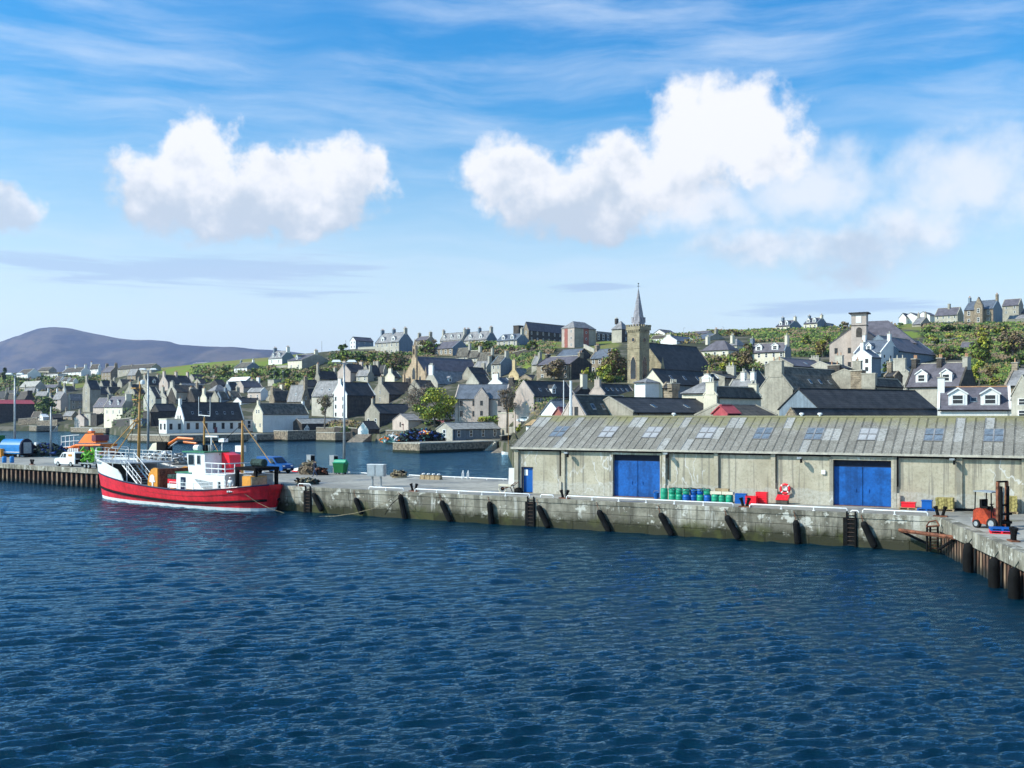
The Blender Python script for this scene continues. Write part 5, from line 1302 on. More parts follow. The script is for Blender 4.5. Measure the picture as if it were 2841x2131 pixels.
# ================================================================== WAREHOUSE
W0 = Vector((.29, 85.6, QZ)); WU = Vector((.884, -.468, 0)).normalized(); WA = math.atan2(WU.y, WU.x)
def wx(px): 
    k = (px - CX) / F; return (k * W0.y - W0.x) / (WU.x - k * WU.y)
def wz(px, py):
    p = W0 + WU * wx(px); return CZ - (py - HY) / F * p.y - QZ
def harl_mat():
    mt = bpy.data.materials.new('weathered_render'); mt.use_nodes = True
    t = NT(mt.node_tree); b = t.n['Principled BSDF']
    co = t.new('ShaderNodeTexCoord').outputs['Object']
    sx = t.new('ShaderNodeSeparateXYZ'); t.l.new(co, sx.inputs[0])
    n1 = t.noise(co, .45, 6, .65); n2 = t.noise(co, 5.0, 5, .7)
    c = t.mix(t.ss(n1, .36, .64), (0.39, 0.345, 0.25), (0.51, 0.46, 0.35))
    c = t.mix(t.m('MULTIPLY', t.ss(n2, .48, .62), .35), c, (0.22, 0.20, 0.15))
    st = t.noise(t.mapv(co, scale=(1.7, 1, .06)), 1.25, 4, .6)
    c = t.mix(t.m('MULTIPLY', t.ss(st, .515, .59), .62), c, (0.17, 0.158, 0.135))
    w = t.noise(t.v('ADD', t.mapv(co, scale=(.9, 1, .35), loc=(5, 2, 1)), t.comb(t.m('MULTIPLY', n1, .6), 0.0)), 1.1, 3, .5)
    line = t.m('SUBTRACT', 1.0, t.ss(t.m('ABSOLUTE', t.m('SUBTRACT', w, .5)), .006, .022))
    gate = t.ss(t.noise(co, .22, 2), .47, .60)
    c = t.mix(t.m('MULTIPLY', t.m('MULTIPLY', line, gate), .75), c, (0.62, 0.61, 0.58))
    pl = t.m('SUBTRACT', 1.0, t.ss(t.m('ADD', sx.outputs[2], t.m('MULTIPLY', t.m('SUBTRACT', n1, .5), 1.2)), .95, 1.15))
    c = t.mix(t.m('MULTIPLY', pl, .5), c, t.mix(t.ss(n2, .4, .6), (0.33, 0.32, 0.28), (0.58, 0.57, 0.52)))
    t.l.new(c, b.inputs['Base Color']); b.inputs['Roughness'].default_value = .92; b.inputs['Specular IOR Level'].default_value = .2
    bp = t.new('ShaderNodeBump'); bp.inputs['Strength'].default_value = .5; bp.inputs['Distance'].default_value = .03
    t.put(bp.inputs['Height'], t.noise(co, 14, 4, .7)); t.l.new(bp.outputs[0], b.inputs['Normal'])
    return mt
M['harl'] = harl_mat()
def sheet_mat(key, c1, c2, moss):
    mt = bpy.data.materials.new('roof_sheet_' + key); mt.use_nodes = True
    t = NT(mt.node_tree); b = t.n['Principled BSDF']
    g = t.new('ShaderNodeNewGeometry').outputs['Position']
    n1 = t.noise(g, .35, 6, .7); n2 = t.noise(g, 4.5, 5, .7); n3 = t.noise(g, 11, 2, .5)
    c = t.mix(t.ss(n1, .35, .65), c1, c2)
    c = t.mix(t.m('MULTIPLY', t.ss(n2, .49, .60), .5), c, (0.11, 0.10, 0.08))
    c = t.mix(t.m('MULTIPLY', t.ss(n3, .60, .68), .5), c, (0.62, 0.60, 0.52))
    if moss: 
        sx = t.new('ShaderNodeSeparateXYZ'); t.l.new(g, sx.inputs[0])
        f = t.ss(t.m('ADD', sx.outputs[2], t.m('MULTIPLY', t.m('SUBTRACT', n1, .5), 3.0)), QZ + 5.5, QZ + 6.4)
        c = t.mix(t.m('MULTIPLY', f, .62), c, (0.23, 0.21, 0.055))
    c = t.mix(t.m('MULTIPLY', t.new('ShaderNodeObjectInfo').outputs['Random'], .32), c, (0.13, 0.118, 0.098))
    t.l.new(c, b.inputs['Base Color']); b.inputs['Roughness'].default_value = .9; b.inputs['Specular IOR Level'].default_value = .2
    bp = t.new('ShaderNodeBump'); bp.inputs['Strength'].default_value = .5; bp.inputs['Distance'].default_value = .03
    t.put(bp.inputs['Height'], n2); t.l.new(bp.outputs[0], b.inputs['Normal'])
    M['sh_' + key] = mt
sheet_mat('a', (0.215, 0.20, 0.17), (0.30, 0.28, 0.245), True)
sheet_mat('b', (0.185, 0.172, 0.148), (0.26, 0.242, 0.21), True)
sheet_mat('c', (0.34, 0.33, 0.31), (0.42, 0.41, 0.385), False)
defmat('skyblue_glass', (0.19, 0.225, 0.26), var=.3, rough=.12, spec=.6)
defmat('skypale_glass', (0.43, 0.42, 0.41), var=.15, rough=.2, spec=.5)
defmat('doorblue', (0.007, 0.105, 0.39), var=.28, rough=.55, scale=.9, streak=.35, bump=.15)
def warehouse():
    t = thing('warehouse', 'long rendered warehouse with blue doors and a mossy sheet roof on the pier', 'warehouse', W0, WA)
    L, DP, HE, HR, OV = 47.0, 10.1, 3.74, 6.36, .38
    doors = [(wx(1451), wx(1478), .06, 2.12), (wx(1701), wx(1832), .02, wz(1766, 1262)), (wx(2312), wx(2473), .02, wz(2390, 1277))]
    xs = 0.0; b = MB(); th = .35
    for (a, c, z0, z1) in doors:
        b.box((xs, 0, 0), (a, th, HE)); b.box((a, 0, z1), (c, th, HE)); xs = c
    b.box((xs, 0, 0), (L, th, HE))
    b.box((0, th, 0), (th, DP, HE)); b.box((L - th, th, 0), (L, DP, HE)); b.box((th, DP - th, 0), (L - th, DP, HE))
    for x in (0, L - th): b.poly([(x, 0, HE), (x + th, 0, HE), (x + th, DP, HE), (x, DP, HE), (x, DP / 2, HR - .1), (x + th, DP / 2, HR - .1)], [(0, 1, 5, 4), (1, 2, 5), (2, 3, 4, 5), (3, 0, 4)])
    b.build('wall', 'harl', t, fix=True)
    # pilasters, door surrounds
    pil = [(0, .22), (wx(1564), .30), (wx(1843), .28), (wx(1988), .34), (wx(2146), .34), (wx(2482), .30), (wx(2662), .36), (wx(2846), .34), (38.5, .34), (44, .34)]
    for (x, w) in pil:
        b = MB(); b.box((x - w / 2 if x else -.04, -.16, 0), (x + w / 2 if x else .34, -.002, HE - .12)); b.build('pilaster', 'harl', t)
    for i, (a, c, z0, z1) in enumerate(doors):
        if i:
            s = MB(); w = .26
            s.box((a - w, -.11, 0), (a, -.002, z1 + .20)); s.box((c, -.11, 0), (c + w * .5, -.002, z1 + .20)); s.box((a, -.11, z1), (c, -.002, z1 + .20)); s.build('door_surround', 'harl', t)
            h = MB(); m = (a + c) / 2
            for lf, (x0, x1) in enumerate(((a + .03, m - .02), (m + .02, c - .03))):
                d_ = MB(); d_.box((x0, .22, .04), (x1, .30, z1 - .50)); 
                d_.box((x0, .20, .04), (x0 + .05, .22, z1 - .50)); d_.box((x1 - .05, .20, .04), (x1, .22, z1 - .50))
                dd = d_.build('door_leaf', 'doorblue', t)
                k = MB(); k.box((x0 + .4 if lf else x1 - .45, .17, 1.0), (x0 + .45 if lf else x1 - .4, .22, 1.25)); k.build('handle', 'doorblue', dd)
            d_ = MB(); d_.box((a, .27, z1 - .50), (c, .34, z1)); d_.build('door_header', 'navy', t)
            k = MB(); k.box((a, -.02, 0), (c, .20, .03)); k.build('threshold', 'rust', t)
        else:
            d_ = MB(); d_.box((a + .02, .12, .05), (c - .02, .18, z1 - .03)); dd = d_.build('side_door', 'bluep', t)
            k = MB(); k.box((a + .08, .085, 1.45), (a + .42, .12, 1.95)); k.build('notice', 'trim', dd)
            k = MB(); k.box((a - .1, -.13, 0), (a, -.003, z1 + .06)); k.box((a, -.07, z1), (c, -.003, z1 + .06)); k.build('door_frame', 'navy', t)
    # eave
    b = MB(); b.box((-.25, -OV - .02, HE - .06), (L, -OV + .10, HE + .10)); b.build('gutter', 'cope', t)
    b = MB(); b.box((-.2, -OV + .10, HE - .02), (L, -.02, HE + .02)); b.build('soffit', 'black', t)
    b = MB(); b.box((.1, -.14, HE - .20), (L, -.03, HE - .08)); b.build('eave_pipe', 'black', t)
    for px in (1555, 1848, 2152, 2490):
        x = wx(px) + (.02 if px != 1848 else .2); k = MB(); k.tube([(x, -.1, 1.5), (x, -.1, HE - .1)], .055, 8); k.build('downpipe', 'black', t)
        k = MB(); k.box((x - .02, -.28, 0), (x + .16, -.17, 1.05)); k.build('bumper_post', 'cope', t)
    # roof: sheets one by one, three rows deep
    yE, yR = -OV, DP / 2 + .02; zE, zR = HE + .06, HR
    sl = Vector((0, yR - yE, zR - zE)); ls = sl.length; ang = math.atan2(sl.z, sl.y)
    b = MB(); b.poly([(-.25, yE + .05, zE - .06), (L, yE + .05, zE - .06), (L, yR, zR - .1), (-.25, yR, zR - .1), (L, DP + OV, zE - .06), (-.25, DP + OV, zE - .06),
                      (-.25, yE + .05, zE - .12), (L, yE + .05, zE - .12), (L, yR, zR - .16), (-.25, yR, zR - .16), (L, DP + OV, zE - .12), (-.25, DP + OV, zE - .12)],
                     [(0, 1, 2, 3), (3, 2, 4, 5), (9, 8, 7, 6), (11, 10, 8, 9), (0, 6, 7, 1), (4, 10, 11, 5), (1, 7, 8, 2), (2, 8, 10, 4), (5, 11, 9, 3), (3, 9, 6, 0)])
    b.build('roof_deck', 'dk', t)
    cw = .645; rows = [(0, .345), (.335, .675), (.665, 1.0)]
    def sheet(key, r0, r1, name):
        m = MB(); l0, l1 = r0 * ls, r1 * ls; w = cw
        m.box((.018, 0, 0), (w - .018, l1 - l0, .022))
        m.box((.02, 0, .022), (.055, l1 - l0, .058))
        return m.mesh(name, key)
    meshes = {(k, i): sheet('sh_' + k, *rows[i], 'roof_sheet') for k in 'abc' for i in range(3)}
    def glass(key):
        m = MB(); l = (rows[1][1] - rows[1][0]) * ls
        m.box((.0, 0, .03), (cw, .07, .07), 1); m.box((.0, l - .07, .03), (cw, l, .07), 1); m.box((0, .07, .03), (.05, l - .07, .07), 1); m.box((cw - .05, .07, .03), (cw, l - .07, .07), 1)
        m.box((.05, l * .5 - .04, .03), (cw - .05, l * .5 + .04, .065), 2)
        m.box((.05, .07, .02), (cw - .05, l * .5 - .04, .05)); m.box((.05, l * .5 + .04, .02), (cw - .05, l - .07, .05))
        return m.mesh('roof_light', [key, 'lt', 'dk'])
    gl = {'skyblue_glass': glass('skyblue_glass'), 'skypale_glass': glass('skypale_glass')}
    def at(i, r0, lift): 
        o = Vector((-.22 + i * cw, yE, zE)) + sl * r0 + Vector((0, -math.sin(ang), math.cos(ang))) * lift; return o
    rr = random.Random(11)
    lights = {}
    for px, key in ((1533, 'skyblue_glass'), (1668, 'skypale_glass'), (1805, 'skypale_glass'), (1942, 'skypale_glass'), (2092, 'skyblue_glass'), (2238, 'skyblue_glass'), (2405, 'skypale_glass'), (2575, 'skyblue_glass'), (2745, 'skyblue_glass')):
        k = (px - CX) / F; mid = Vector((W0.x, W0.y, 0)) + Vector((-WU.y, WU.x, 0)) * 2.1
        x = (k * mid.y - mid.x) / (WU.x - k * WU.y); i = int((x + .22) / cw); lights[i] = key; lights[i + 1] = key
    pale = {(1, k + 2) for k in lights if rr.random() < .4} | {(2, k + 3) for k in lights if rr.random() < .25}
    n = int((L + .2) / cw)
    for i in range(n):
        for r in range(3):
            if r == 1 and i in lights:
                o = link('roof_light', gl[lights[i]], t, at(i, rows[r][0], .02)); o.rotation_euler = (ang, 0, 0); continue
            key = 'c' if (r, i) in pale or rr.random() < .035 else rr.choice('aaab')
            o = link('roof_sheet', meshes[(key, r)], t, at(i, rows[r][0], .012 + .004 * r)); o.rotation_euler = (ang + rr.uniform(-.002, .002), 0, 0)
    b = MB(); b.tube([(-.25, yR, zR + .02), (L, yR, zR + .02)], .13, 8); b.build('ridge_cap', 'sh_a', t)
    for px in (2239, 2297, 1838):
        x = wx(px) * .94; b = MB(); b.lathe([(.10, zR), (.10, zR + .22), (.2, zR + .24), (.16, zR + .36), (.02, zR + .38)], 8, c=(x, yR, 0)); b.build('roof_vent', 'trim', t)
    # flood lights and small boxes under the eave
    for px, py in ((1578, 1256), (1853, 1258), (1860, 1259), (2222, 1270), (2643, 1274)):
        if px == 1860: continue
        x, z = wx(px), wz(px, py); k = MB(); k.tube([(x, -.02, z), (x, -.45, z + .02)], .03, 6); k.cbox((x, -.5, z), (.32, .28, .14), 1)
        k.cbox((x + .14, -.56, z - .2), (.14, .2, .3), 0); k.build('floodlight', ['black', 'galv'], t)
    for px, py in ((2285, 1310),):
        x, z = wx(px), wz(px, py); k = MB(); k.box((x - .14, -.12, z - .15), (x + .14, -.003, z + .15)); k.build('junction_box', 'trim', t)
    k = MB(); xa, xb = wx(2306), wx(2476); zz = wz(2390, 1268); k.tube([(xa, -.13, zz - .35), (xa, -.13, zz), (xb, -.13, zz)], .025, 6); k.build('conduit', 'cope', t)
warehouse()
def white_board():
    p = G(1421, 1352, QZ); t = thing('white_board', 'white sheet leaning on the left end of the warehouse', 'board', p, WA + R(15))
    b = MB(); b.box((-.35, -.02, 0), (.55, .02, 1.75)); b.build('panel', 'trim', t)
    b = MB(); b.box((-.35, .02, .3), (.55, .06, .36)); b.box((-.35, .02, 1.3), (.55, .06, 1.36)); b.build('batten', 'wood', t); t.rotation_euler[0] = R(-7)
white_board()
# ================================================================== RED FISHING BOAT
defmat('deckgrey', (0.10, 0.12, 0.11), var=.3)
defmat('greendeck', (0.05, 0.22, 0.12), var=.2)
defmat('drumorange', (0.72, 0.30, 0.04), var=.15, rough=.45)
defmat('mast', (0.40, 0.21, 0.055), var=.2, rough=.55)
defmat('boatwhite', (0.80, 0.80, 0.78), var=.07, rough=.45, streak=.14)
defmat('hullnavy', (0.01, 0.02, 0.06), var=.2, rough=.35)
defmat('hullred', (0.80, 0.014, 0.028), var=.22, rough=.4, spec=.5, scale=.5, streak=.3, bump=.12)
def fishing_boat():
    t = thing('fishing_boat', 'red hulled fishing boat with white wheelhouse moored along the quay', 'fishing boat', (-43.9, 109.0, 0), math.atan2(-.6, .8))
    LEN = 27.0
    def sheer(x):
        return lerp_t([(-2, 2.95), (0, 2.85), (2.5, 2.65), (6, 2.38), (10, 2.05), (14, 1.78), (18, 1.68), (22, 1.88), (25.5, 2.3), (28.5, 2.6)], x)
    def half(x, lvl):                                 # lvl 0 keel .. 1 rail
        s = max(0, min(1, x / LEN))
        f = math.sin(min(1, s / .36) * math.pi / 2) ** .62 if s < .36 else math.sqrt(max(.012, 1 - max(0, (s - .60) / .405) ** (2.6 + .9 * lvl)))
        return 3.35 * f * (.62 + .38 * lvl ** .6)
    st = [0, .25, .6, 1.1, 1.8, 2.7, 3.8, 5.2, 6.6, 7.9, 8.6, 8.75, 10, 13, 16, 19, 21.5, 23.5, 25, 26, 26.6, 27]
    lv = [0, .28, .36, .55, .62, .72, 1.0]
    rows = []
    for j, l in enumerate(lv):
        ring = []
        for x in st:
            top = sheer(x); z = -1.3 + (top + 1.3) * l
            if j == 1: z = -.05
            if j == 2: z = .30
            fr = max(0, (z + 1.3) / (top + 1.3))
            xx = x - .75 * fr ** 1.5 * max(0, 1 - x / 5.0) + .8 * fr ** 1.6 * max(0, (x - 21) / 6)
            ring.append((xx, half(x, fr) if x > 0 else .06, z))
        rows.append(ring)
    n = len(st)
    def strip(b, j, m=0):
        for sgn in (-1, 1):
            for i in range(n - 1):
                q = [(rows[j][i], 0), (rows[j][i + 1], 0), (rows[j + 1][i + 1], 0), (rows[j + 1][i], 0)]
                p = [(a[0], a[1] * sgn, a[2]) for a, _ in q]
                b.face(p if sgn < 0 else p[::-1], m)
        a, c = rows[j][-1], rows[j + 1][-1]
        b.face([(a[0], -a[1], a[2]), (a[0], a[1], a[2]), (c[0], c[1], c[2]), (c[0], -c[1], c[2])], m)
    b = MB()
    strip(b, 0, 1)
    for j in (2, 3, 4, 5): strip(b, j, 0)
    b.build('hull', ['hullred', 'hullnavy'], t)
    b = MB(); strip(b, 1); b.build('boot_top', 'boatwhite', t)
    b = MB()
    for sgn in (-1, 1): b.tube([(p[0], p[1] * sgn * 1.012, p[2]) for p in rows[4]], .13, 6)
    b.build('rubbing_strake', 'black', t)
    b = MB()
    for sgn in (-1, 1): b.tube([(p[0], p[1] * sgn, p[2]) for p in rows[6]], .075, 6)
    b.build('rail_cap', 'hullnavy', t)
    b = MB(); dk = [(p[0], p[1] * .97, p[2] - (.55 if p[0] > 3.5 else .3)) for p in rows[6]]
    for i in range(n - 1): b.face([(dk[i][0], -dk[i][1], dk[i][2]), (dk[i + 1][0], -dk[i + 1][1], dk[i + 1][2]), (dk[i + 1][0], dk[i + 1][1], dk[i + 1][2]), (dk[i][0], dk[i][1], dk[i][2])])
    b.build('deck', 'deckgrey', t)
    # white bow bulwark and whaleback deck
    b = MB(); up = []
    for i in range(12):
        p = rows[6][i]; h = lerp_t([(-2, 1.45), (2, 1.5), (5.2, 1.38), (7.6, 1.15), (8.55, .95), (8.7, .03), (12, .02)], p[0]); f = 1 + .04 * h
        up.append((p[0] - .10 * h * max(0, 1 - max(p[0], 0) / 3), p[1] * f + .10 * (h > .3), p[2] + h))
    for sgn in (-1, 1):
        for i in range(11):
            a, c, e, g = rows[6][i], rows[6][i + 1], up[i + 1], up[i]
            q = [(v[0], v[1] * sgn * 1.006, v[2]) for v in (a, c, e, g)]; b.face(q if sgn < 0 else q[::-1])
            q = [(v[0], v[1] * sgn * .98, v[2]) for v in (a, c, e, g)]; b.face(q[::-1] if sgn < 0 else q)
    b.build('bow_bulwark', 'boatwhite', t, fix=False)
    b = MB(); pl = [(-1.2, .3), (0, 1.0), (1.2, 1.9), (3, 2.6), (8.2, 2.7)]
    for (x0, y0), (x1, y1) in zip(pl, pl[1:]):
        for z, o in ((3.95, 1), (3.83, -1)):
            q = [(x0, -y0, z), (x1, -y1, z), (x1, y1, z), (x0, y0, z)]; b.face(q if o > 0 else q[::-1])
    for s in (-1, 1): b.face([(pl[-2][0], s * 2.6, 3.83), (8.2, s * 2.7, 3.83), (8.2, s * 2.7, 3.95), (pl[-2][0], s * 2.6, 3.95)])
    b.face([(8.2, -2.7, 3.83), (8.2, 2.7, 3.83), (8.2, 2.7, 3.95), (8.2, -2.7, 3.95)])
    b.build('foredeck', 'galv', t)
    b = MB(); b.box((3.3, -1.8, 1.6), (3.45, 1.9, 3.8)); b.build('foredeck_bulkhead', 'deckgrey', t)
    for x, y in ((8.0, -2.5), (8.0, 2.5), (5.6, -2.6), (5.6, 2.6)):
        b = MB(); b.tube([(x, y, 1.4), (x, y, 3.85)], .07, 6); b.build('foredeck_post', 'boatwhite', t)
    def railing(pts, h, nm='railing', bars=3, mt='boatwhite', r=.027):
        b = MB()
        for k in range(1, bars + 1): b.tube([(p[0], p[1], p[2] + h * k / bars) for p in pts], r, 5)
        for p, q in zip(pts, pts[1:]):
            L = (Vector(q) - Vector(p)).length; m = max(1, round(L / 1.1))
            for i in range(m): 
                v = Vector(p).lerp(Vector(q), i / m); b.tube([v, v + Vector((0, 0, h))], r, 5)
        v = Vector(pts[-1]); b.tube([v, v + Vector((0, 0, h))], r, 5)
        b.build(nm, mt, t)
    railing([(8.1, -2.65, 3.95), (3, -2.55, 3.95), (1.0, -1.8, 4.0), (-.9, -.5, 4.2), (-.9, .5, 4.2), (1.0, 1.8, 4.0), (3, 2.55, 3.95), (8.1, 2.65, 3.95)], 1.05)
    b = MB(); b.tube([(2.2, -1.0, 3.95), (2.2, -1.0, 5.15), (2.5, -.7, 5.4), (2.5, 1.0, 5.4), (2.2, 1.4, 5.1), (2.2, 1.4, 3.95)], .06, 6); b.build('bow_hoop', 'boatwhite', t)
    # sloping gangways from the foredeck
    for y in (-2.5, -1.0):
        g = MB()
        a, c = Vector((6.9, y, 3.95)), Vector((10.5, y, 1.45))
        g.tube([a, c], .07, 6)
        for dz in (.5, 1.0): g.tube([a + Vector((0, 0, dz)), c + Vector((0, 0, dz))], .035, 5)
        for f in (0, .2, .4, .6, .8, 1): p = a.lerp(c, f); g.tube([p, p + Vector((0, 0, 1.0))], .035, 5)
        g.tube([c, c + Vector((.0, 0, -.5))], .05, 5)
        g.build('gangway', 'boatwhite', t)
    g = MB(); X = Matrix.Rotation(0, 4, 'Z')
    for i in range(11):
        p = Vector((6.9, 0, 3.95)).lerp(Vector((10.5, 0, 1.45)), (i + .5) / 11); g.box((p.x - .12, -2.45, p.z - .02), (p.x + .12, -1.1, p.z + .02))
    g.build('gangway_treads', 'galv', t)
    # fore mast, stays
    def mast(x, z0, z1, r, nm='mast', lean=0, mt='mast'):
        b = MB(); b.tube([(x, 0, z0), (x + lean * .5, 0, (z0 + z1) / 2), (x + lean, 0, z1)], [r, r * .85, r * .55], 10); return b.build(nm, mt, t, smooth=True)
    m = mast(6.1, 1.5, 12.3, .17, lean=.35)
    for z, w in ((11.6, .9), (10.4, .6), (8.2, .5)):
        b = MB(); b.cbox((5.9, 0, z), (.9, w, .12)); b.tube([(6.3, 0, z - .4), (5.5, 0, z)], .06, 5); b.build('mast_bracket', 'mast', m)
    b = MB(); b.lathe([(.05, -.25), (.22, -.2), (.24, 0), (.2, .2), (.05, .26)], 8, c=(6.9, 0, 12.2)); b.build('masthead_light', 'boatwhite', m)
    for (p, q, r) in (((6.2, 0, 8.6), (-.6, 0, 4.3), .06), ((6.2, 0, 8.3), (1.9, -.4, 4.1), .06), ((6.4, 0, 11.8), (8.0, -2.4, 4.2), .022), ((6.4, 0, 11.8), (8.0, 2.4, 4.2), .022), ((6.45, 0, 12), (17.0, 0, 8.4), .015), ((23.1, 0, 8), (19.2, -.6, 5.2), .03), ((23.2, 0, 8), (27.2, 0, 4.4), .05), ((17, 0, 8.2), (20.5, -.6, 5.0), .04)):
        b = MB(); b.tube([p, q], r, 5); b.build('stay', 'mast' if r > .03 else 'black', t)
    # net drum
    d = MB(); cx0, cz0 = 11.6, 2.15
    for y in (-1.75, 1.75):
        k = MB(); pts = []
        prof = [(cx0 - 1.0, .9), (cx0 - 1.05, 2.1), (cx0 - .85, 2.9), (cx0 - .4, 3.4), (cx0 + .1, 3.55), (cx0 + .6, 3.5), (cx0 + .62, .9)]
        kk = len(prof); vs = [(x, y - .06, z) for x, z in prof] + [(x, y + .06, z) for x, z in prof]
        k.poly(vs, [tuple(range(kk)), tuple(range(2 * kk - 1, kk - 1, -1))] + [(i, i + kk, (i + 1) % kk + kk, (i + 1) % kk) for i in range(kk)])
        e = k.build('drum_cheek', 'drumorange', t, fix=True)
        if y < 0:
            k = MB(); k.tube([(cx0 - .25, y - .065, 2.45), (cx0 - .25, y - .10, 2.45)], .42, 12); k.cbox((cx0 - .2, y - .09, 2.2), (.95, .05, .16)); k.cbox((cx0 - .15, y - .09, 1.85), (.22, .05, .6)); k.build('drum_emblem', 'boatwhite', e)
    d.box((cx0 + .5, -1.7, .95), (cx0 + .75, 1.7, 3.45)); d.build('drum_aft_shade', 'rust', t)  # brown box paints the shade on the drum's aft side
    k = MB(); k.tube([(cx0 - .2, -1.7, 2.1), (cx0 - .2, 1.7, 2.1)], .8, 12); k.build('net_drum', 'net', t)
    k = MB(); k.box((cx0 - 1.2, -2.1, .8), (cx0 + 1.9, -1.75, 1.25)); k.build('drum_base', 'drumorange', t)
    for i, mt in enumerate(('hullnavy', 'boatwhite', 'redp', 'net')):
        k = MB(); k.box((13.6, -1.6, 1.2 + i * .45), (15.2, 1.2, 1.6 + i * .45)); k.build('gear_shelf', mt, t)
    # deckhouse and wheelhouse
    b = MB(); b.box((16.0, -2.25, .9), (23.4, 2.25, 3.25)); dh = b.build('deckhouse', 'boatwhite', t)
    b = MB(); b.box((15.9, -2.35, 3.25), (18.4, 2.35, 3.33)); b.build('deckhouse_roof', 'greendeck', t)
    b = MB(); b.box((16.75, -2.32, .95), (17.45, -2.2, 2.85)); dr = b.build('door', 'hullnavy', t)
    b = MB(); b.box((16.9, -2.35, 1.9), (17.3, -2.3, 2.6)); b.build('door_window', 'skyblue_glass', dr)
    for x in (15.6, 18.2):
        b = MB(); b.box((x - .35, -2.5, .9), (x + .35, -2.28, 1.75)); b.build('locker', 'drumorange', t)
    b = MB(); b.poly([(17.9, -2.2, 3.25), (20.4, -2.2, 3.25), (20.4, .3, 3.25), (17.9, .3, 3.25), (17.6, -2.25, 5.15), (20.4, -2.25, 5.3), (20.4, .35, 5.3), (17.6, .35, 5.15)],
                     [(0, 1, 5, 4), (1, 2, 6, 5), (2, 3, 7, 6), (3, 0, 4, 7), (4, 5, 6, 7)]); wh = b.build('wheelhouse', 'boatwhite', t)
    b = MB(); b.box((17.1, -2.4, 5.24), (20.55, .5, 5.36)); b.build('wheelhouse_roof', 'greendeck', t)
    for x0, x1, z0, z1 in ((17.95, 18.75, 4.1, 5.0), (19.3, 19.7, 4.2, 4.95)):
        b = MB(); b.box((x0, -2.29, z0), (x1, -2.2, z1)); w = b.build('window', 'glass', wh); b = MB(); b.box((x0 - .06, -2.265, z0 - .06), (x1 + .06, -2.21, z1 + .06)); b.build('window_frame', 'galv', wh)
    for i in range(2):
        b = MB(); b.box((17.55, -1.9 + i, 4.1), (17.72, -1.15 + i, 4.95)); b.build('window', 'glass', wh)
    b = MB(); b.poly([(18.8, -2.27, 2.75), (21.6, -2.27, 2.55), (21.6, -2.27, 1.75), (20.2, -2.27, 1.85)], [(0, 3, 2, 1)]); b.box((19.0, -2.45, 1.7), (21.6, -2.26, 1.8)); b.build('side_recess', 'galv', dh)
    for x in (22.5,):
        b = MB(); b.box((x, -2.29, 1.9), (x + .28, -2.24, 2.6)); b.build('porthole', 'glass', dh)
    # gear on the wheelhouse roof
    b = MB(); b.tube([(17.2, 0, 3.3), (17.3, 0, 8.6)], [.13, .08], 8); b.build('roof_mast', 'mast', t)
    b = MB(); b.tube([(17.3, 0, 7.5), (17.3, 0, 8.8)], .03, 5); b.tube([(18.2, 0, 8.7), (18.2, 0, 10.6)], .025, 5); b.tube([(16.4, 0, 8.8), (18.2, 0, 8.7)], .04, 5); b.tube([(16.4, 0, 8.7), (16.4, 0, 10.6)], .025, 5); b.build('aerial', 'boatwhite', t)
    b = MB(); b.tube([(19.2, -.6, 5.3), (19.2, -.6, 6.7)], .08, 6); b.cbox((19.3, -.6, 6.75), (1.8, .18, .14)); b.build('radar', 'boatwhite', t)
    b = MB(); b.tube([(20.3, -.2, 5.2), (20.3, -.2, 6.3)], .07, 6); b.cbox((20.5, -.2, 6.4), (.8, .5, .35)); b.build('radar_dome', 'boatwhite', t)
    b = MB(); b.tube([(18.1, -1.6, 5.65), (18.8, -1.6, 5.65)], .3, 10); b.build('liferaft', 'boatwhite', t)
    b = MB()
    for i in range(5): b.cbox((18.6 + .35 * i, -1.5 + .3 * (i % 3), 5.65), (.22, .22, .6), i % 2)
    b.build('roof_gear', ['galv', 'black'], t)
    # red funnel casing, boat deck rail, gallows
    b = MB(); b.poly([(20.6, -.4, 3.3), (22.0, -.4, 3.3), (22.0, 1.0, 3.3), (20.6, 1.0, 3.3), (20.5, -.4, 5.25), (21.6, -.4, 5.0), (21.6, 1.0, 5.0), (20.5, 1.0, 5.25)], [(0, 1, 5, 4), (1, 2, 6, 5), (2, 3, 7, 6), (3, 0, 4, 7), (4, 5, 6, 7)]); b.build('funnel', 'redp', t)
    b = MB(); b.cbox((22.2, .5, 5.6), (1.0, .5, .6)); b.build('white_box', 'boatwhite', t)
    railing([(20.5, -2.2, 3.3), (23.4, -2.2, 3.3), (23.4, 2.2, 3.3)], 1.0, 'deck_railing', 2, r=.05)
    b = MB(); b.box((20.4, -2.3, 3.25), (23.6, 2.3, 3.34)); b.build('boat_deck', 'boatwhite', t)
    mast(23.1, 3.0, 8.3, .16)
    b = MB(); b.box((23.7, -1.3, 3.7), (26.6, 1.5, 4.0)); b.build('gantry_top', 'black', t)
    for x, y in ((23.9, -1.2), (26.4, -1.1), (26.4, 1.3), (23.9, 1.4)):
        b = MB(); b.box((x - .15, y - .12, 1.5), (x + .15, y + .12, 3.8)); b.build('gantry_leg', 'black', t)
    b = MB(); b.tube([(24.2, .4, 4.35), (25.8, .4, 4.35)], .38, 10); b.build('net_roll', 'net', t)
    b = MB(); b.box((23.9, -.9, 1.4), (25.6, 1.6, 3.3)); b.build('engine_casing', 'galv', t)
    b = MB(); b.box((25.3, -1.75, 1.8), (26.5, .1, 3.2)); bx = b.build('stern_box', 'drumorange', t)
    b = MB(); b.box((26.5, -1.7, 1.85), (26.6, .05, 3.15)); b.build('stern_box_shade', 'wood', bx)  # brown slab: shade painted over the aft face of the orange box
    railing([(16.2, -3.15, 1.7), (20.0, -3.2, 1.72), (24.2, -2.75, 2.1)], .7, 'side_railing', 2, r=.03)
    b = MB(); c_ = MB(); hy = lambda x: -half(x, .95) - .04
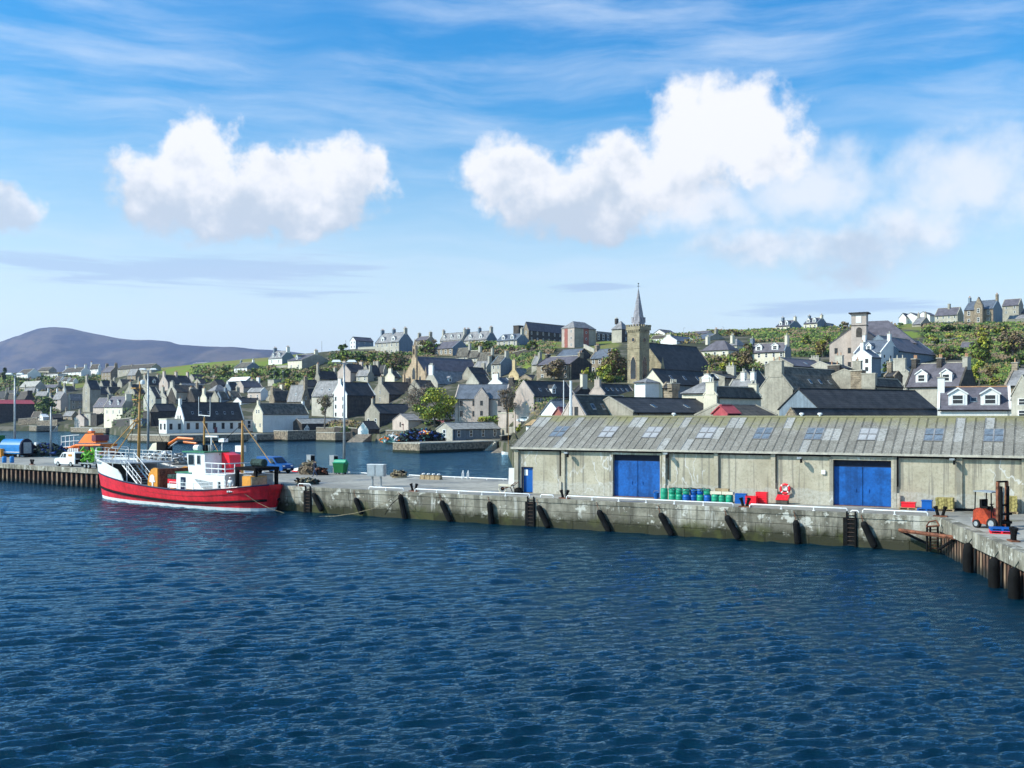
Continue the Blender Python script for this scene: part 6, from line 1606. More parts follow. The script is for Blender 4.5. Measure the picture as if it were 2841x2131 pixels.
    for i in range(9):
        x0, x1 = 24.3 + i * .19, 24.3 + (i + 1) * .19; z = 1.82 + .015 * i
        for m_, g_, o_, dz in ((b, 0, 0, .15), (c_, .03, .03, .075)): m_.face([(x0 + g_, hy(x0 + g_) - o_, z - dz), (x1 - g_, hy(x1 - g_) - o_, z - dz), (x1 - g_, hy(x1 - g_) - o_, z + dz), (x0 + g_, hy(x0 + g_) - o_, z + dz)])
    b.build('name_board', 'black', t); b = c_
    b.build('name_lettering', 'boatwhite', t)
    return t
BOAT = fishing_boat()

# ================================================================== PEOPLE
def person(label, loc, rz, joints, cols, hair='navy', extra=None):
    """joints: dict of named points (metres, feet at z=0); one continuous skinned body"""
    J = joints
    order = ['pelvis', 'waist', 'chest', 'neck', 'head0', 'head1', 'shL', 'elL', 'wrL', 'shR', 'elR', 'wrR', 'hipL', 'knL', 'anL', 'toL', 'hipR', 'knR', 'anR', 'toR']
    rad = dict(pelvis=.15, waist=.135, chest=.155, neck=.055, head0=.085, head1=.08, shL=.075, shR=.075, elL=.05, elR=.05, wrL=.035, wrR=.035, hipL=.095, hipR=.095, knL=.065, knR=.065, anL=.045, anR=.045, toL=.04, toR=.04)
    edges = [('pelvis', 'waist'), ('waist', 'chest'), ('chest', 'neck'), ('neck', 'head0'), ('head0', 'head1'), ('chest', 'shL'), ('shL', 'elL'), ('elL', 'wrL'), ('chest', 'shR'), ('shR', 'elR'), ('elR', 'wrR'), ('pelvis', 'hipL'), ('hipL', 'knL'), ('knL', 'anL'), ('anL', 'toL'), ('pelvis', 'hipR'), ('hipR', 'knR'), ('knR', 'anR'), ('anR', 'toR')]
    vs = [J[k] for k in order]; rs = [rad[k] for k in order]; es = [(order.index(a), order.index(b)) for a, b in edges]
    for s in 'LR':                                    # hand: palm and five fingers
        w = Vector(J['wr' + s]); d = (w - Vector(J['el' + s])).normalized(); sd = Vector((1, 0, 0)); iw = order.index('wr' + s)
        vs.append(tuple(w + d * .07)); rs.append(.035); ip = len(vs) - 1; es.append((iw, ip))
        for f in range(5):
            off = sd * (.022 * (f - 1.5)) if f < 4 else sd * -.05
            ln = (.075, .09, .085, .065, .05)[f]
            vs.append(tuple(w + d * (.09 if f < 4 else .05) + off)); rs.append(.011); vs.append(tuple(w + d * (.09 + ln * .7 if f < 4 else .05 + ln) + off * 1.2 + Vector((0, -.015, 0)))); rs.append(.009)
            es += [(ip, len(vs) - 2), (len(vs) - 2, len(vs) - 1)]
    me = bpy.data.meshes.new('skeleton'); me.from_pydata(vs, es, [])
    tmp = bpy.data.objects.new('skeleton', me); COL.objects.link(tmp)
    md = tmp.modifiers.new('skin', 'SKIN'); sub = tmp.modifiers.new('sub', 'SUBSURF'); sub.levels = 1
    for i, r in enumerate(rs): me.skin_vertices[0].data[i].radius = (r, r)
    me.skin_vertices[0].data[0].use_root = True
    dg = bpy.context.evaluated_depsgraph_get()
    bm_ = bpy.data.meshes.new_from_object(tmp.evaluated_get(dg)); bpy.data.objects.remove(tmp)
    for c in cols: bm_.materials.append(M[c])
    hz, nz = J['pelvis'][2] + .02, J['neck'][2] + .01
    for p in bm_.polygons:
        c = p.center; m = 0                            # 0 skin 1 top 2 trousers 3 shoes
        hand = min((c - Vector(J['wrL'])).length, (c - Vector(J['wrR'])).length) < .045 or any((c - (Vector(J['wr' + s]) + (Vector(J['wr' + s]) - Vector(J['el' + s])).normalized() * .09)).length < .13 for s in 'LR')
        arm = any((c - Vector(J[k])).length < .17 for k in ('elL', 'elR'))
        if hand: m = 0
        elif c.z > nz: m = 0
        elif c.z < .09: m = 3
        elif c.z < hz and not arm: m = 2
        else: m = 1
        p.material_index = m; p.use_smooth = True
    bm_.name = 'person'
    o = link('person', bm_, None, loc, (0, 0, rz)); tag(o, label, 'person')
    h0 = Vector(J['head0']); h1 = Vector(J['head1'])
    b = MB(); b.lathe([(.02, .13), (.07, .115), (.1, .07), (.103, .02), (.09, -.03)], 10, c=(h1.x, h1.y + .015, h1.z - .02), cap=True); b.build('hair', hair, o, smooth=True)
    f = MB(); c = (h0 + h1) / 2
    f.cbox((c.x, c.y - .10, c.z), (.02, .03, .035)); f.build('nose', cols[0], o)
    for s in (-1, 1):
        f = MB(); f.cbox((c.x + s * .033, c.y - .085, c.z + .025), (.022, .015, .012)); f.build('eye', 'black', o)
        f = MB(); f.cbox((c.x + s * .09, c.y, c.z), (.02, .035, .055)); f.build('ear', cols[0], o)
    f = MB(); f.cbox((c.x, c.y - .085, c.z - .04), (.045, .012, .01)); f.build('mouth', 'mr', o)
    return o
WALK = dict(pelvis=(0, 0, .95), waist=(0, -.02, 1.12), chest=(0, -.04, 1.34), neck=(0, -.05, 1.50), head0=(0, -.07, 1.58), head1=(0, -.075, 1.67),
            shL=(.19, -.04, 1.42), elL=(.25, .06, 1.16), wrL=(.24, .02, .92), shR=(-.19, -.04, 1.42), elR=(-.25, -.12, 1.17), wrR=(-.23, -.28, .98),
            hipL=(.1, 0, .90), knL=(.11, -.20, .52), anL=(.11, -.26, .10), toL=(.12, -.42, .05), hipR=(-.1, 0, .90), knR=(-.1, .08, .50), anR=(-.1, .30, .13), toR=(-.1, .20, .045))
STAND = dict(WALK, knL=(.11, -.02, .50), anL=(.12, .02, .09), toL=(.13, -.14, .045), knR=(-.11, -.03, .50), anR=(-.13, .02, .09), toR=(-.14, -.14, .045), elL=(.27, .02, 1.15), wrL=(.28, -.10, .93), elR=(-.27, .02, 1.15), wrR=(-.26, -.14, .95))
person('man in a dark jacket and blue jeans walking past the net heap', G(874, 1323, QZ), R(-55), WALK, ['skin', 'navy', 'denim', 'black'])
_bp = Vector((-43.9, 109.0, 0)) + Vector((.8, -.6, 0)) * 24.4 + Vector((-.6, -.8, 0)) * 2.35
person('person in white overalls standing on the red boat by its stern gear', (_bp.x, _bp.y, 1.36), R(-20), STAND, ['skin', 'boatwhite', 'boatwhite', 'black'], hair='boatwhite')

# ================================================================== LIFEBOAT, LOADER CRANE
def lifeboat():
    o = S(246, 1278, 176); o.z = 0
    t = thing('lifeboat', 'orange topped lifeboat with white rails lying behind the left quay', 'lifeboat', o, math.atan2(-.42, .9))
    b = MB(); st = [(-7.5, .1, 3.0), (-6, 1.3, 2.75), (-3.5, 2.2, 2.4), (0, 2.4, 2.2), (6, 2.3, 2.2)]
    for (x0, w0, h0), (x1, w1, h1) in zip(st, st[1:]):
        for s in (-1, 1):
            q = [(x0, s * w0 * .7, -.5), (x1, s * w1 * .7, -.5), (x1, s * w1, h1), (x0, s * w0, h0)]; b.face(q if s < 0 else q[::-1])
        b.face([(x0, -w0, h0), (x1, -w1, h1), (x1, w1, h1), (x0, w0, h0)])
    x, w, h = st[-1]; b.face([(x, -w * .7, -.5), (x, w * .7, -.5), (x, w, h), (x, -w, h)]); b.build('hull', 'hullnavy', t)
    b = MB(); v = [(-5.2, -1.4, 2.3), (5, -1.9, 2.2), (5, 1.9, 2.2), (-5.2, 1.4, 2.3), (-1.2, -1.25, 3.7), (4.6, -1.45, 3.8), (4.6, 1.45, 3.8), (-1.2, 1.25, 3.7)]
    F6 = [(0, 1, 5, 4), (1, 2, 6, 5), (2, 3, 7, 6), (3, 0, 4, 7), (4, 5, 6, 7)]
    b.poly(v, F6); b.tube([(-5.0, -1.3, 2.5), (-1.3, -1.5, 3.5), (4.8, -1.7, 3.6)], .22, 8); b.tube([(-5.0, 1.3, 2.5), (-1.3, 1.5, 3.5), (4.8, 1.7, 3.6)], .22, 8); b.build('cabin', 'orange', t)
    b = MB(); v = [(-1.2, -1.2, 3.9), (3.2, -1.4, 3.95), (3.2, 1.4, 3.95), (-1.2, 1.2, 3.9), (.2, -.9, 5.5), (2.3, -1.0, 5.6), (2.3, 1.0, 5.6), (.2, .9, 5.5)]; b.poly(v, F6); up = b.build('upper_cabin', 'orange', t)
    b = MB(); b.box((2.3, -1.45, 4.3), (3.25, 1.45, 5.3)); b.build('cabin_end_shade', 'mr', up)  # maroon box: shaded end of the orange upper cabin, put in as colour
    for i in range(3):
        b = MB(); b.box((-.2 + i * 1.3, -1.95 + .1, 2.75), (.7 + i * 1.3, -1.6, 3.35)); b.build('window', 'glass', t)
    for i in range(5):
        b = MB(); b.box((-3.0 + i * .55, -1.88, 2.4), (-2.7 + i * .55, -1.6, 3.0)); b.build('white_panel', 'trim', t)
    b = MB(); b.box((3.3, -2.05, 2.5), (5.4, -1.75, 3.5)); b.build('side_window', 'glass', t)
    b = MB()
    for zz in (3.1, 4.0, 5.0): b.tube([(-5.2, -1.2, zz), (-2.0, -1.5, zz + .25), (-1.0, -1.2, zz + .3)], .06, 5)
    for x in (-5.2, -4.2, -3.2, -2.2): b.tube([(x, -1.25, 2.5), (x, -1.25, 5.1)], .06, 5)
    b.build('rail', 'trim', t)
    b = MB(); b.lathe([(.3, 5.7), (.42, 6.0), (.3, 6.3), (.05, 6.4)], 8, c=(.6, 0, 0)); b.build('radome', 'trim', t)
    b = MB(); b.box((.2, -.4, 5.7), (1.1, .4, 6.0)); b.build('mast_foot', 'orange', t)
lifeboat()
def loader_crane():
    o = G(448, 1283, QZ); t = thing('loader_crane', 'folded orange loader crane on a cream and black base behind the boat', 'crane', o, R(-30))
    k = o.y / F
    b = MB(); b.tube([(-.2, 0, 0), (-.2, 0, 2.0)], .35, 10); b.build('pedestal', 'black', t)
    b = MB(); b.poly([(-1.9, -.6, 1.7), (-.3, -.6, 1.5), (-.3, .6, 1.5), (-1.9, .6, 1.7), (-1.2, -.5, 2.6), (-.3, -.5, 2.75), (-.3, .5, 2.75), (-1.2, .5, 2.6)], [(0, 1, 5, 4), (1, 2, 6, 5), (2, 3, 7, 6), (3, 0, 4, 7), (4, 5, 6, 7), (3, 2, 1, 0)]); b.build('cream_cowl', 'cr', t)
    b = MB(); b.box((-.3, -.6, 1.6), (1.5, .6, 2.8)); b.build('black_cowl', 'black', t)
    for (p, q) in (((1.2, -.1, 2.4), (3.4, -.1, 3.4)), ((3.4, -.1, 3.4), (6.3, -.1, 3.3)), ((4.2, .2, 2.9), (6.6, .2, 2.7))):
        b = MB(); b.tube([p, q], [.2, .16], 6); b.build('arm', 'orange', t)
    b = MB(); b.tube([(1.4, -.1, 2.0), (3.2, -.1, 2.9)], .1, 6); b.build('ram', 'steel', t)
loader_crane()

# ================================================================== VEHICLES
def wheel(t, x, y, r=.32, w=.2):
    b = MB(); b.tube([(x, y - w / 2, r), (x, y + w / 2, r)], r, 16); o = b.build('wheel', 'tyre', t)
    s = -1 if y < 0 else 1
    b = MB(); b.tube([(x, y + s * w * .45, r), (x, y + s * (w / 2 + .02), r)], r * .6, 12); b.build('rim', 'galv', o)
def vehicle(name, label, cat, loc, rz, prof, wid, paint, wheels, panes, roof_z, extra=None, r=.32):
    """side outline pushed across the width, with the cabin narrowed toward the roof"""
    t = thing(name, label, cat, loc, rz)
    b = MB(); k = len(prof); hw = wid / 2; belt = roof_z * .58
    def yy(z): return hw - max(0, (z - belt)) * .16
    vs = [(x, -yy(z), z) for x, z in prof] + [(x, yy(z), z) for x, z in prof]
    b.poly(vs, [tuple(range(k)), tuple(range(2 * k - 1, k - 1, -1))] + [(i, i + k, (i + 1) % k + k, (i + 1) % k) for i in range(k)])
    b.build('body', paint, t, fix=True)
    for nm, pts in panes:                            # side panes given as x,z outlines
        for s in (-1, 1):
            g = MB(); q = [(x, s * (yy(z) + .012), z) for x, z in pts]; g.face(q if s < 0 else q[::-1]); q2 = [(x, s * (yy(z) - .01), z) for x, z in pts]; g.face(q2[::-1] if s < 0 else q2); g.build(nm, 'glass', t)
    for x in wheels:
        for s in (-1, 1): wheel(t, x, s * (hw - .08), r)
    return t, yy
defmat('vanblue', (0.008, 0.085, 0.30), var=.1, rough=.35)
# blue van, facing right
vl = G(762, 1312, QZ); vrz = R(-32)
prof = [(2.05, .32), (2.1, .75), (1.95, .98), (1.15, 1.12), (.45, 1.78), (.1, 1.86), (-2.0, 1.86), (-2.08, 1.7), (-2.1, .32)]
VAN, yy = vehicle('van', 'blue panel van parked beside the red boat stern, facing right', 'van', (vl.x, vl.y, QZ), vrz, prof, 1.75, 'vanblue', (1.3, -1.35), [('side_window', [(.25, 1.12), (.95, 1.12), (.42, 1.66), (.05, 1.66)])], 1.86)
b = MB(); b.poly([(1.12, -.72, 1.17), (1.12, .72, 1.17), (.5, .62, 1.76), (.5, -.62, 1.76)], [(0, 1, 2, 3)]); b.poly([(1.145, -.70, 1.18), (1.145, .70, 1.18), (.53, .60, 1.755), (.53, -.60, 1.755)], [(0, 1, 2, 3)]); b.build('windscreen', 'glass', VAN)
for s in (-1, 1):
    b = MB(); b.cbox((2.02, s * .62, .82), (.14, .28, .17)); b.build('headlight', 'trim', VAN)
    b = MB(); b.cbox((.75, s * .97, 1.18), (.12, .16, .14)); b.build('mirror', 'black', VAN)
b = MB(); b.box((2.0, -.8, .3), (2.16, .8, .55)); b.build('bumper', 'black', VAN)
b = MB(); b.box((2.15, -.26, .45), (2.18, .26, .56)); b.build('number_plate', 'trim', VAN)
# white estate van, facing left
vl = G(196, 1294, QZ)
prof = [(2.05, .35), (2.1, .8), (1.9, 1.05), (1.0, 1.15), (.55, 1.75), (.2, 1.84), (-1.95, 1.84), (-2.1, 1.0), (-2.08, .35)]
SUV, yy = vehicle('off_road_car', 'white off road estate car facing left on the far quay', 'car', (vl.x, vl.y, QZ), R(148), prof, 1.8, 'boatwhite', (1.3, -1.35), [('front_window', [(.35, 1.16), (.85, 1.16), (.5, 1.66), (.35, 1.66)]), ('side_window', [(-.3, 1.16), (.25, 1.16), (.25, 1.66), (-.3, 1.66)])], 1.84)
b = MB(); b.box((-2.14, -.7, 1.05), (-2.02, .7, 1.7)); b.build('rear_window', 'glass', SUV)
b = MB(); b.box((-2.16, -.75, .4), (-2.05, .75, .95)); b.build('tailgate', 'black', SUV)
b = MB(); b.tube([(-2.12, -.2, 1.0), (-2.3, -.2, 1.0)], .33, 12); b.build('spare_wheel', 'tyre', SUV)
for s in (-1, 1):
    b = MB(); b.box((-1.5, s * .86 - .01, 1.3), (-.75, s * .86 + .012, 1.6)); b.build('orange_badge', 'drumorange', SUV)
    b = MB(); b.cbox((2.05, s * .65, .85), (.1, .25, .2)); b.build('headlight', 'trim', SUV)
def trailer():
    p = G(256, 1299, QZ); t = thing('boat_trailer', 'two axle trailer loaded with lime green netting behind the white car', 'trailer', p, R(148))
    b = MB(); b.box((-1.3, -.8, .55), (1.5, .8, .68)); b.tube([(1.5, 0, .6), (2.7, 0, .55)], .06, 6); b.build('chassis', 'galv', t)
    for x in (-.6, .15):
        for s in (-1, 1): wheel(t, x, s * .85, .28)
    b = MB(); rr = random.Random(3)
    for i in range(60):
        x, y, z = rr.uniform(-1.2, 1.3), rr.uniform(-.75, .75), rr.uniform(.7, 2.5); u = Vector((rr.uniform(-1, 1), rr.uniform(-1, 1), rr.uniform(-1, 1))).normalized() * rr.uniform(.3, .8)
        b.tube([Vector((x, y, z)) - u * .5, Vector((x, y, z)) + u * .5], rr.uniform(.07, .15), 5)
    b.build('netting', 'lime', t)
    b = MB(); b.cbox((1.3, -.5, 1.3), (.5, .6, .5)); b.build('white_drum', 'trim', t)
    b = MB(); b.cbox((.4, -.7, 1.9), (.9, .35, .35)); b.build('orange_float', 'orange', t)
trailer()
def parked_white():
    p = S(1456, 1211, 262); p.z = terr_xy(p.x, p.y) 
    prof = [(2.0, .3), (2.05, .7), (1.1, .95), (.55, 1.4), (-1.1, 1.42), (-1.9, .98), (-2.05, .9), (-2.05, .3)]
    t, yy = vehicle('parked_car', 'pale car parked by a hedge left of the warehouse roof', 'car', p, R(150), prof, 1.7, 'boatwhite', (1.25, -1.25), [('side_window', [(-1.3, .98), (.95, .98), (.5, 1.35), (-1.0, 1.35)])], 1.42)
parked_white()
defmat('forkred', (0.42, 0.055, 0.018), var=.35, rough=.5, scale=3)
def forklift():
    p = G(2752, 1466, QZ); t = thing('forklift', 'orange red forklift with a tall dark mast parked on the right pier', 'forklift', p, R(-66))
    b = MB(); v = [(-.95, -.5, .3), (.55, -.5, .22), (.55, .5, .22), (-.95, .5, .3), (-.85, -.48, 1.05), (-.2, -.5, 1.15), (-.2, .5, 1.15), (-.85, .48, 1.05)]
    b.poly(v, [(0, 1, 5, 4), (1, 2, 6, 5), (2, 3, 7, 6), (3, 0, 4, 7), (4, 5, 6, 7), (3, 2, 1, 0)]); b.build('chassis', 'forkred', t)
    b = MB(); b.lathe([(.42, .35), (.5, .6), (.47, .95), (.3, 1.12)], 12, c=(-.7, 0, 0)); b.build('counterweight', 'forkred', t, smooth=True)
    b = MB(); b.box((-1.12, -.42, .3), (-.8, .42, .55)); b.build('rear_panel', 'galv', t)
    b = MB(); b.box((-.55, -.25, 1.1), (-.1, .25, 1.25)); b.box((-.65, -.25, 1.15), (-.5, .25, 1.65)); b.build('seat', 'black', t)
    for x, y in ((-.8, -.45), (-.8, .45), (.35, -.45), (.35, .45)):
        b = MB(); b.tube([(x, y, 1.0 if x < 0 else .6), (x * .95, y, 2.1)], .035, 6); b.build('guard_post', 'black', t)
    b = MB(); b.box((-.85, -.52, 2.09), (.42, .52, 2.15)); b.build('overhead_guard', 'galv', t)
    b = MB(); b.tube([(.12, 0, .7), (.0, 0, 1.4)], .03, 6); b.tube([(0, -.16, 1.4), (0, .16, 1.4)], .03, 6); b.build('steering_wheel', 'black', t)
    for y in (-.36, .36):
        b = MB(); b.box((.62, y - .06, .1), (.78, y + .06, 2.75)); b.build('mast_rail', 'rust', t)
        b = MB(); b.box((.80, y * .75 - .05, .15), (.92, y * .75 + .05, 2.5)); b.build('inner_mast_rail', 'black', t)
        b = MB(); b.box((.95, y * .8 - .06, .08), (1.5, y * .8 + .06, .13)); b.build('fork', 'black', t)
    for z in (.45, 1.35, 2.7):
        b = MB(); b.box((.64, -.4, z), (.76, .4, z + .1)); b.build('mast_crossbar', 'black', t)
    b = MB(); b.box((.93, -.45, .35), (1.0, .45, .5)); b.box((.93, -.45, .85), (1.0, .45, .97)); b.build('fork_carriage', 'black', t)
    for y in (-.12, .12):
        b = MB(); b.tube([(.7, y, .4), (.7, y, 2.4)], .035, 6); b.build('lift_ram', 'steel', t)
    for x, r in ((-.6, .24), (.45, .33)):
        for s in (-1, 1): wheel(t, x, s * .5, r, .2)
    return t
forklift()

# ================================================================== THINGS ON THE PIER
def cabinet_pair():
    p = G(1045, 1350, QZ); t = thing('electric_cabinet', 'two grey steel cabinets side by side on short posts at the quay edge', 'cabinet', p, R(-20))
    k = p.y / F
    for i, x in enumerate((-.43, .43)):
        b = MB(); b.box((x - .41, -.28, .95), (x + .41, .28, 2.0)); c = b.build('cabinet_box', 'galv', t)
        b = MB(); b.box((x - .43, -.31, 2.0), (x + .43, .31, 2.05)); b.build('lid', 'trim', c)
        b = MB(); b.box((x - .36, -.30, 1.02), (x + .36, -.282, 1.93)); b.build('door', 'steel', c)
        b = MB(); b.tube([(x, 0, 0), (x, 0, .95)], .1, 8); b.cbox((x, 0, .03), (.34, .34, .06)); b.build('post', 'galv', t)
cabinet_pair()
for px, py, lab in ((862, 1312, 'grey cabinet with a dark side behind the brown net heap'), (926, 1314, 'grey cabinet with a dark side behind the green wheeled bin')):
    p = G(px, py, QZ); t = thing('electric_cabinet', lab, 'cabinet', p, R(-48), 'single grey cabinets along the back of the pier')
    b = MB(); b.box((-.45, -.28, .9), (.45, .28, 2.0)); b.box((-.47, -.3, 2.0), (.47, .3, 2.05)); b.build('cabinet_box', 'galv', t)
    b = MB(); b.box((.452, -.24, .95), (.47, .24, 1.95)); b.build('door', 'black', t)
    b = MB(); b.tube([(0, 0, 0), (0, 0, .92)], .1, 8); b.build('post', 'galv', t)
def bin_():
    p = G(945, 1316, QZ); t = thing('wheeled_bin', 'large green wheeled rubbish bin with a light green lid', 'bin', p, R(-22))
    b = MB(); b.poly([(-.55, -.42, .2), (.55, -.42, .2), (.55, .42, .2), (-.55, .42, .2), (-.7, -.55, 1.25), (.7, -.55, 1.25), (.7, .55, 1.25), (-.7, .55, 1.25)], [(0, 1, 5, 4), (1, 2, 6, 5), (2, 3, 7, 6), (3, 0, 4, 7), (4, 5, 6, 7), (3, 2, 1, 0)]); b.build('body', 'bingreen', t)
    b = MB(); b.box((-.75, -.6, 1.25), (.75, .6, 1.32)); b.tube([(-.75, .0, 1.36), (.75, .0, 1.36)], .28, 8); l = b.build('lid', 'greenp', t)
    for x in (-.4, .4):
        for y in (-.32, .32): wheel(t, x, y, .1, .07)
bin_()
def heap(name, label, cat, p, rx, ry, h, mats, n, seed, r=(.05, .12), ln=(.3, .9)):
    """heap of netting, rope or creels: a lumpy mound with loose coils lying over it"""
    rr = random.Random(seed); t = thing(name, label, cat, p)
    b = MB(); ns = 14; rows_ = 5; vs = []; fs = []
    for j in range(rows_ + 1):
        f = j / rows_
        for i in range(ns):
            a = 2 * math.pi * i / ns; q = math.cos(f * math.pi / 2) * (1 + .25 * mnoise.noise(Vector((math.cos(a) * 2, math.sin(a) * 2, seed + f * 3))))
            vs.append((rx * q * math.cos(a), ry * q * math.sin(a), h * .85 * math.sin(f * math.pi / 2) * (1 + .25 * mnoise.noise(Vector((a, f * 2, seed))))))
    for j in range(rows_):
        for i in range(ns): fs.append((j * ns + i, j * ns + (i + 1) % ns, (j + 1) * ns + (i + 1) % ns, (j + 1) * ns + i))
    b.poly(vs, fs); b.build('mound', mats[0], t, smooth=False)
    groups = {}
    for i in range(n):
        a = rr.uniform(0, 6.283); q = math.sqrt(rr.random()); x, y = rx * q * math.cos(a), ry * q * math.sin(a); z = h * math.sqrt(max(0, 1 - q * q)) * rr.uniform(.75, 1.05)
        u = Vector((rr.uniform(-1, 1), rr.uniform(-1, 1), rr.uniform(-.5, .5))).normalized() * rr.uniform(*ln) / 2
        m = rr.choice(mats); g = groups.setdefault(m, MB()); v = Vector((x, y, z)); w = u.cross(Vector((0, 0, 1))) * .3
        g.tube([v - u, v + w, v + u], rr.uniform(*r), 5)
    for m, g in groups.items(): tag(g.build('loose_netting', m, t), kind='stuff')
    return t
defmat('netbrown', (0.20, 0.15, 0.10), var=.5, scale=5, bump=.8, rough=.95)
defmat('netblue', (0.02, 0.06, 0.22), var=.4, scale=5, rough=.9)
defmat('netteal', (0.10, 0.24, 0.22), var=.4, scale=5, rough=.9)
defmat('creel', (0.28, 0.26, 0.24), var=.5, scale=4, rough=.9)
heap('net_heap', 'tall brown heap of nets behind the walking man', 'net heap', G(858, 1316, QZ), 1.1, .8, 1.45, ['netbrown', 'rope'], 60, 3)
heap('net_heap', 'low black heap of gear between the man and the green bin', 'net heap', G(893, 1318, QZ), .75, .5, .75, ['black', 'rust'], 30, 4)
heap('rope_heap', 'brown coil of rope right of the two grey cabinets', 'rope heap', G(1108, 1325, QZ), .8, .6, .75, ['rope', 'netbrown', 'black'], 40, 5)
heap('net_heap', 'long dark heap of nets right of the blue round topped hut', 'net heap', G(128, 1266, QZ), 3.6, 1.4, 1.9, ['net', 'black', 'netblue'], 120, 6, (.08, .2), (.5, 1.6))
heap('creel_heap', 'grey heap of bagged creels behind the bow of the red boat', 'creel heap', G(455, 1289, QZ), 4.2, 1.3, 1.5, ['creel', 'galv', 'trim'], 170, 7, (.08, .18), (.4, 1.0))
heap('net_heap', 'dark heap of ropes and fenders beside the quay at the boat stern', 'net heap', on_quay(818, 3.0) + Vector((-1.0, .6, 0)), 1.1, .5, .5, ['net', 'black', 'rope'], 40, 8)
def creel_stack():
    p = G(1190, 1330, QZ); t = thing('creel_stack', 'row of wooden lobster creels topped with white floats by the far pier edge', 'creel stack', p, R(-30))
    for i in range(4):
        b = MB(); x = -.95 + i * .62
        b.box((x, -.3, 0), (x + .56, .3, .06)); 
        for yy_ in (-.28, .28): b.tube([(x + .02, yy_, 0), (x + .02, yy_ * .7, .42), (x + .28, 0, .5)], .03, 5)
        b.tube([(x + .54, -.28, 0), (x + .54, -.2, .42), (x + .54, .2, .42), (x + .54, .28, 0)], .03, 5); b.tube([(x + .02, -.28, .0), (x + .02, -.2, .42), (x + .02, .2, .42), (x + .02, .28, 0)], .03, 5)
        b.box((x + .04, -.24, .06), (x + .52, .24, .40)); c = b.build('creel', 'wood', t)
        for y in (-.1, .12):
            f = MB(); f.lathe([(.02, -.1), (.1, -.06), (.12, 0), (.1, .06), (.02, .1)], 8, c=(x + .28, y, .52)); f.build('float', 'trim', c)
creel_stack()
def pontoon_ladder():
    p = G(1292, 1329, QZ); t = thing('boarding_ladder', 'white ladder hoops rising at the far pier edge', 'ladder', p, R(-28))
    for x in (-.3, .3):
        b = MB(); b.tube([(x, .15, -1.5), (x, .1, .55), (x, 0, .85), (x, -.18, .6), (x, -.22, 0)], .045, 7); b.build('hand_rail', 'whitepipe', t)
    for z in (-.2, .15): 
        b = MB(); b.tube([(-.3, .12, z), (.3, .12, z)], .03, 6); b.build('rung', 'whitepipe', t)
pontoon_ladder()
def back_rails():
    for a, b_, l in (((965, 1314), (1072, 1320), 'low white edge rail behind the grey cabinets'), ((1135, 1322), (1168, 1324), 'low white edge rail left of the creels'), ((1218, 1326), (1408, 1334), 'long low white edge rail right of the creels')):
        p, q = G(*a, QZ), G(*b_, QZ); t = thing('edge_rail', l, 'railing', p, math.atan2(q.y - p.y, q.x - p.x), 'white rails along the far pier edge'); L = (q - p).length
        b = MB(); b.tube([(0, 0, .16), (L, 0, .16)], .06, 6); b.build('pipe', 'whitepipe', t)
        for i in range(int(L / 2) + 1):
            b = MB(); b.tube([(min(L, i * 2), 0, 0), (min(L, i * 2), 0, .16)], .04, 5); b.build('post', 'whitepipe', t)
back_rails()
def barrow():
    p = G(1412, 1368, QZ); t = thing('hand_cart', 'old cream hand cart with one white wheel beside the warehouse corner', 'cart', p, R(-25))
    b = MB(); n = 16
    b.tube([(-.5 + .34 * math.cos(6.283 * i / n), -.2, .36 + .34 * math.sin(6.283 * i / n)) for i in range(n + 1)], .05, 6, cap=False); w = b.build('wheel', 'cr', t)
    b = MB(); b.tube([(-.5, -.26, .36), (-.5, -.14, .36)], .16, 10); b.build('hub', 'black', w)
    b = MB(); b.poly([(-.85, -.35, .62), (.3, -.35, .55), (.3, .35, .55), (-.85, .35, .62), (-.8, -.35, .75), (.35, -.35, .7), (.35, .35, .7), (-.8, .35, .75)], [(0, 1, 5, 4), (1, 2, 6, 5), (2, 3, 7, 6), (3, 0, 4, 7), (4, 5, 6, 7), (3, 2, 1, 0)]); b.build('tray', 'cr', t)
    for y in (-.3, .3):
        b = MB(); b.tube([(-.5, y, .36), (.3, y, .62), (.75, y, .95)], .035, 6); b.build('handle', 'rust', t)
        b = MB(); b.tube([(.25, y, .58), (.5, y, .0)], .035, 6); b.build('leg', 'black', t)
    b = MB(); b.lathe([(.35, 0), (.4, .2), (.25, .45), (.05, .5)], 9, c=(.85, .1, 0)); b.build('black_sack', 'black', t)
barrow()
# barrels in front of the warehouse
def barrel(p, col, label, h, r, rope=False, group='green and blue barrels against the warehouse', kind='barrel'):
    t = thing(kind, label, 'barrel', p, random.uniform(0, 6), group)
    b = MB(); b.lathe([(r * .9, 0), (r * .97, .05), (r, h * .3), (r * 1.03, h * .33), (r, h * .36), (r, h * .66), (r * 1.03, h * .7), (r, h * .73), (r * .96, h * .95), (r * .86, h)], 14); b.build('body', col, t, smooth=True)
    b = MB(); b.lathe([(r * .88, h - .03), (r * .9, h + .03), (r * .75, h + .035)], 14); b.build('rim', 'black' if rope else col, t)
    if rope:
        b = MB(); rr = random.Random(int(p[0] * 100)); pts = [(r * 1.05 * math.cos(a), r * 1.05 * math.sin(a), h * (.75 + .2 * math.sin(a * 2 + rr.random() * 6))) for a in np.linspace(0, 6.283, 14)]; b.tube(pts, .025, 5, cap=False)
        b.tube([(0, 0, h), (r * .6, -r * .7, h + .1), (r * 1.2, -r * 1.1, h * .6)], .025, 5); b.build('rope_turns', 'netteal', t)
    return t
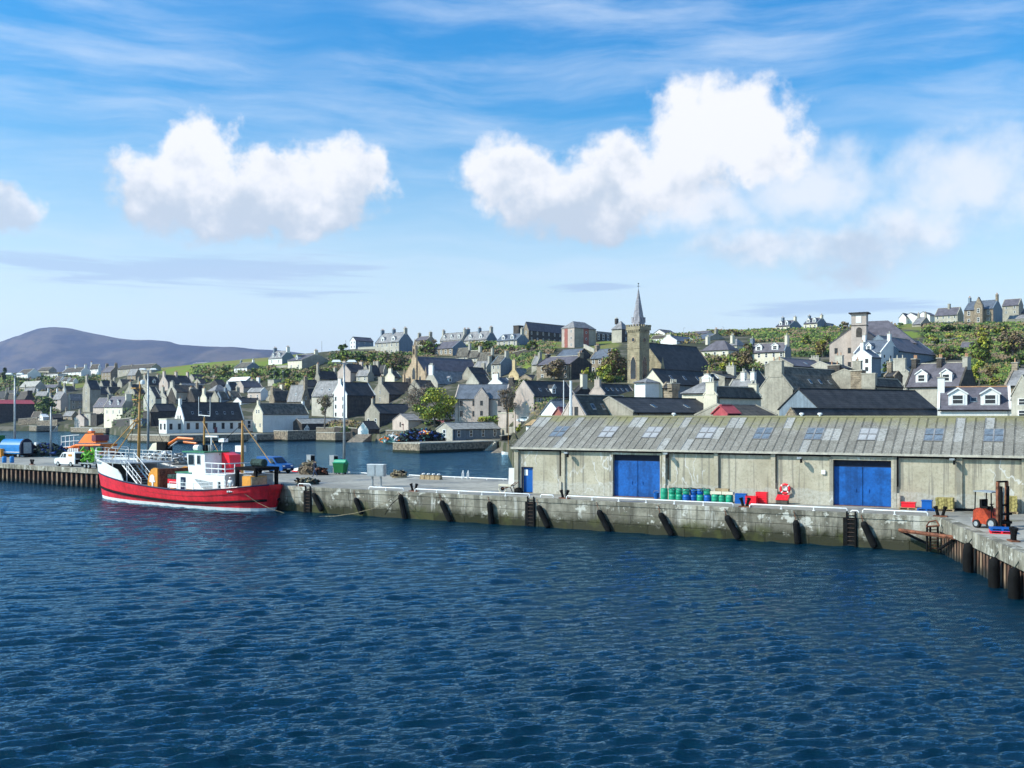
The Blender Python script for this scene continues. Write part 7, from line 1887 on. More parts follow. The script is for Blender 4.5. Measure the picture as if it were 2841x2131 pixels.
BL = [(198, 1140, 'g', .88, 'tall green barrel at the left end of the barrel row'), (302, 1145, 'g', .48, 'short green barrel second from the left of the front row'), (390, 1148, 'g', .48, 'short green barrel third from the left of the front row'),
      (480, 1155, 'b', .48, 'short blue barrel fourth in the front row, rusty marks'), (572, 1155, 'b', .48, 'short blue barrel fifth in the front row'), (660, 1158, 'g', .48, 'short green barrel between two blue ones in the front row'),
      (752, 1164, 'b', .50, 'short blue barrel just left of the three plain green ones'), (850, 1168, 'g', .58, 'plain green barrel under the left end of the cream planks'), (935, 1170, 'g', .58, 'plain green barrel under the middle of the cream planks'), (1032, 1175, 'g', .58, 'plain green barrel at the right end of the barrel row')]
BP = []
for x, y, c, h, l in BL:
    p = G(1800 + x / 4.608, 1140 + y / 4.608, QZ); BP.append(p); barrel(p, 'greenp' if c == 'g' else 'bluep', l, h, .285)
for i, c, l in ((1, 'g', 'green barrel roped on top of the short green barrel second from left'), (2, 'g', 'green barrel roped on top of the third short barrel'), (3, 'g', 'green barrel with tangled rope on the rusty blue barrel'), (4, 'b', 'blue barrel roped on top of the fifth short barrel'), (5, 'b', 'blue barrel roped on top of the short green one between blues'), (6, 'g', 'green barrel full of dark net on the last blue barrel')):
    barrel(BP[i] + Vector((0, .06, BL[i][3] + .04)), 'greenp' if c == 'g' else 'bluep', l, .42, .27, True, 'roped barrels stacked on the front row').rotation_euler[0] = random.uniform(-.07, .07)
for (x0, x1, y1, l) in ((820, 960, 1072, 'cream plank box lying on the plain green barrels, left one'), (960, 1105, 1076, 'cream plank box lying on the plain green barrels, right one')):
    m = (BP[7] + BP[9]) / 2; s = 1 if x0 > 900 else -1; p = m + WU * (.44 * s) + Vector((0, 0, .62))
    t = thing('plank_box', l, 'box', p, WA, 'cream boxes on the green barrels')
    b = MB(); b.box((-.42, -.25, 0), (.42, .25, .05)); b.build('bottom', 'cr', t)
    for y in (-.25, .2): b = MB(); b.box((-.42, y, .05), (.42, y + .05, .22)); b.build('side_board', 'cr', t)
    for x in (-.42, .37): b = MB(); b.box((x, -.2, .05), (x + .05, .2, .22)); b.build('end_board', 'cr', t)
p = (BP[7] + BP[9]) / 2 + Vector((0, 0, .845)); t = thing('plank_box', 'mossy plank box topmost on the cream boxes over the barrels', 'box', p, WA, 'cream boxes on the green barrels')
b = MB(); b.box((-.5, -.22, 0), (.5, .22, .05)); b.build('bottom', 'wood', t)
for y in (-.22, .17): b = MB(); b.box((-.5, y, .05), (.5, y + .05, .2)); b.build('side_board', 'wood', t)
for x in (-.5, .45): b = MB(); b.box((x, -.17, .05), (x + .05, .17, .2)); b.build('end_board', 'wood', t)
def bucket(p, label, mt):
    t = thing('bucket', label, 'bucket', p); b = MB(); b.lathe([(.17, 0), (.25, .46), (.26, .48), (.23, .48), (.16, .04)], 12); b.build('body', mt, t)
    b = MB(); b.tube([(-.25, 0, .46), (-.15, 0, .62), (.15, 0, .62), (.25, 0, .46)], .02, 5); b.build('handle', 'rope', t)
bucket(G(1821, 1384, QZ), 'blue rope handled tub in front of the left blue doors', 'bluep')
# fish boxes
def fishbox_mesh(mt):
    b = MB(); w, d, h, s = .40, .25, .20, .02
    b.box((-w, -d, 0), (w, d, .02)); b.box((-w, -d, .02), (w, -d + s, h)); b.box((-w, d - s, .02), (w, d, h)); b.box((-w, -d + s, .02), (-w + s, d - s, h)); b.box((w - s, -d + s, .02), (w, d - s, h))
    b.box((-w - .025, -d - .025, h - .035), (w + .025, -d, h)); b.box((-w - .025, d, h - .035), (w + .025, d + .025, h)); b.box((-w - .025, -d, h - .035), (-w, d, h)); b.box((w, -d, h - .035), (w + .025, d, h))
    return b.mesh('fish_box', mt)
FB = {'b': fishbox_mesh('bluep'), 'r': fishbox_mesh('redp')}
ORD = ['bottom', 'second', 'third', 'fourth', 'fifth', 'topmost']
for px, py, c, n, word in ((2056, 1397, 'b', 5, 'the blue stack'), (2085, 1399, 'r', 4, 'the lower red stack'), (2114, 1398, 'r', 6, 'the taller red stack')):
    p = G(px, py, QZ)
    for i in range(n):
        o = link('fish_box', FB[c], None, (p.x, p.y, QZ + i * .135), (0, 0, WA + random.uniform(-.03, .03)))
        tag(o, ('blue' if c == 'b' else 'red') + ' fish box, ' + ('topmost' if i == n - 1 else ORD[i]) + ' of ' + word, 'fish box', 'stacked fish boxes by the warehouse')
def chest():
    p = G(2171, 1399, QZ); t = thing('safety_chest', 'chest with a sloping red lid below the lifebuoy', 'chest', p, WA)
    b = MB(); b.box((-.4, -.28, 0), (.4, .28, .32)); b.build('base', 'dk', t)
    b = MB(); b.poly([(-.44, -.32, .32), (.44, -.32, .32), (.44, .32, .32), (-.44, .32, .32), (-.44, -.32, .40), (.44, -.32, .40), (.44, .32, .68), (-.44, .32, .68)], [(0, 1, 5, 4), (1, 2, 6, 5), (2, 3, 7, 6), (3, 0, 4, 7), (4, 5, 6, 7), (3, 2, 1, 0)]); b.build('lid', 'redp', t)
chest()
def lifebuoy():
    x, z = wx(2180), wz(2180, 1356); p = W0 + WU * x + Vector((WU.y, -WU.x, 0)) * .22 + Vector((0, 0, z))
    t = thing('lifebuoy', 'red and white lifebuoy hanging on the warehouse wall', 'lifebuoy', p, WA)
    b = MB(); n = 24; b.tube([(.33 * math.cos(6.2832 * i / n), 0, .33 * math.sin(6.2832 * i / n)) for i in range(n + 1)], .085, 8, cap=False); b.build('ring', 'redp', t, smooth=True)
    for k in range(4):
        a = math.pi / 4 + k * math.pi / 2; b = MB(); b.tube([(.33 * math.cos(a - .12), 0, .33 * math.sin(a - .12)), (.33 * math.cos(a + .12), 0, .33 * math.sin(a + .12))], .095, 8); b.build('band', 'trim', t)
    b = MB(); b.box((-.15, .06, -.12), (.15, .17, .2)); b.build('bracket', 'trim', t)
    b = MB(); b.tube([(0, .1, -.35), (0, .12, -1.2)], .04, 6); b.build('post', 'galv', t)
lifebuoy()
def pallet(p, rz, label, mt, group=None):
    t = thing('pallet', label, 'pallet', p, rz, group)
    for i in range(5): b = MB(); y = -.5 + i * .235; b.box((-.6, y, .12), (.6, y + .15, .145)); b.build('deck_board', mt, t)
    for x in (-.6, -.05, .5): b = MB(); b.box((x, -.5, .03), (x + .1, .59, .118)); b.build('bearer', mt, t)
    for y in (-.5, -.03, .44): b = MB(); b.box((-.6, y, 0), (.6, y + .15, .028)); b.build('bottom_board', mt, t)
    return t
p = G(2521, 1413, QZ); pallet(p, WA, 'wooden pallet under the red box, right of the blue doors', 'wood')
t = thing('red_box', 'closed red plastic box on the wooden pallet', 'box', p + Vector((0, 0, .147)), WA); b = MB(); b.box((-.45, -.3, 0), (.45, .3, .3)); b.build('body', 'redp', t); b = MB(); b.box((-.48, -.33, .3), (.48, .33, .36)); b.build('lid', 'redp', t)
p = G(2572, 1416, QZ); pallet(p, WA, 'blue pallet under the blue crate', 'bluep')
t = thing('blue_crate', 'deep blue plastic crate standing on the blue pallet', 'crate', p + Vector((0, 0, .147)), WA)
b = MB(); b.box((-.32, -.3, 0), (.32, .3, .04)); b.build('bottom', 'bluep', t)
for a_ in ((-.32, -.3, .32, -.27), (-.32, .27, .32, .3), (-.32, -.27, -.29, .27), (.29, -.27, .32, .27)):
    b = MB(); b.box((a_[0], a_[1], .04), (a_[2], a_[3], .5)); b.build('side', 'bluep', t)
b = MB(); b.box((-.35, -.33, .5), (.35, -.25, .56)); b.box((-.35, .25, .5), (.35, .33, .56)); b.box((-.35, -.25, .5), (-.27, .25, .56)); b.box((.27, -.25, .5), (.35, .25, .56)); b.build('rim', 'bluep', t)
defmat('hay', (0.44, 0.36, 0.13), var=.4, scale=4, bump=.6, rough=.95)
def bale_stack(px, py, rows_, word):
    p = G(px, py, QZ); pallet(p, WA, 'wooden pallet carrying ' + word, 'wood', 'pallets under the yellowish bundles')
    me = MB(); me.box((-.27, -.45, .0), (.27, .45, .245)); me.tube([(-.1, -.46, .0), (-.1, -.46, .25)], .012, 4); me.tube([(.12, -.46, .0), (.12, -.46, .25)], .012, 4); me = me.mesh('bundle', 'hay')
    for r_ in range(rows_):
        for c in range(2):
            o = link('wood_bundle', me, None, p + WU * (-.28 + .56 * c + random.uniform(-.03, .03)) + Vector((0, 0, .15 + r_ * .25)), (0, 0, WA + random.uniform(-.06, .06)))
            tag(o, 'yellowish bundle, %s row %s, of %s' % (('bottom', 'second', 'third', 'top')[r_ if r_ < rows_ - 1 else 3], 'left' if c == 0 else 'right', word), 'bundle', 'yellowish bundles stacked on pallets')
bale_stack(2622, 1417, 3, 'the stack left of the forklift')
bale_stack(2797, 1424, 4, 'the stack behind the forklift mast')
p = G(2676, 1418, QZ); t = thing('black_pipe', 'length of black pipe lying beside the left bundle stack', 'pipe', p, WA); b = MB(); b.tube([(-1.0, 0, .1), (.6, 0, .1)], .09, 8); b.build('tube', 'black', t); b = MB(); b.tube([(.6, 0, .11), (.72, 0, .11)], .13, 8); b.build('end_cap', 'black', t)
p = G(2778, 1479, QZ); pallet(p, R(-22), 'lower pallet with red ends in the pair beside the forklift', 'redp', 'pallet pair beside the forklift'); pallet(p + Vector((.02, 0, .15)), R(-20), 'upper blue pallet of the pair beside the forklift', 'bluep', 'pallet pair beside the forklift')
# left quay clutter
def hut():
    p = G(50, 1268, QZ); t = thing('round_topped_tank', 'bright blue half round tank with a grey end door, far left quay', 'tank', p, R(-22))
    for x0, x1, mt in ((-2.6, 1.6, 'cyan'), (1.6, 1.9, 'navy')):
        b = MB(); n = 10; pr = [(1.15 * math.cos(math.pi * i / n) * (1.06 if mt == 'navy' else 1), 1.5 + 1.3 * math.sin(math.pi * i / n) * (1.05 if mt == 'navy' else 1)) for i in range(n + 1)] + [(-1.15, .55), (1.15, .55)]
        k = len(pr); b.poly([(x0, y, z) for y, z in pr] + [(x1, y, z) for y, z in pr], [tuple(range(k)), tuple(range(2 * k - 1, k - 1, -1))] + [(i, i + k, (i + 1) % k + k, (i + 1) % k) for i in range(k)]); b.build('shell' if mt == 'cyan' else 'end_frame', mt, t, fix=True)
    b = MB(); b.box((1.9, -.7, .6), (1.96, .75, 2.3)); b.build('end_door', 'galv', t)
    b = MB(); b.box((-2.7, -1.1, .3), (1.8, 1.1, .55)); b.build('chassis', 'black', t)
    b = MB(); b.box((-2.6, -1.22, .75), (1.6, -1.16, .85)); b.build('white_stripe', 'trim', t)
    for x in (-1.8, 1.2):
        for s in (-1, 1): wheel(t, x, s * 1.0, .3)
hut()
def tub(px, py, mt, l, s=.8):
    p = G(px, py, QZ); t = thing('fish_tub', l, 'fish tub', p, R(-30), 'plastic fish tubs on the far left quay')
    b = MB(); b.poly([(-.5 * s, -.4 * s, .1), (.5 * s, -.4 * s, .1), (.5 * s, .4 * s, .1), (-.5 * s, .4 * s, .1), (-.6 * s, -.5 * s, .95 * s), (.6 * s, -.5 * s, .95 * s), (.6 * s, .5 * s, .95 * s), (-.6 * s, .5 * s, .95 * s)], [(0, 1, 5, 4), (1, 2, 6, 5), (2, 3, 7, 6), (3, 0, 4, 7), (4, 5, 6, 7), (3, 2, 1, 0)]); b.build('body', mt, t)
    b = MB(); b.box((-.5 * s, -.35 * s, 0), (-.3 * s, .35 * s, .1)); b.box((.3 * s, -.35 * s, 0), (.5 * s, .35 * s, .1)); b.build('feet', mt, t)
    b = MB(); b.box((-.63 * s, -.53 * s, .95 * s), (.63 * s, .53 * s, 1.0 * s)); b.build('rim', mt, t)
tub(4, 1268, 'drumorange', 'orange yellow fish tub cut by the left edge', 1.3); tub(17, 1267, 'yellow', 'pale yellow fish tub left of the blue tank', 1.3)
tub(34, 1264, 'lime', 'mustard green fish tub against the blue tank', 1.2)
for px, l in ((12, 'blue barrel by the left edge, nearer the corner'), (33, 'blue barrel left of the rusty bollard, the right one')):
    barrel(G(px, 1284, QZ), 'cyan', l, .85, .29, False, 'blue barrels on the far left quay')
p = G(166, 1265, QZ); t = thing('gas_bin', 'white topped red drum left of the white car', 'drum', p); b = MB(); b.lathe([(.5, 0), (.55, .1), (.55, .9)], 12); b.build('body', 'redp', t); b = MB(); b.lathe([(.56, .9), (.57, 1.35), (.5, 1.45)], 12); b.build('top', 'trim', t)
p = G(832, 1309, QZ); t = thing('dinghy', 'small white and red dinghy upturned beside the blue van', 'dinghy', p, R(-30)); b = MB(); b.lathe([(.95, 0), (.98, .12), (.8, .32), (.4, .45), (.05, .48)], 12); b.build('hull', 'boatwhite', t, smooth=True); b = MB(); b.lathe([(1.0, 0), (1.03, .05), (1.0, .12)], 12); b.build('gunwale', 'redp', t); t.scale = (1.1, .55, 1)
p = G(-6, 1266, QZ); t = thing('container', 'dark green shipping container cut by the left edge', 'container', p + Vector((-1.6, 1, 0)), R(-30)); b = MB(); b.box((-3, -1.2, .1), (1.8, 1.2, 3.2)); b.build('body', 'bingreen', t)
for i in range(16): b = MB(); b.box((-2.9 + i * .29, -1.24, .2), (-2.78 + i * .29, -1.2, 3.1)); b.build('rib', 'bingreen', t)
b = MB(); b.box((-3.03, -1.26, 3.2), (1.83, 1.26, 3.3)); b.build('top_frame', 'bingreen', t)
for i, px in enumerate((121, 127)):
    p = G(px, 1266, QZ); t = thing('step_frame', ('left' if i == 0 else 'right') + ' leaning galvanised frame in front of the dark net heap', 'frame', p, R(-20), 'leaning frames by the net heap')
    for x in (-.3, .3): b = MB(); b.tube([(x, 0, 0), (x + .5, .4, 1.6)], .05, 6); b.build('rail', 'galv', t)
    for k in range(4): b = MB(); b.tube([(-.3 + .1 * (k + 1), .08 * (k + 1), .32 * (k + 1)), (.3 + .1 * (k + 1), .08 * (k + 1), .32 * (k + 1))], .03, 5); b.build('rung', 'galv', t)
p = G(101, 1266, QZ); t = thing('meter_box', 'white box on a post right of the blue tank', 'box', p, R(-40)); b = MB(); b.tube([(0, 0, 0), (0, 0, 1.1)], .07, 6); b.build('post', 'black', t); b = MB(); b.box((-.32, -.2, 1.0), (.32, .2, 2.2)); b.build('cabinet', 'trim', t)
# sailing boat and creel heap across the harbour
def yacht():
    p = G(1424, 1262, 0); t = thing('sailing_dinghy', 'small white moored boat with a wooden mast beside the warehouse', 'boat', p, R(-12))
    b = MB(); st = [(-2.6, .15, .75), (-1.6, .75, .6), (0, 1.0, .5), (1.6, .85, .52), (2.3, .7, .58)]
    for (x0, w0, h0), (x1, w1, h1) in zip(st, st[1:]):
        for s in (-1, 1):
            q = [(x0, s * w0 * .6, -.3), (x1, s * w1 * .6, -.3), (x1, s * w1, h1), (x0, s * w0, h0)]; b.face(q if s < 0 else q[::-1])
    b.build('hull', 'boatwhite', t)
    b = MB()
    for (x0, w0, h0), (x1, w1, h1) in zip(st, st[1:]): b.face([(x0, -w0 * .95, h0 - .08), (x1, -w1 * .95, h1 - .08), (x1, w1 * .95, h1 - .08), (x0, w0 * .95, h0 - .08)])
    b.build('deck', 'wood', t)
    b = MB(); b.tube([(-1.1, 0, .3), (-1.1, 0, 10.5)], [.08, .05], 6); b.build('mast', 'mast', t)
yacht()
def far_creels():
    p = S(1150, 1224, 252); p.z = 1.85
    heap('creel_heap', 'big heap of black creels with blue, orange and teal nets on the low pier', 'creel heap', p + Vector((1.5, 1.5, 0)), 6.0, 3.4, 3.3, ['black', 'net', 'black', 'netteal', 'netblue'], 330, 21, (.12, .3), (.6, 1.8))
    heap('net_heap', 'teal and white nets spilling left of the black creels', 'net heap', p + Vector((-5.5, 2.0, 0)), 3.2, 2.2, 1.9, ['netteal', 'net', 'trim', 'orange'], 130, 22, (.1, .25), (.5, 1.6))
    q = S(1178, 1208, 250)
    heap('float_pile', 'bright orange and blue floats on top of the creel heap', 'float pile', Vector((q.x, q.y, 4.0)), 1.3, 1.0, .7, ['orange', 'netblue', 'trim', 'yellow'], 40, 23, (.12, .25), (.3, .9))
far_creels()
# mooring rope from the red boat
def rope(label, pts, r, mt='trim'):
    b = MB(); b.tube(pts, r, 5); t = b.build('mooring_rope', mt); tag(t, label, 'rope')
a = Vector((-43.9, 109.0, 0)) + Vector((.8, -.6, 0)) * 25.6 + Vector((-.6, -.8, 0)) * 2.2 + Vector((0, 0, 1.9)); c = on_quay(1112, .1)
key = [a, S(715, 1395, 91.6), S(752, 1412, 91.0), S(790, 1424, 90.6), S(830, 1431, 90.2), S(880, 1433, 88.6), S(930, 1432, 86.4), S(985, 1424, 84.6), S(1035, 1411, 83.6), S(1075, 1393, 82.8), c]
pts = []
for i in range(len(key) - 1):
    for f in (0, .33, .66): pts.append(key[i].lerp(key[i + 1], f))
pts.append(c)
rope('pale mooring rope sagging into the water from the red boat stern to the quay', pts, .022, 'rope')
b = MB(); b.tube([c, on_quay(1112, -.25) - Vector((0, 0, .5)), S(1085, 1400, 83), S(1068, 1428, 83)], .03, 5); tag(b.build('slack_rope', 'black'), 'dark slack rope hanging down the quay wall by the third fender', 'rope')
def lamp_mast(base, top, label, heads, r=.13, mt='galv'):
    d = base[2]; b0 = S(base[0], base[1], d); b0.z = QZ; h = S(top[0], top[1], d).z - QZ
    t = thing('light_mast', label, 'light mast', b0, 0, 'tall light masts on the pier')
    b = MB(); b.tube([(0, 0, 0), (0, 0, h * .5), (0, 0, h)], [r * 1.25, r, r * .7], 10); b.cbox((0, 0, .03), (.6, .6, .06)); b.build('pole', mt, t, smooth=True)
    if heads:
        b = MB(); b.tube([(-.9, 0, h - .1), (.9, 0, h - .1)], .06, 6); b.build('cross_arm', mt, t)
        for x in (-.85, .85):
            b = MB(); b.poly([(x - .55, -.3, h + .05), (x + .55, -.3, h + .05), (x + .55, .3, h + .05), (x - .55, .3, h + .05), (x - .35, -.2, h + .3), (x + .35, -.2, h + .3), (x + .35, .2, h + .3), (x - .35, .2, h + .3)], [(0, 1, 5, 4), (1, 2, 6, 5), (2, 3, 7, 6), (3, 0, 4, 7), (4, 5, 6, 7), (3, 2, 1, 0)]); b.build('lamp_head', 'trim', t)
lamp_mast((955, 1312, 113), (955, 1006, 0), 'tall steel light mast behind the green bin', True)
lamp_mast((411, 1264, 158), (412, 1027, 0), 'tall steel light mast behind the orange boat mast', True, .16)
lamp_mast((41, 1264, 160), (41, 1040, 0), 'tall steel light mast behind the blue tank', True, .15)
lamp_mast((141, 1266, 158), (141, 1128, 0), 'plain thin grey post left of the white car', False, .13)
# ================================================================== TREES AND SHRUBS
def leaf_mesh(b, c, rx, ry, rz, n, size, rr, mats, clumps):
    cs = []
    for i in range(clumps):
        a = rr.uniform(0, 6.283); h = rr.uniform(-.9, 1); q = math.sqrt(max(0, 1 - h * h)) * rr.uniform(.35, .95)
        cs.append((q * math.cos(a), q * math.sin(a), h * .9, rr.uniform(.26, .48), rr.random()))
    for i in range(n):
        k = rr.choice(cs)
        u = Vector((rr.gauss(0, 1), rr.gauss(0, 1), rr.gauss(0, 1))).normalized() * (k[3] * rr.random() ** .4)
        p = Vector((c[0] + (k[0] + u.x) * rx, c[1] + (k[1] + u.y) * ry, c[2] + (k[2] + u.z * .85) * rz))
        nrm = (u + Vector((rr.uniform(-.6, .6), rr.uniform(-.6, .6), rr.uniform(-.2, .8)))).normalized()
        t1 = nrm.cross(Vector((rr.uniform(-1, 1), rr.uniform(-1, 1), rr.uniform(-1, 1)))).normalized(); t2 = nrm.cross(t1)
        s = size * rr.uniform(.6, 1.3)
        m = mats[int(k[4] * len(mats) * .999)] if rr.random() < .7 else rr.choice(mats)
        b.face([p - t1 * s - t2 * s * .6, p + t1 * s - t2 * s * .6, p + t1 * s * .8 + t2 * s * .7, p - t1 * s * .7 + t2 * s * .6], m)
KIND = {'green': ['lf_y', 'lf_y', 'lf_g', 'lf_y', 'lf_g', 'lf_y'], 'gd': ['lf_g', 'lf_y', 'lf_g', 'lf_d', 'lf_o'], 'dark': ['lf_d', 'lf_g', 'lf_d'], 'brown': ['lf_b', 'lf_o', 'lf_g', 'lf_b'], 'rust': ['lf_o', 'lf_b', 'lf_o', 'lf_y'], 'pale': ['lf_p', 'lf_b', 'lf_o'], 'bare': ['lf_p', 'lf_b'], 'lime': ['lf_y', 'lf_y', 'lf_g']}
TN = [0]
def tree(label, z, cx, base, top, w, kind='gd', d=None, name='tree', crown0=.30, n=None, bare=False, cat=None):
    TN[0] += 1; rr = random.Random(100 + TN[0])
    px, yb, yt = ZX(z, cx), ZY(z, base), ZY(z, top); wp = w / ZONES[z][2]
    if d is None: d = land(px, yb)
    o = S(px, yb, d); Hh = (yb - yt) * d / F; rx = wp * d / F / 2
    t = thing(name, label, cat or ('shrub' if name in ('shrub', 'bush', 'hedge') else 'tree'), o)
    shrub = name in ('shrub', 'bush', 'hedge')
    cz0 = .0 if shrub else Hh * crown0
    tb = MB(); th = Hh * (.5 if shrub else .62); lean = rr.uniform(-.04, .04) * Hh
    r0 = max(.08, Hh * .028)
    tb.tube([(0, 0, -1.5), (lean * .3, 0, th * .4), (lean, 0, th)], [r0, r0 * .8, r0 * .4], 7)
    tips = []
    def limb(p, dirv, ln, r, dep):
        q = p + dirv * ln * .5 + Vector((rr.uniform(-.1, .1), rr.uniform(-.1, .1), .06)) * ln; e = q + (dirv + Vector((rr.uniform(-.3, .3), rr.uniform(-.3, .3), .15))).normalized() * ln * .5
        tb.tube([p, q, e], [r, r * .75, r * .45], 4 if dep else 5, cap=False); tips.append(e)
        if dep < (4 if bare else 1):
            for _ in range(3 if bare else 2):
                dv = (dirv + Vector((rr.uniform(-.9, .9), rr.uniform(-.9, .9), rr.uniform(-.25, .7)))).normalized(); limb(q.lerp(e, rr.random()), dv, ln * .62, r * .5, dep + 1)
    for i in range(5 if bare else 4):
        a = 6.283 * i / 5 + rr.uniform(-.4, .4); hh = th * rr.uniform(.35, .95)
        limb(Vector((lean * hh / th, 0, hh)), Vector((math.cos(a) * rx / Hh * 1.5, math.sin(a) * rx / Hh * 1.5, .75)).normalized(), Hh * (.30 if bare else .34), r0 * .5, 0)
    tb.build('trunk', 'bark', t)
    cb = MB(); mats = KIND[kind]; uq = list(dict.fromkeys(mats)); mi = [uq.index(m) for m in mats]
    size = max(.16, .00105 * d) * (.55 if bare else 1)
    area = rx * (Hh - cz0)
    n = n or int(min(4200, max(220, (4.6 if not bare else 1.7) * area / size ** 2)))
    leaf_mesh(cb, (lean * .6, 0, (cz0 + Hh) / 2), rx * .82, rx * .75, (Hh - cz0) / 2 * .86, n, size, rr, mi, max(9, min(34, int(area * .6))))
    cb.build('crown', uq, t)
    return t
tree('yellow green sycamore in fresh leaf standing behind the creel heap', '3', 1500, 1410, 890, 610, 'green', d=318, crown0=.12, name='sycamore_tree', cat='tree')
tree('pinkish bare crowned tree behind the yellow green sycamore', '3', 1310, 1330, 830, 460, 'bare', d=330, crown0=.25, bare=True)
tree('bare brown tree in front of the tall white gable, by the water', '3', 95, 1375, 985, 250, 'brown', d=338, bare=True, crown0=.28)
tree('green brown spreading tree right of the cream two storey house', '4', 730, 1420, 880, 500, 'gd', d=275, crown0=.22)
tree('tall bare grey tree left of the green brown spreading tree', '4', 490, 1500, 950, 330, 'bare', d=262, bare=True, crown0=.35)
tree('brown budding tree against the left side of the church tower', '4', 1850, 930, 480, 400, 'brown', d=312, crown0=.1)
tree('green bush at the foot of the church tower', '4', 1760, 935, 700, 330, 'gd', d=306, name='bush')
tree('bright lime bush below the black gabled house', '4', 1500, 910, 715, 140, 'lime', name='bush')
tree('dark bush right of the bright lime bush', '4', 1580, 930, 790, 140, 'dark', name='bush')
tree('pale blossoming tree over the front of the large purple roofed house', '4', 1090, 895, 605, 380, 'pale', crown0=.1)
tree('dark green bush in front of the white bayed houses', '4', 255, 545, 395, 230, 'dark', name='bush')
tree('round dark tree below the right end of the slab block', '4', 810, 570, 385, 170, 'gd', crown0=.2)
tree('grey pink shrub on the bank below the box chimney house', '4', 565, 570, 470, 150, 'pale', name='shrub')
tree('large dark green bush, left of the three under the big grey villa', '3', 330, 605, 420, 260, 'gd', name='bush')
tree('dark green bush, middle of the three under the big grey villa', '3', 520, 605, 450, 280, 'dark', name='bush')
tree('green bush, right of the three under the big grey villa', '3', 700, 610, 440, 160, 'gd', name='bush')
tree('brown tree beneath the villa gable end', '3', 870, 665, 440, 260, 'brown', crown0=.1)
tree('brown tree left of the kirk bellcote', '3', 1040, 690, 445, 260, 'brown', crown0=.1)
tree('olive shrub below the brown trees, left of the kirk', '3', 960, 700, 580, 260, 'gd', name='shrub')
tree('brown hillside tree right of the kirk bellcote', '3', 1430, 490, 265, 300, 'brown', crown0=.08)
tree('green shrub under the brown hillside tree', '3', 1340, 490, 400, 160, 'gd', name='shrub')
tree('green bush between the skyline houses and the stepping terrace', '3', 2110, 440, 310, 240, 'gd', name='bush')
tree('scrubby tree at the left end of the villa bank', '3', 330, 440, 340, 150, 'dark', name='shrub')
tree('green shrub on the field edge left of the white cottage', '2', 840, 780, 650, 200, 'gd', name='shrub')
tree('brown shrub below the field, left of centre', '2', 640, 740, 660, 260, 'brown', name='shrub')
tree('olive shrub right of the white cottage on the slope', '2', 1240, 800, 650, 220, 'gd', name='shrub')
tree('dark green bushes below the two small street lamps, left one', '2', 1480, 800, 650, 200, 'dark', name='bush')
tree('dark green bush right of the second small street lamp', '2', 1620, 800, 660, 190, 'dark', name='bush')
tree('brown hawthorn below the cream hipped house', '2', 2020, 800, 610, 330, 'brown', crown0=.05)
tree('olive bush above the tall chimney of the skylight house', '2', 1690, 940, 790, 220, 'gd', name='bush')
tree('green garden bush left of the hawthorn', '2', 1800, 800, 720, 160, 'gd', name='bush')
tree('dark bush beside the red roofed shed', '1', 600, 1215, 1030, 280, 'dark', name='bush', d=520)
tree('round green bush in front of the cream dormer house', '1', 1425, 1330, 1205, 150, 'gd', name='bush')
tree('low hedge under the bare tree by the water', '3', 350, 1510, 1390, 250, 'dark', name='hedge', d=345)
tree('green hedge behind the waterside store', 'q', 1180, 215, 105, 420, 'gd', name='hedge', d=282)
tree('small sapling beside the pale parked car', 'q', 1580, 390, 195, 120, 'green', d=256, crown0=.25)
tree('dark undergrowth below the yellow green sycamore', '3', 1500, 1480, 1290, 330, 'dark', name='bush', d=322)
tree('dark tree between the white gable and the tan house', '4', 960, 1350, 1140, 200, 'brown', d=270, crown0=.1)
tree('brown shrub right of the church nave, left one', '5', 1500, 1150, 930, 240, 'brown', name='shrub')
tree('olive shrub right of the church nave, middle one', '5', 1670, 1190, 960, 260, 'gd', name='shrub')
tree('tall brown tree behind the church garden', '5', 1850, 1180, 860, 330, 'brown', crown0=.1)
tree('green shrub right of the church nave, nearest the cream bayed house', '5', 1900, 1185, 1030, 200, 'dark', name='shrub')
tree('brown thicket left of the cream bayed house', '6', 60, 1000, 700, 200, 'brown', crown0=.05)
tree('rusty brown tree left of the square tower church', '6', 1000, 880, 650, 260, 'rust', crown0=.08)
tree('green tree left of the rusty brown tree', '6', 820, 740, 590, 170, 'gd', crown0=.1)
tree('creeper and shrub at the foot of the square tower', '6', 1375, 900, 640, 110, 'rust', name='shrub')
tree('brown shrub left of the square tower gable', '6', 1090, 720, 600, 130, 'brown', name='shrub')
tree('dark green bush in front of the tall white house gable', '7', 480, 1180, 1010, 190, 'dark', name='bush', d=245)
tree('big rounded green tree on the right slope', '7', 1700, 1110, 680, 350, 'gd', crown0=.12)
tree('spreading brown tree at the right edge of the slope', '7', 2060, 1090, 570, 380, 'brown', crown0=.2)
tree('olive tree behind the big rounded green tree', '7', 1700, 760, 560, 340, 'rust', crown0=.1)
tree('yellow green tree under the low garage on the right slope', '7', 1900, 720, 530, 300, 'gd', crown0=.1)
tree('dark hedge below the terraced house, left part', '7', 1000, 700, 570, 250, 'dark', name='hedge')
tree('dark hedge below the terraced house, middle part', '7', 1230, 690, 560, 280, 'dark', name='hedge')
tree('dark hedge below the tan villa', '7', 1460, 690, 565, 260, 'dark', name='hedge')
tree('olive scrub bush on the bank, left of the green lawn', '7', 1050, 820, 680, 260, 'gd', name='shrub')
tree('olive scrub bush on the bank above the lane', '7', 1300, 770, 660, 300, 'gd', name='shrub')
tree('brown bush left of the chimney pots on the slope', '7', 1230, 1010, 830, 260, 'brown', name='bush')
tree('dark green bush left of the slate house chimneys', '7', 1130, 1000, 860, 170, 'dark', name='bush')
tree('olive bush below the hut on the right slope', '7', 1400, 980, 840, 180, 'gd', name='bush')
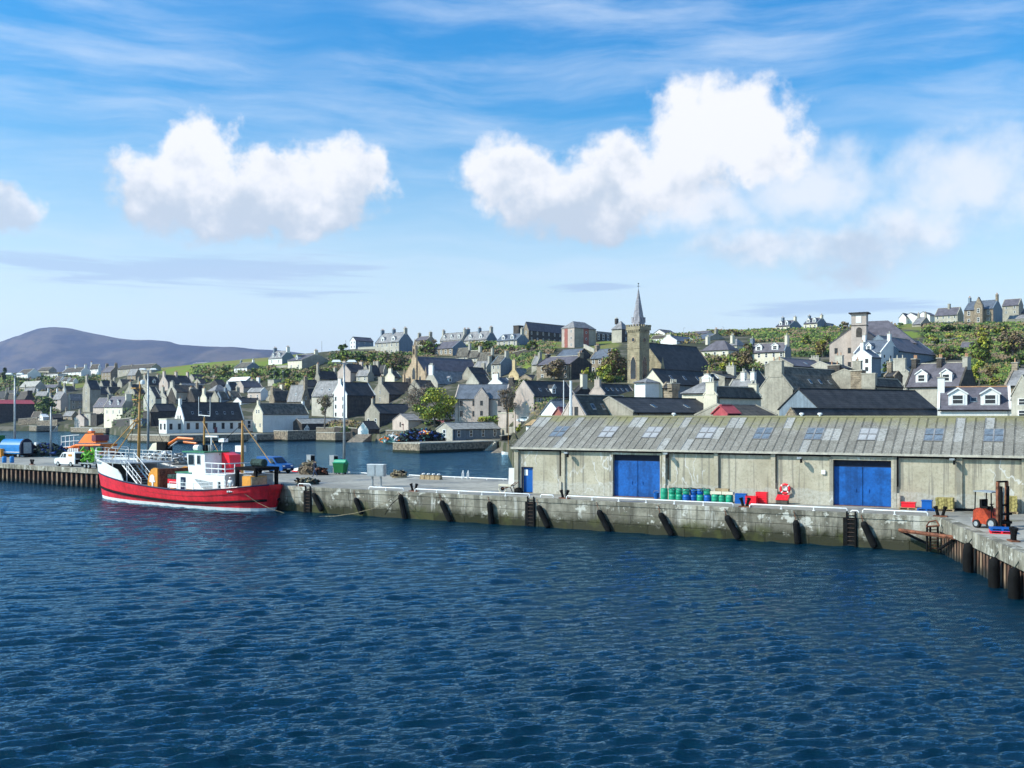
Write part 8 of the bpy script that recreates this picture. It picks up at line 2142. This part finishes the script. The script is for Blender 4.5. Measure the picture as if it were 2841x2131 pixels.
tree('yellow green bush below the big rounded green tree', '7', 1640, 1250, 1030, 260, 'lime', name='bush', d=215)
tree('brown and green bush under the right hand slope', '7', 1830, 1300, 1080, 260, 'brown', name='bush', d=205)
tree('low green bush beside the slim chimney at the right', '7', 1830, 1340, 1230, 180, 'gd', name='bush', d=190)
tree('dark tree at the right edge below the brown tree', '7', 2130, 1120, 900, 240, 'dark', crown0=.05)
tree('thin tree left of the pair on the far crest', '5', 1500, 680, 620, 140, 'brown', crown0=.1)
tree('thin tree right of the pair on the far crest', '5', 1730, 700, 612, 220, 'brown', crown0=.1)
tree('brown bush on the crest left of the square tower', '6', 1300, 520, 430, 170, 'brown', name='bush')
tree('dark conifer by the left edge among the high houses', 'A', 90, 720, 440, 110, 'dark', crown0=.05)

def scrub():
    rr = random.Random(77); b = MB(); mats = ['lf_b', 'lf_g', 'lf_d', 'lf_o']
    patches = [('6', 150, 1200, 520, 700, 700), ('6', 620, 1100, 640, 880, 350), ('7', 920, 2200, 560, 720, 1100), ('7', 1450, 2200, 700, 1000, 900), ('7', 960, 1500, 660, 820, 300), ('5', 1380, 2080, 900, 1190, 500), ('5', 1400, 2212, 640, 700, 260), ('4', 1650, 1960, 720, 930, 200), ('4', 560, 880, 560, 720, 120), ('4', 30, 700, 430, 560, 300), ('4', 820, 1080, 420, 560, 160),
               ('3', 160, 1500, 470, 690, 800), ('2', 450, 1500, 640, 840, 500), ('2', 1500, 2212, 680, 900, 600), ('2', 1500, 1780, 840, 940, 150), ('A', 0, 1250, 600, 1060, 500), ('A', 1300, 2212, 620, 760, 200), ('3', 240, 860, 560, 640, 160), ('4', 30, 470, 1340, 1460, 100), ('r', 1000, 1350, 220, 320, 160), ('A', 600, 1200, 1040, 1400, 300), ('4', 540, 1080, 1100, 1420, 160), ('B', 60, 1000, 800, 1500, 200), ('7', 1500, 2050, 1000, 1330, 900), ('7', 880, 1500, 830, 1010, 350), ('7', 0, 620, 560, 700, 120), ('5', 640, 1300, 690, 800, 160)]
    for z, x0, x1, y0, y1, n in patches:
        for i in range(n):
            px, py = ZX(z, rr.uniform(x0, x1)), ZY(z, rr.uniform(y0, y1)); d = land(px, py)
            x = (px - CX) / F * d; zt = terr(px, d); s = .0009 * d * rr.uniform(.7, 1.5); q_ = mnoise.noise(Vector((x * .09, d * .09, 3))) + rr.uniform(-.25, .25); m = 0 if q_ < -.28 else 3 if q_ < -.16 else 2 if q_ < .02 else 1 if q_ < .26 else 2
            for k in range(8):
                p = Vector((x + rr.gauss(0, 1.0), d + rr.gauss(0, .8), zt + rr.uniform(0, 1.5)))
                nrm = Vector((rr.uniform(-1, .4), rr.uniform(-1, .2), rr.uniform(0, 1))).normalized(); t1 = nrm.cross(Vector((rr.uniform(-1, 1), rr.uniform(-1, 1), .1))).normalized(); t2 = nrm.cross(t1)
                b.face([p - t1 * s - t2 * s * .7, p + t1 * s - t2 * s * .7, p + t1 * s * .7 + t2 * s * .8, p - t1 * s * .8 + t2 * s * .7], m)
    tag(b.build('undergrowth', mats), kind='stuff')
scrub()
# ================================================================== GARDEN WALLS, POLES
def garden_wall(label, z, x0, y0, x1, y1, h, mat='rub', th=.5):
    """stone wall along the hillside between two photo points at its foot"""
    p0, p1 = ZX(z, x0), ZX(z, x1); a = S(p0, ZY(z, y0), land(p0, ZY(z, y0))); c = S(p1, ZY(z, y1), land(p1, ZY(z, y1)))
    u = c - a; L = math.hypot(u.x, u.y); t = thing('garden_wall', label, 'wall', a, math.atan2(u.y, u.x)); sl = u.z / L
    b = MB(); b.poly([(0, 0, -1.5), (L, 0, -1.5 + u.z), (L, th, -1.5 + u.z), (0, th, -1.5), (0, 0, h), (L, 0, h + u.z), (L, th, h + u.z), (0, th, h)], [(0, 3, 2, 1), (4, 5, 6, 7), (0, 1, 5, 4), (1, 2, 6, 5), (2, 3, 7, 6), (3, 0, 4, 7)]); b.build('masonry', mat, t)
    b = MB(); b.poly([(0, -.06, h), (L, -.06, h + u.z), (L, th + .06, h + u.z), (0, th + .06, h), (0, -.06, h + .18), (L, -.06, h + u.z + .18), (L, th + .06, h + u.z + .18), (0, th + .06, h + .18)], [(0, 3, 2, 1), (4, 5, 6, 7), (0, 1, 5, 4), (1, 2, 6, 5), (2, 3, 7, 6), (3, 0, 4, 7)]); b.build('coping', 'cope', t)
garden_wall('pale garden wall beside the white house on the hilltop', '3', 520, 415, 740, 405, 1.2, 'cr')
garden_wall('dark retaining wall below the box chimney house', '4', 560, 620, 850, 555, 2.6, 'dk')
garden_wall('light ramp wall right of the stair tower', '4', 1470, 490, 1600, 555, 1.6, 'lg')
garden_wall('garden wall in front of the tan villa and terraced house', '7', 1120, 570, 1640, 562, 1.4, 'gr')
garden_wall('dark lane wall climbing the right slope above the lawn', '7', 1040, 835, 1480, 765, 1.5, 'dk')
garden_wall('rubble wall under the low garage on the right slope', '7', 1990, 545, 2212, 530, 1.8, 'gr')
garden_wall('low wall along the lane below the white cottage', '2', 1300, 665, 1640, 640, 1.0, 'lg')
garden_wall('dark garden wall right of the round green bush', 'B', 250, 1500, 620, 1490, 3.0, 'dk')
garden_wall('stone yard wall between sea wall and cream dormer house', 'B', 90, 1510, 245, 1510, 2.6, 'rub')
garden_wall('tan yard wall by the water at the far left', 'A', 760, 1640, 1170, 1620, 2.8, 'rub')
garden_wall('long lit yard wall beside the red roofed shed', 'A', 370, 1620, 760, 1590, 3.4, 'rub')
garden_wall('grey yard wall behind the sapling and car', 'q', 1325, 385, 1520, 375, 2.4, 'gr')
garden_wall('black picket of wall beside the waterside store quay', 'q', 1345, 430, 1480, 420, 1.2, 'dk')
garden_wall('dark wall behind the tiny boathouse', 'r', 1050, 330, 1340, 355, 2.2, 'dk')
garden_wall('old stone wall with a doorway right of the bare tree', 'r', 815, 385, 1050, 390, 3.4, 'st')
garden_wall('long wall on the crest left of the square tower church', '6', 130, 700, 620, 640, 1.0, 'dk')
garden_wall('white garden wall behind the church nave', '5', 655, 790, 960, 775, 1.4, 'wh')
def pole(label, z, x, base, top, r=.09, mat='galv', d=None, arm=0, name='lamp_post', cat='lamp post'):
    px, yb = ZX(z, x), ZY(z, base); d = d or land(px, yb); o = S(px, yb, d); h = (yb - ZY(z, top)) * d / F
    t = thing(name, label, cat, o); b = MB(); b.tube([(0, 0, -2), (0, 0, h)], [r, r * .7], 7); b.build('pole', mat, t)
    if arm: b = MB(); b.tube([(0, 0, h), (arm * .8, 0, h + .1)], .06, 5); b.cbox((arm, 0, h + .08), (.6, .25, .16)); b.build('lamp', 'galv', t)
    if arm == 0 and name == 'lamp_post': b = MB(); b.lathe([(.1, h), (.25, h + .1), (.25, h + .35), (.05, h + .45)], 8); b.build('lamp', 'trim', t)
pole('small street lamp with a bent arm beside the grey garage', '2', 1476, 870, 690, arm=.9)
pole('small street lamp with a round head right of the grey garage', '2', 1591, 870, 700)
pole('wooden electricity pole on the skyline left of the white hilltop house', '2', 2087, 520, 308, .11, 'bark', name='utility_pole', cat='pole')
pole('shorter pole beside the white hilltop house', '3', 366, 400, 290, .11, 'bark', name='utility_pole', cat='pole')
pole('thin flagpole behind the warehouse roof', '4', 1216, 1400, 900, .10, 'trim', 160, name='flagpole', cat='pole')
pole('thick white pole behind the warehouse roof', '4', 1307, 1420, 905, .24, 'trim', 140, name='white_pole', cat='pole')
pole('slim wooden pole beside the sapling behind the warehouse end', '4', 598, 1640, 1255, .10, 'bark', 250, name='utility_pole', cat='pole')
pole('slim post nearest the pale parked car', '4', 672, 1640, 1430, .09, 'bark', 250, name='utility_pole', cat='pole')
pole('white post on the lawn of the right slope', '7', 1190, 830, 735, .12, 'cr', name='white_post', cat='pole')
pole('small lamp on the crest behind the nave, left one', '5', 1090, 640, 600, arm=.6)
pole('small lamp on the crest behind the nave, right one', '5', 1603, 630, 588, arm=-.6)
pole('tan pole beside the rusty brown tree', '6', 1020, 880, 795, .13, 'cr', name='white_post', cat='pole')
if HAZE: build_haze()
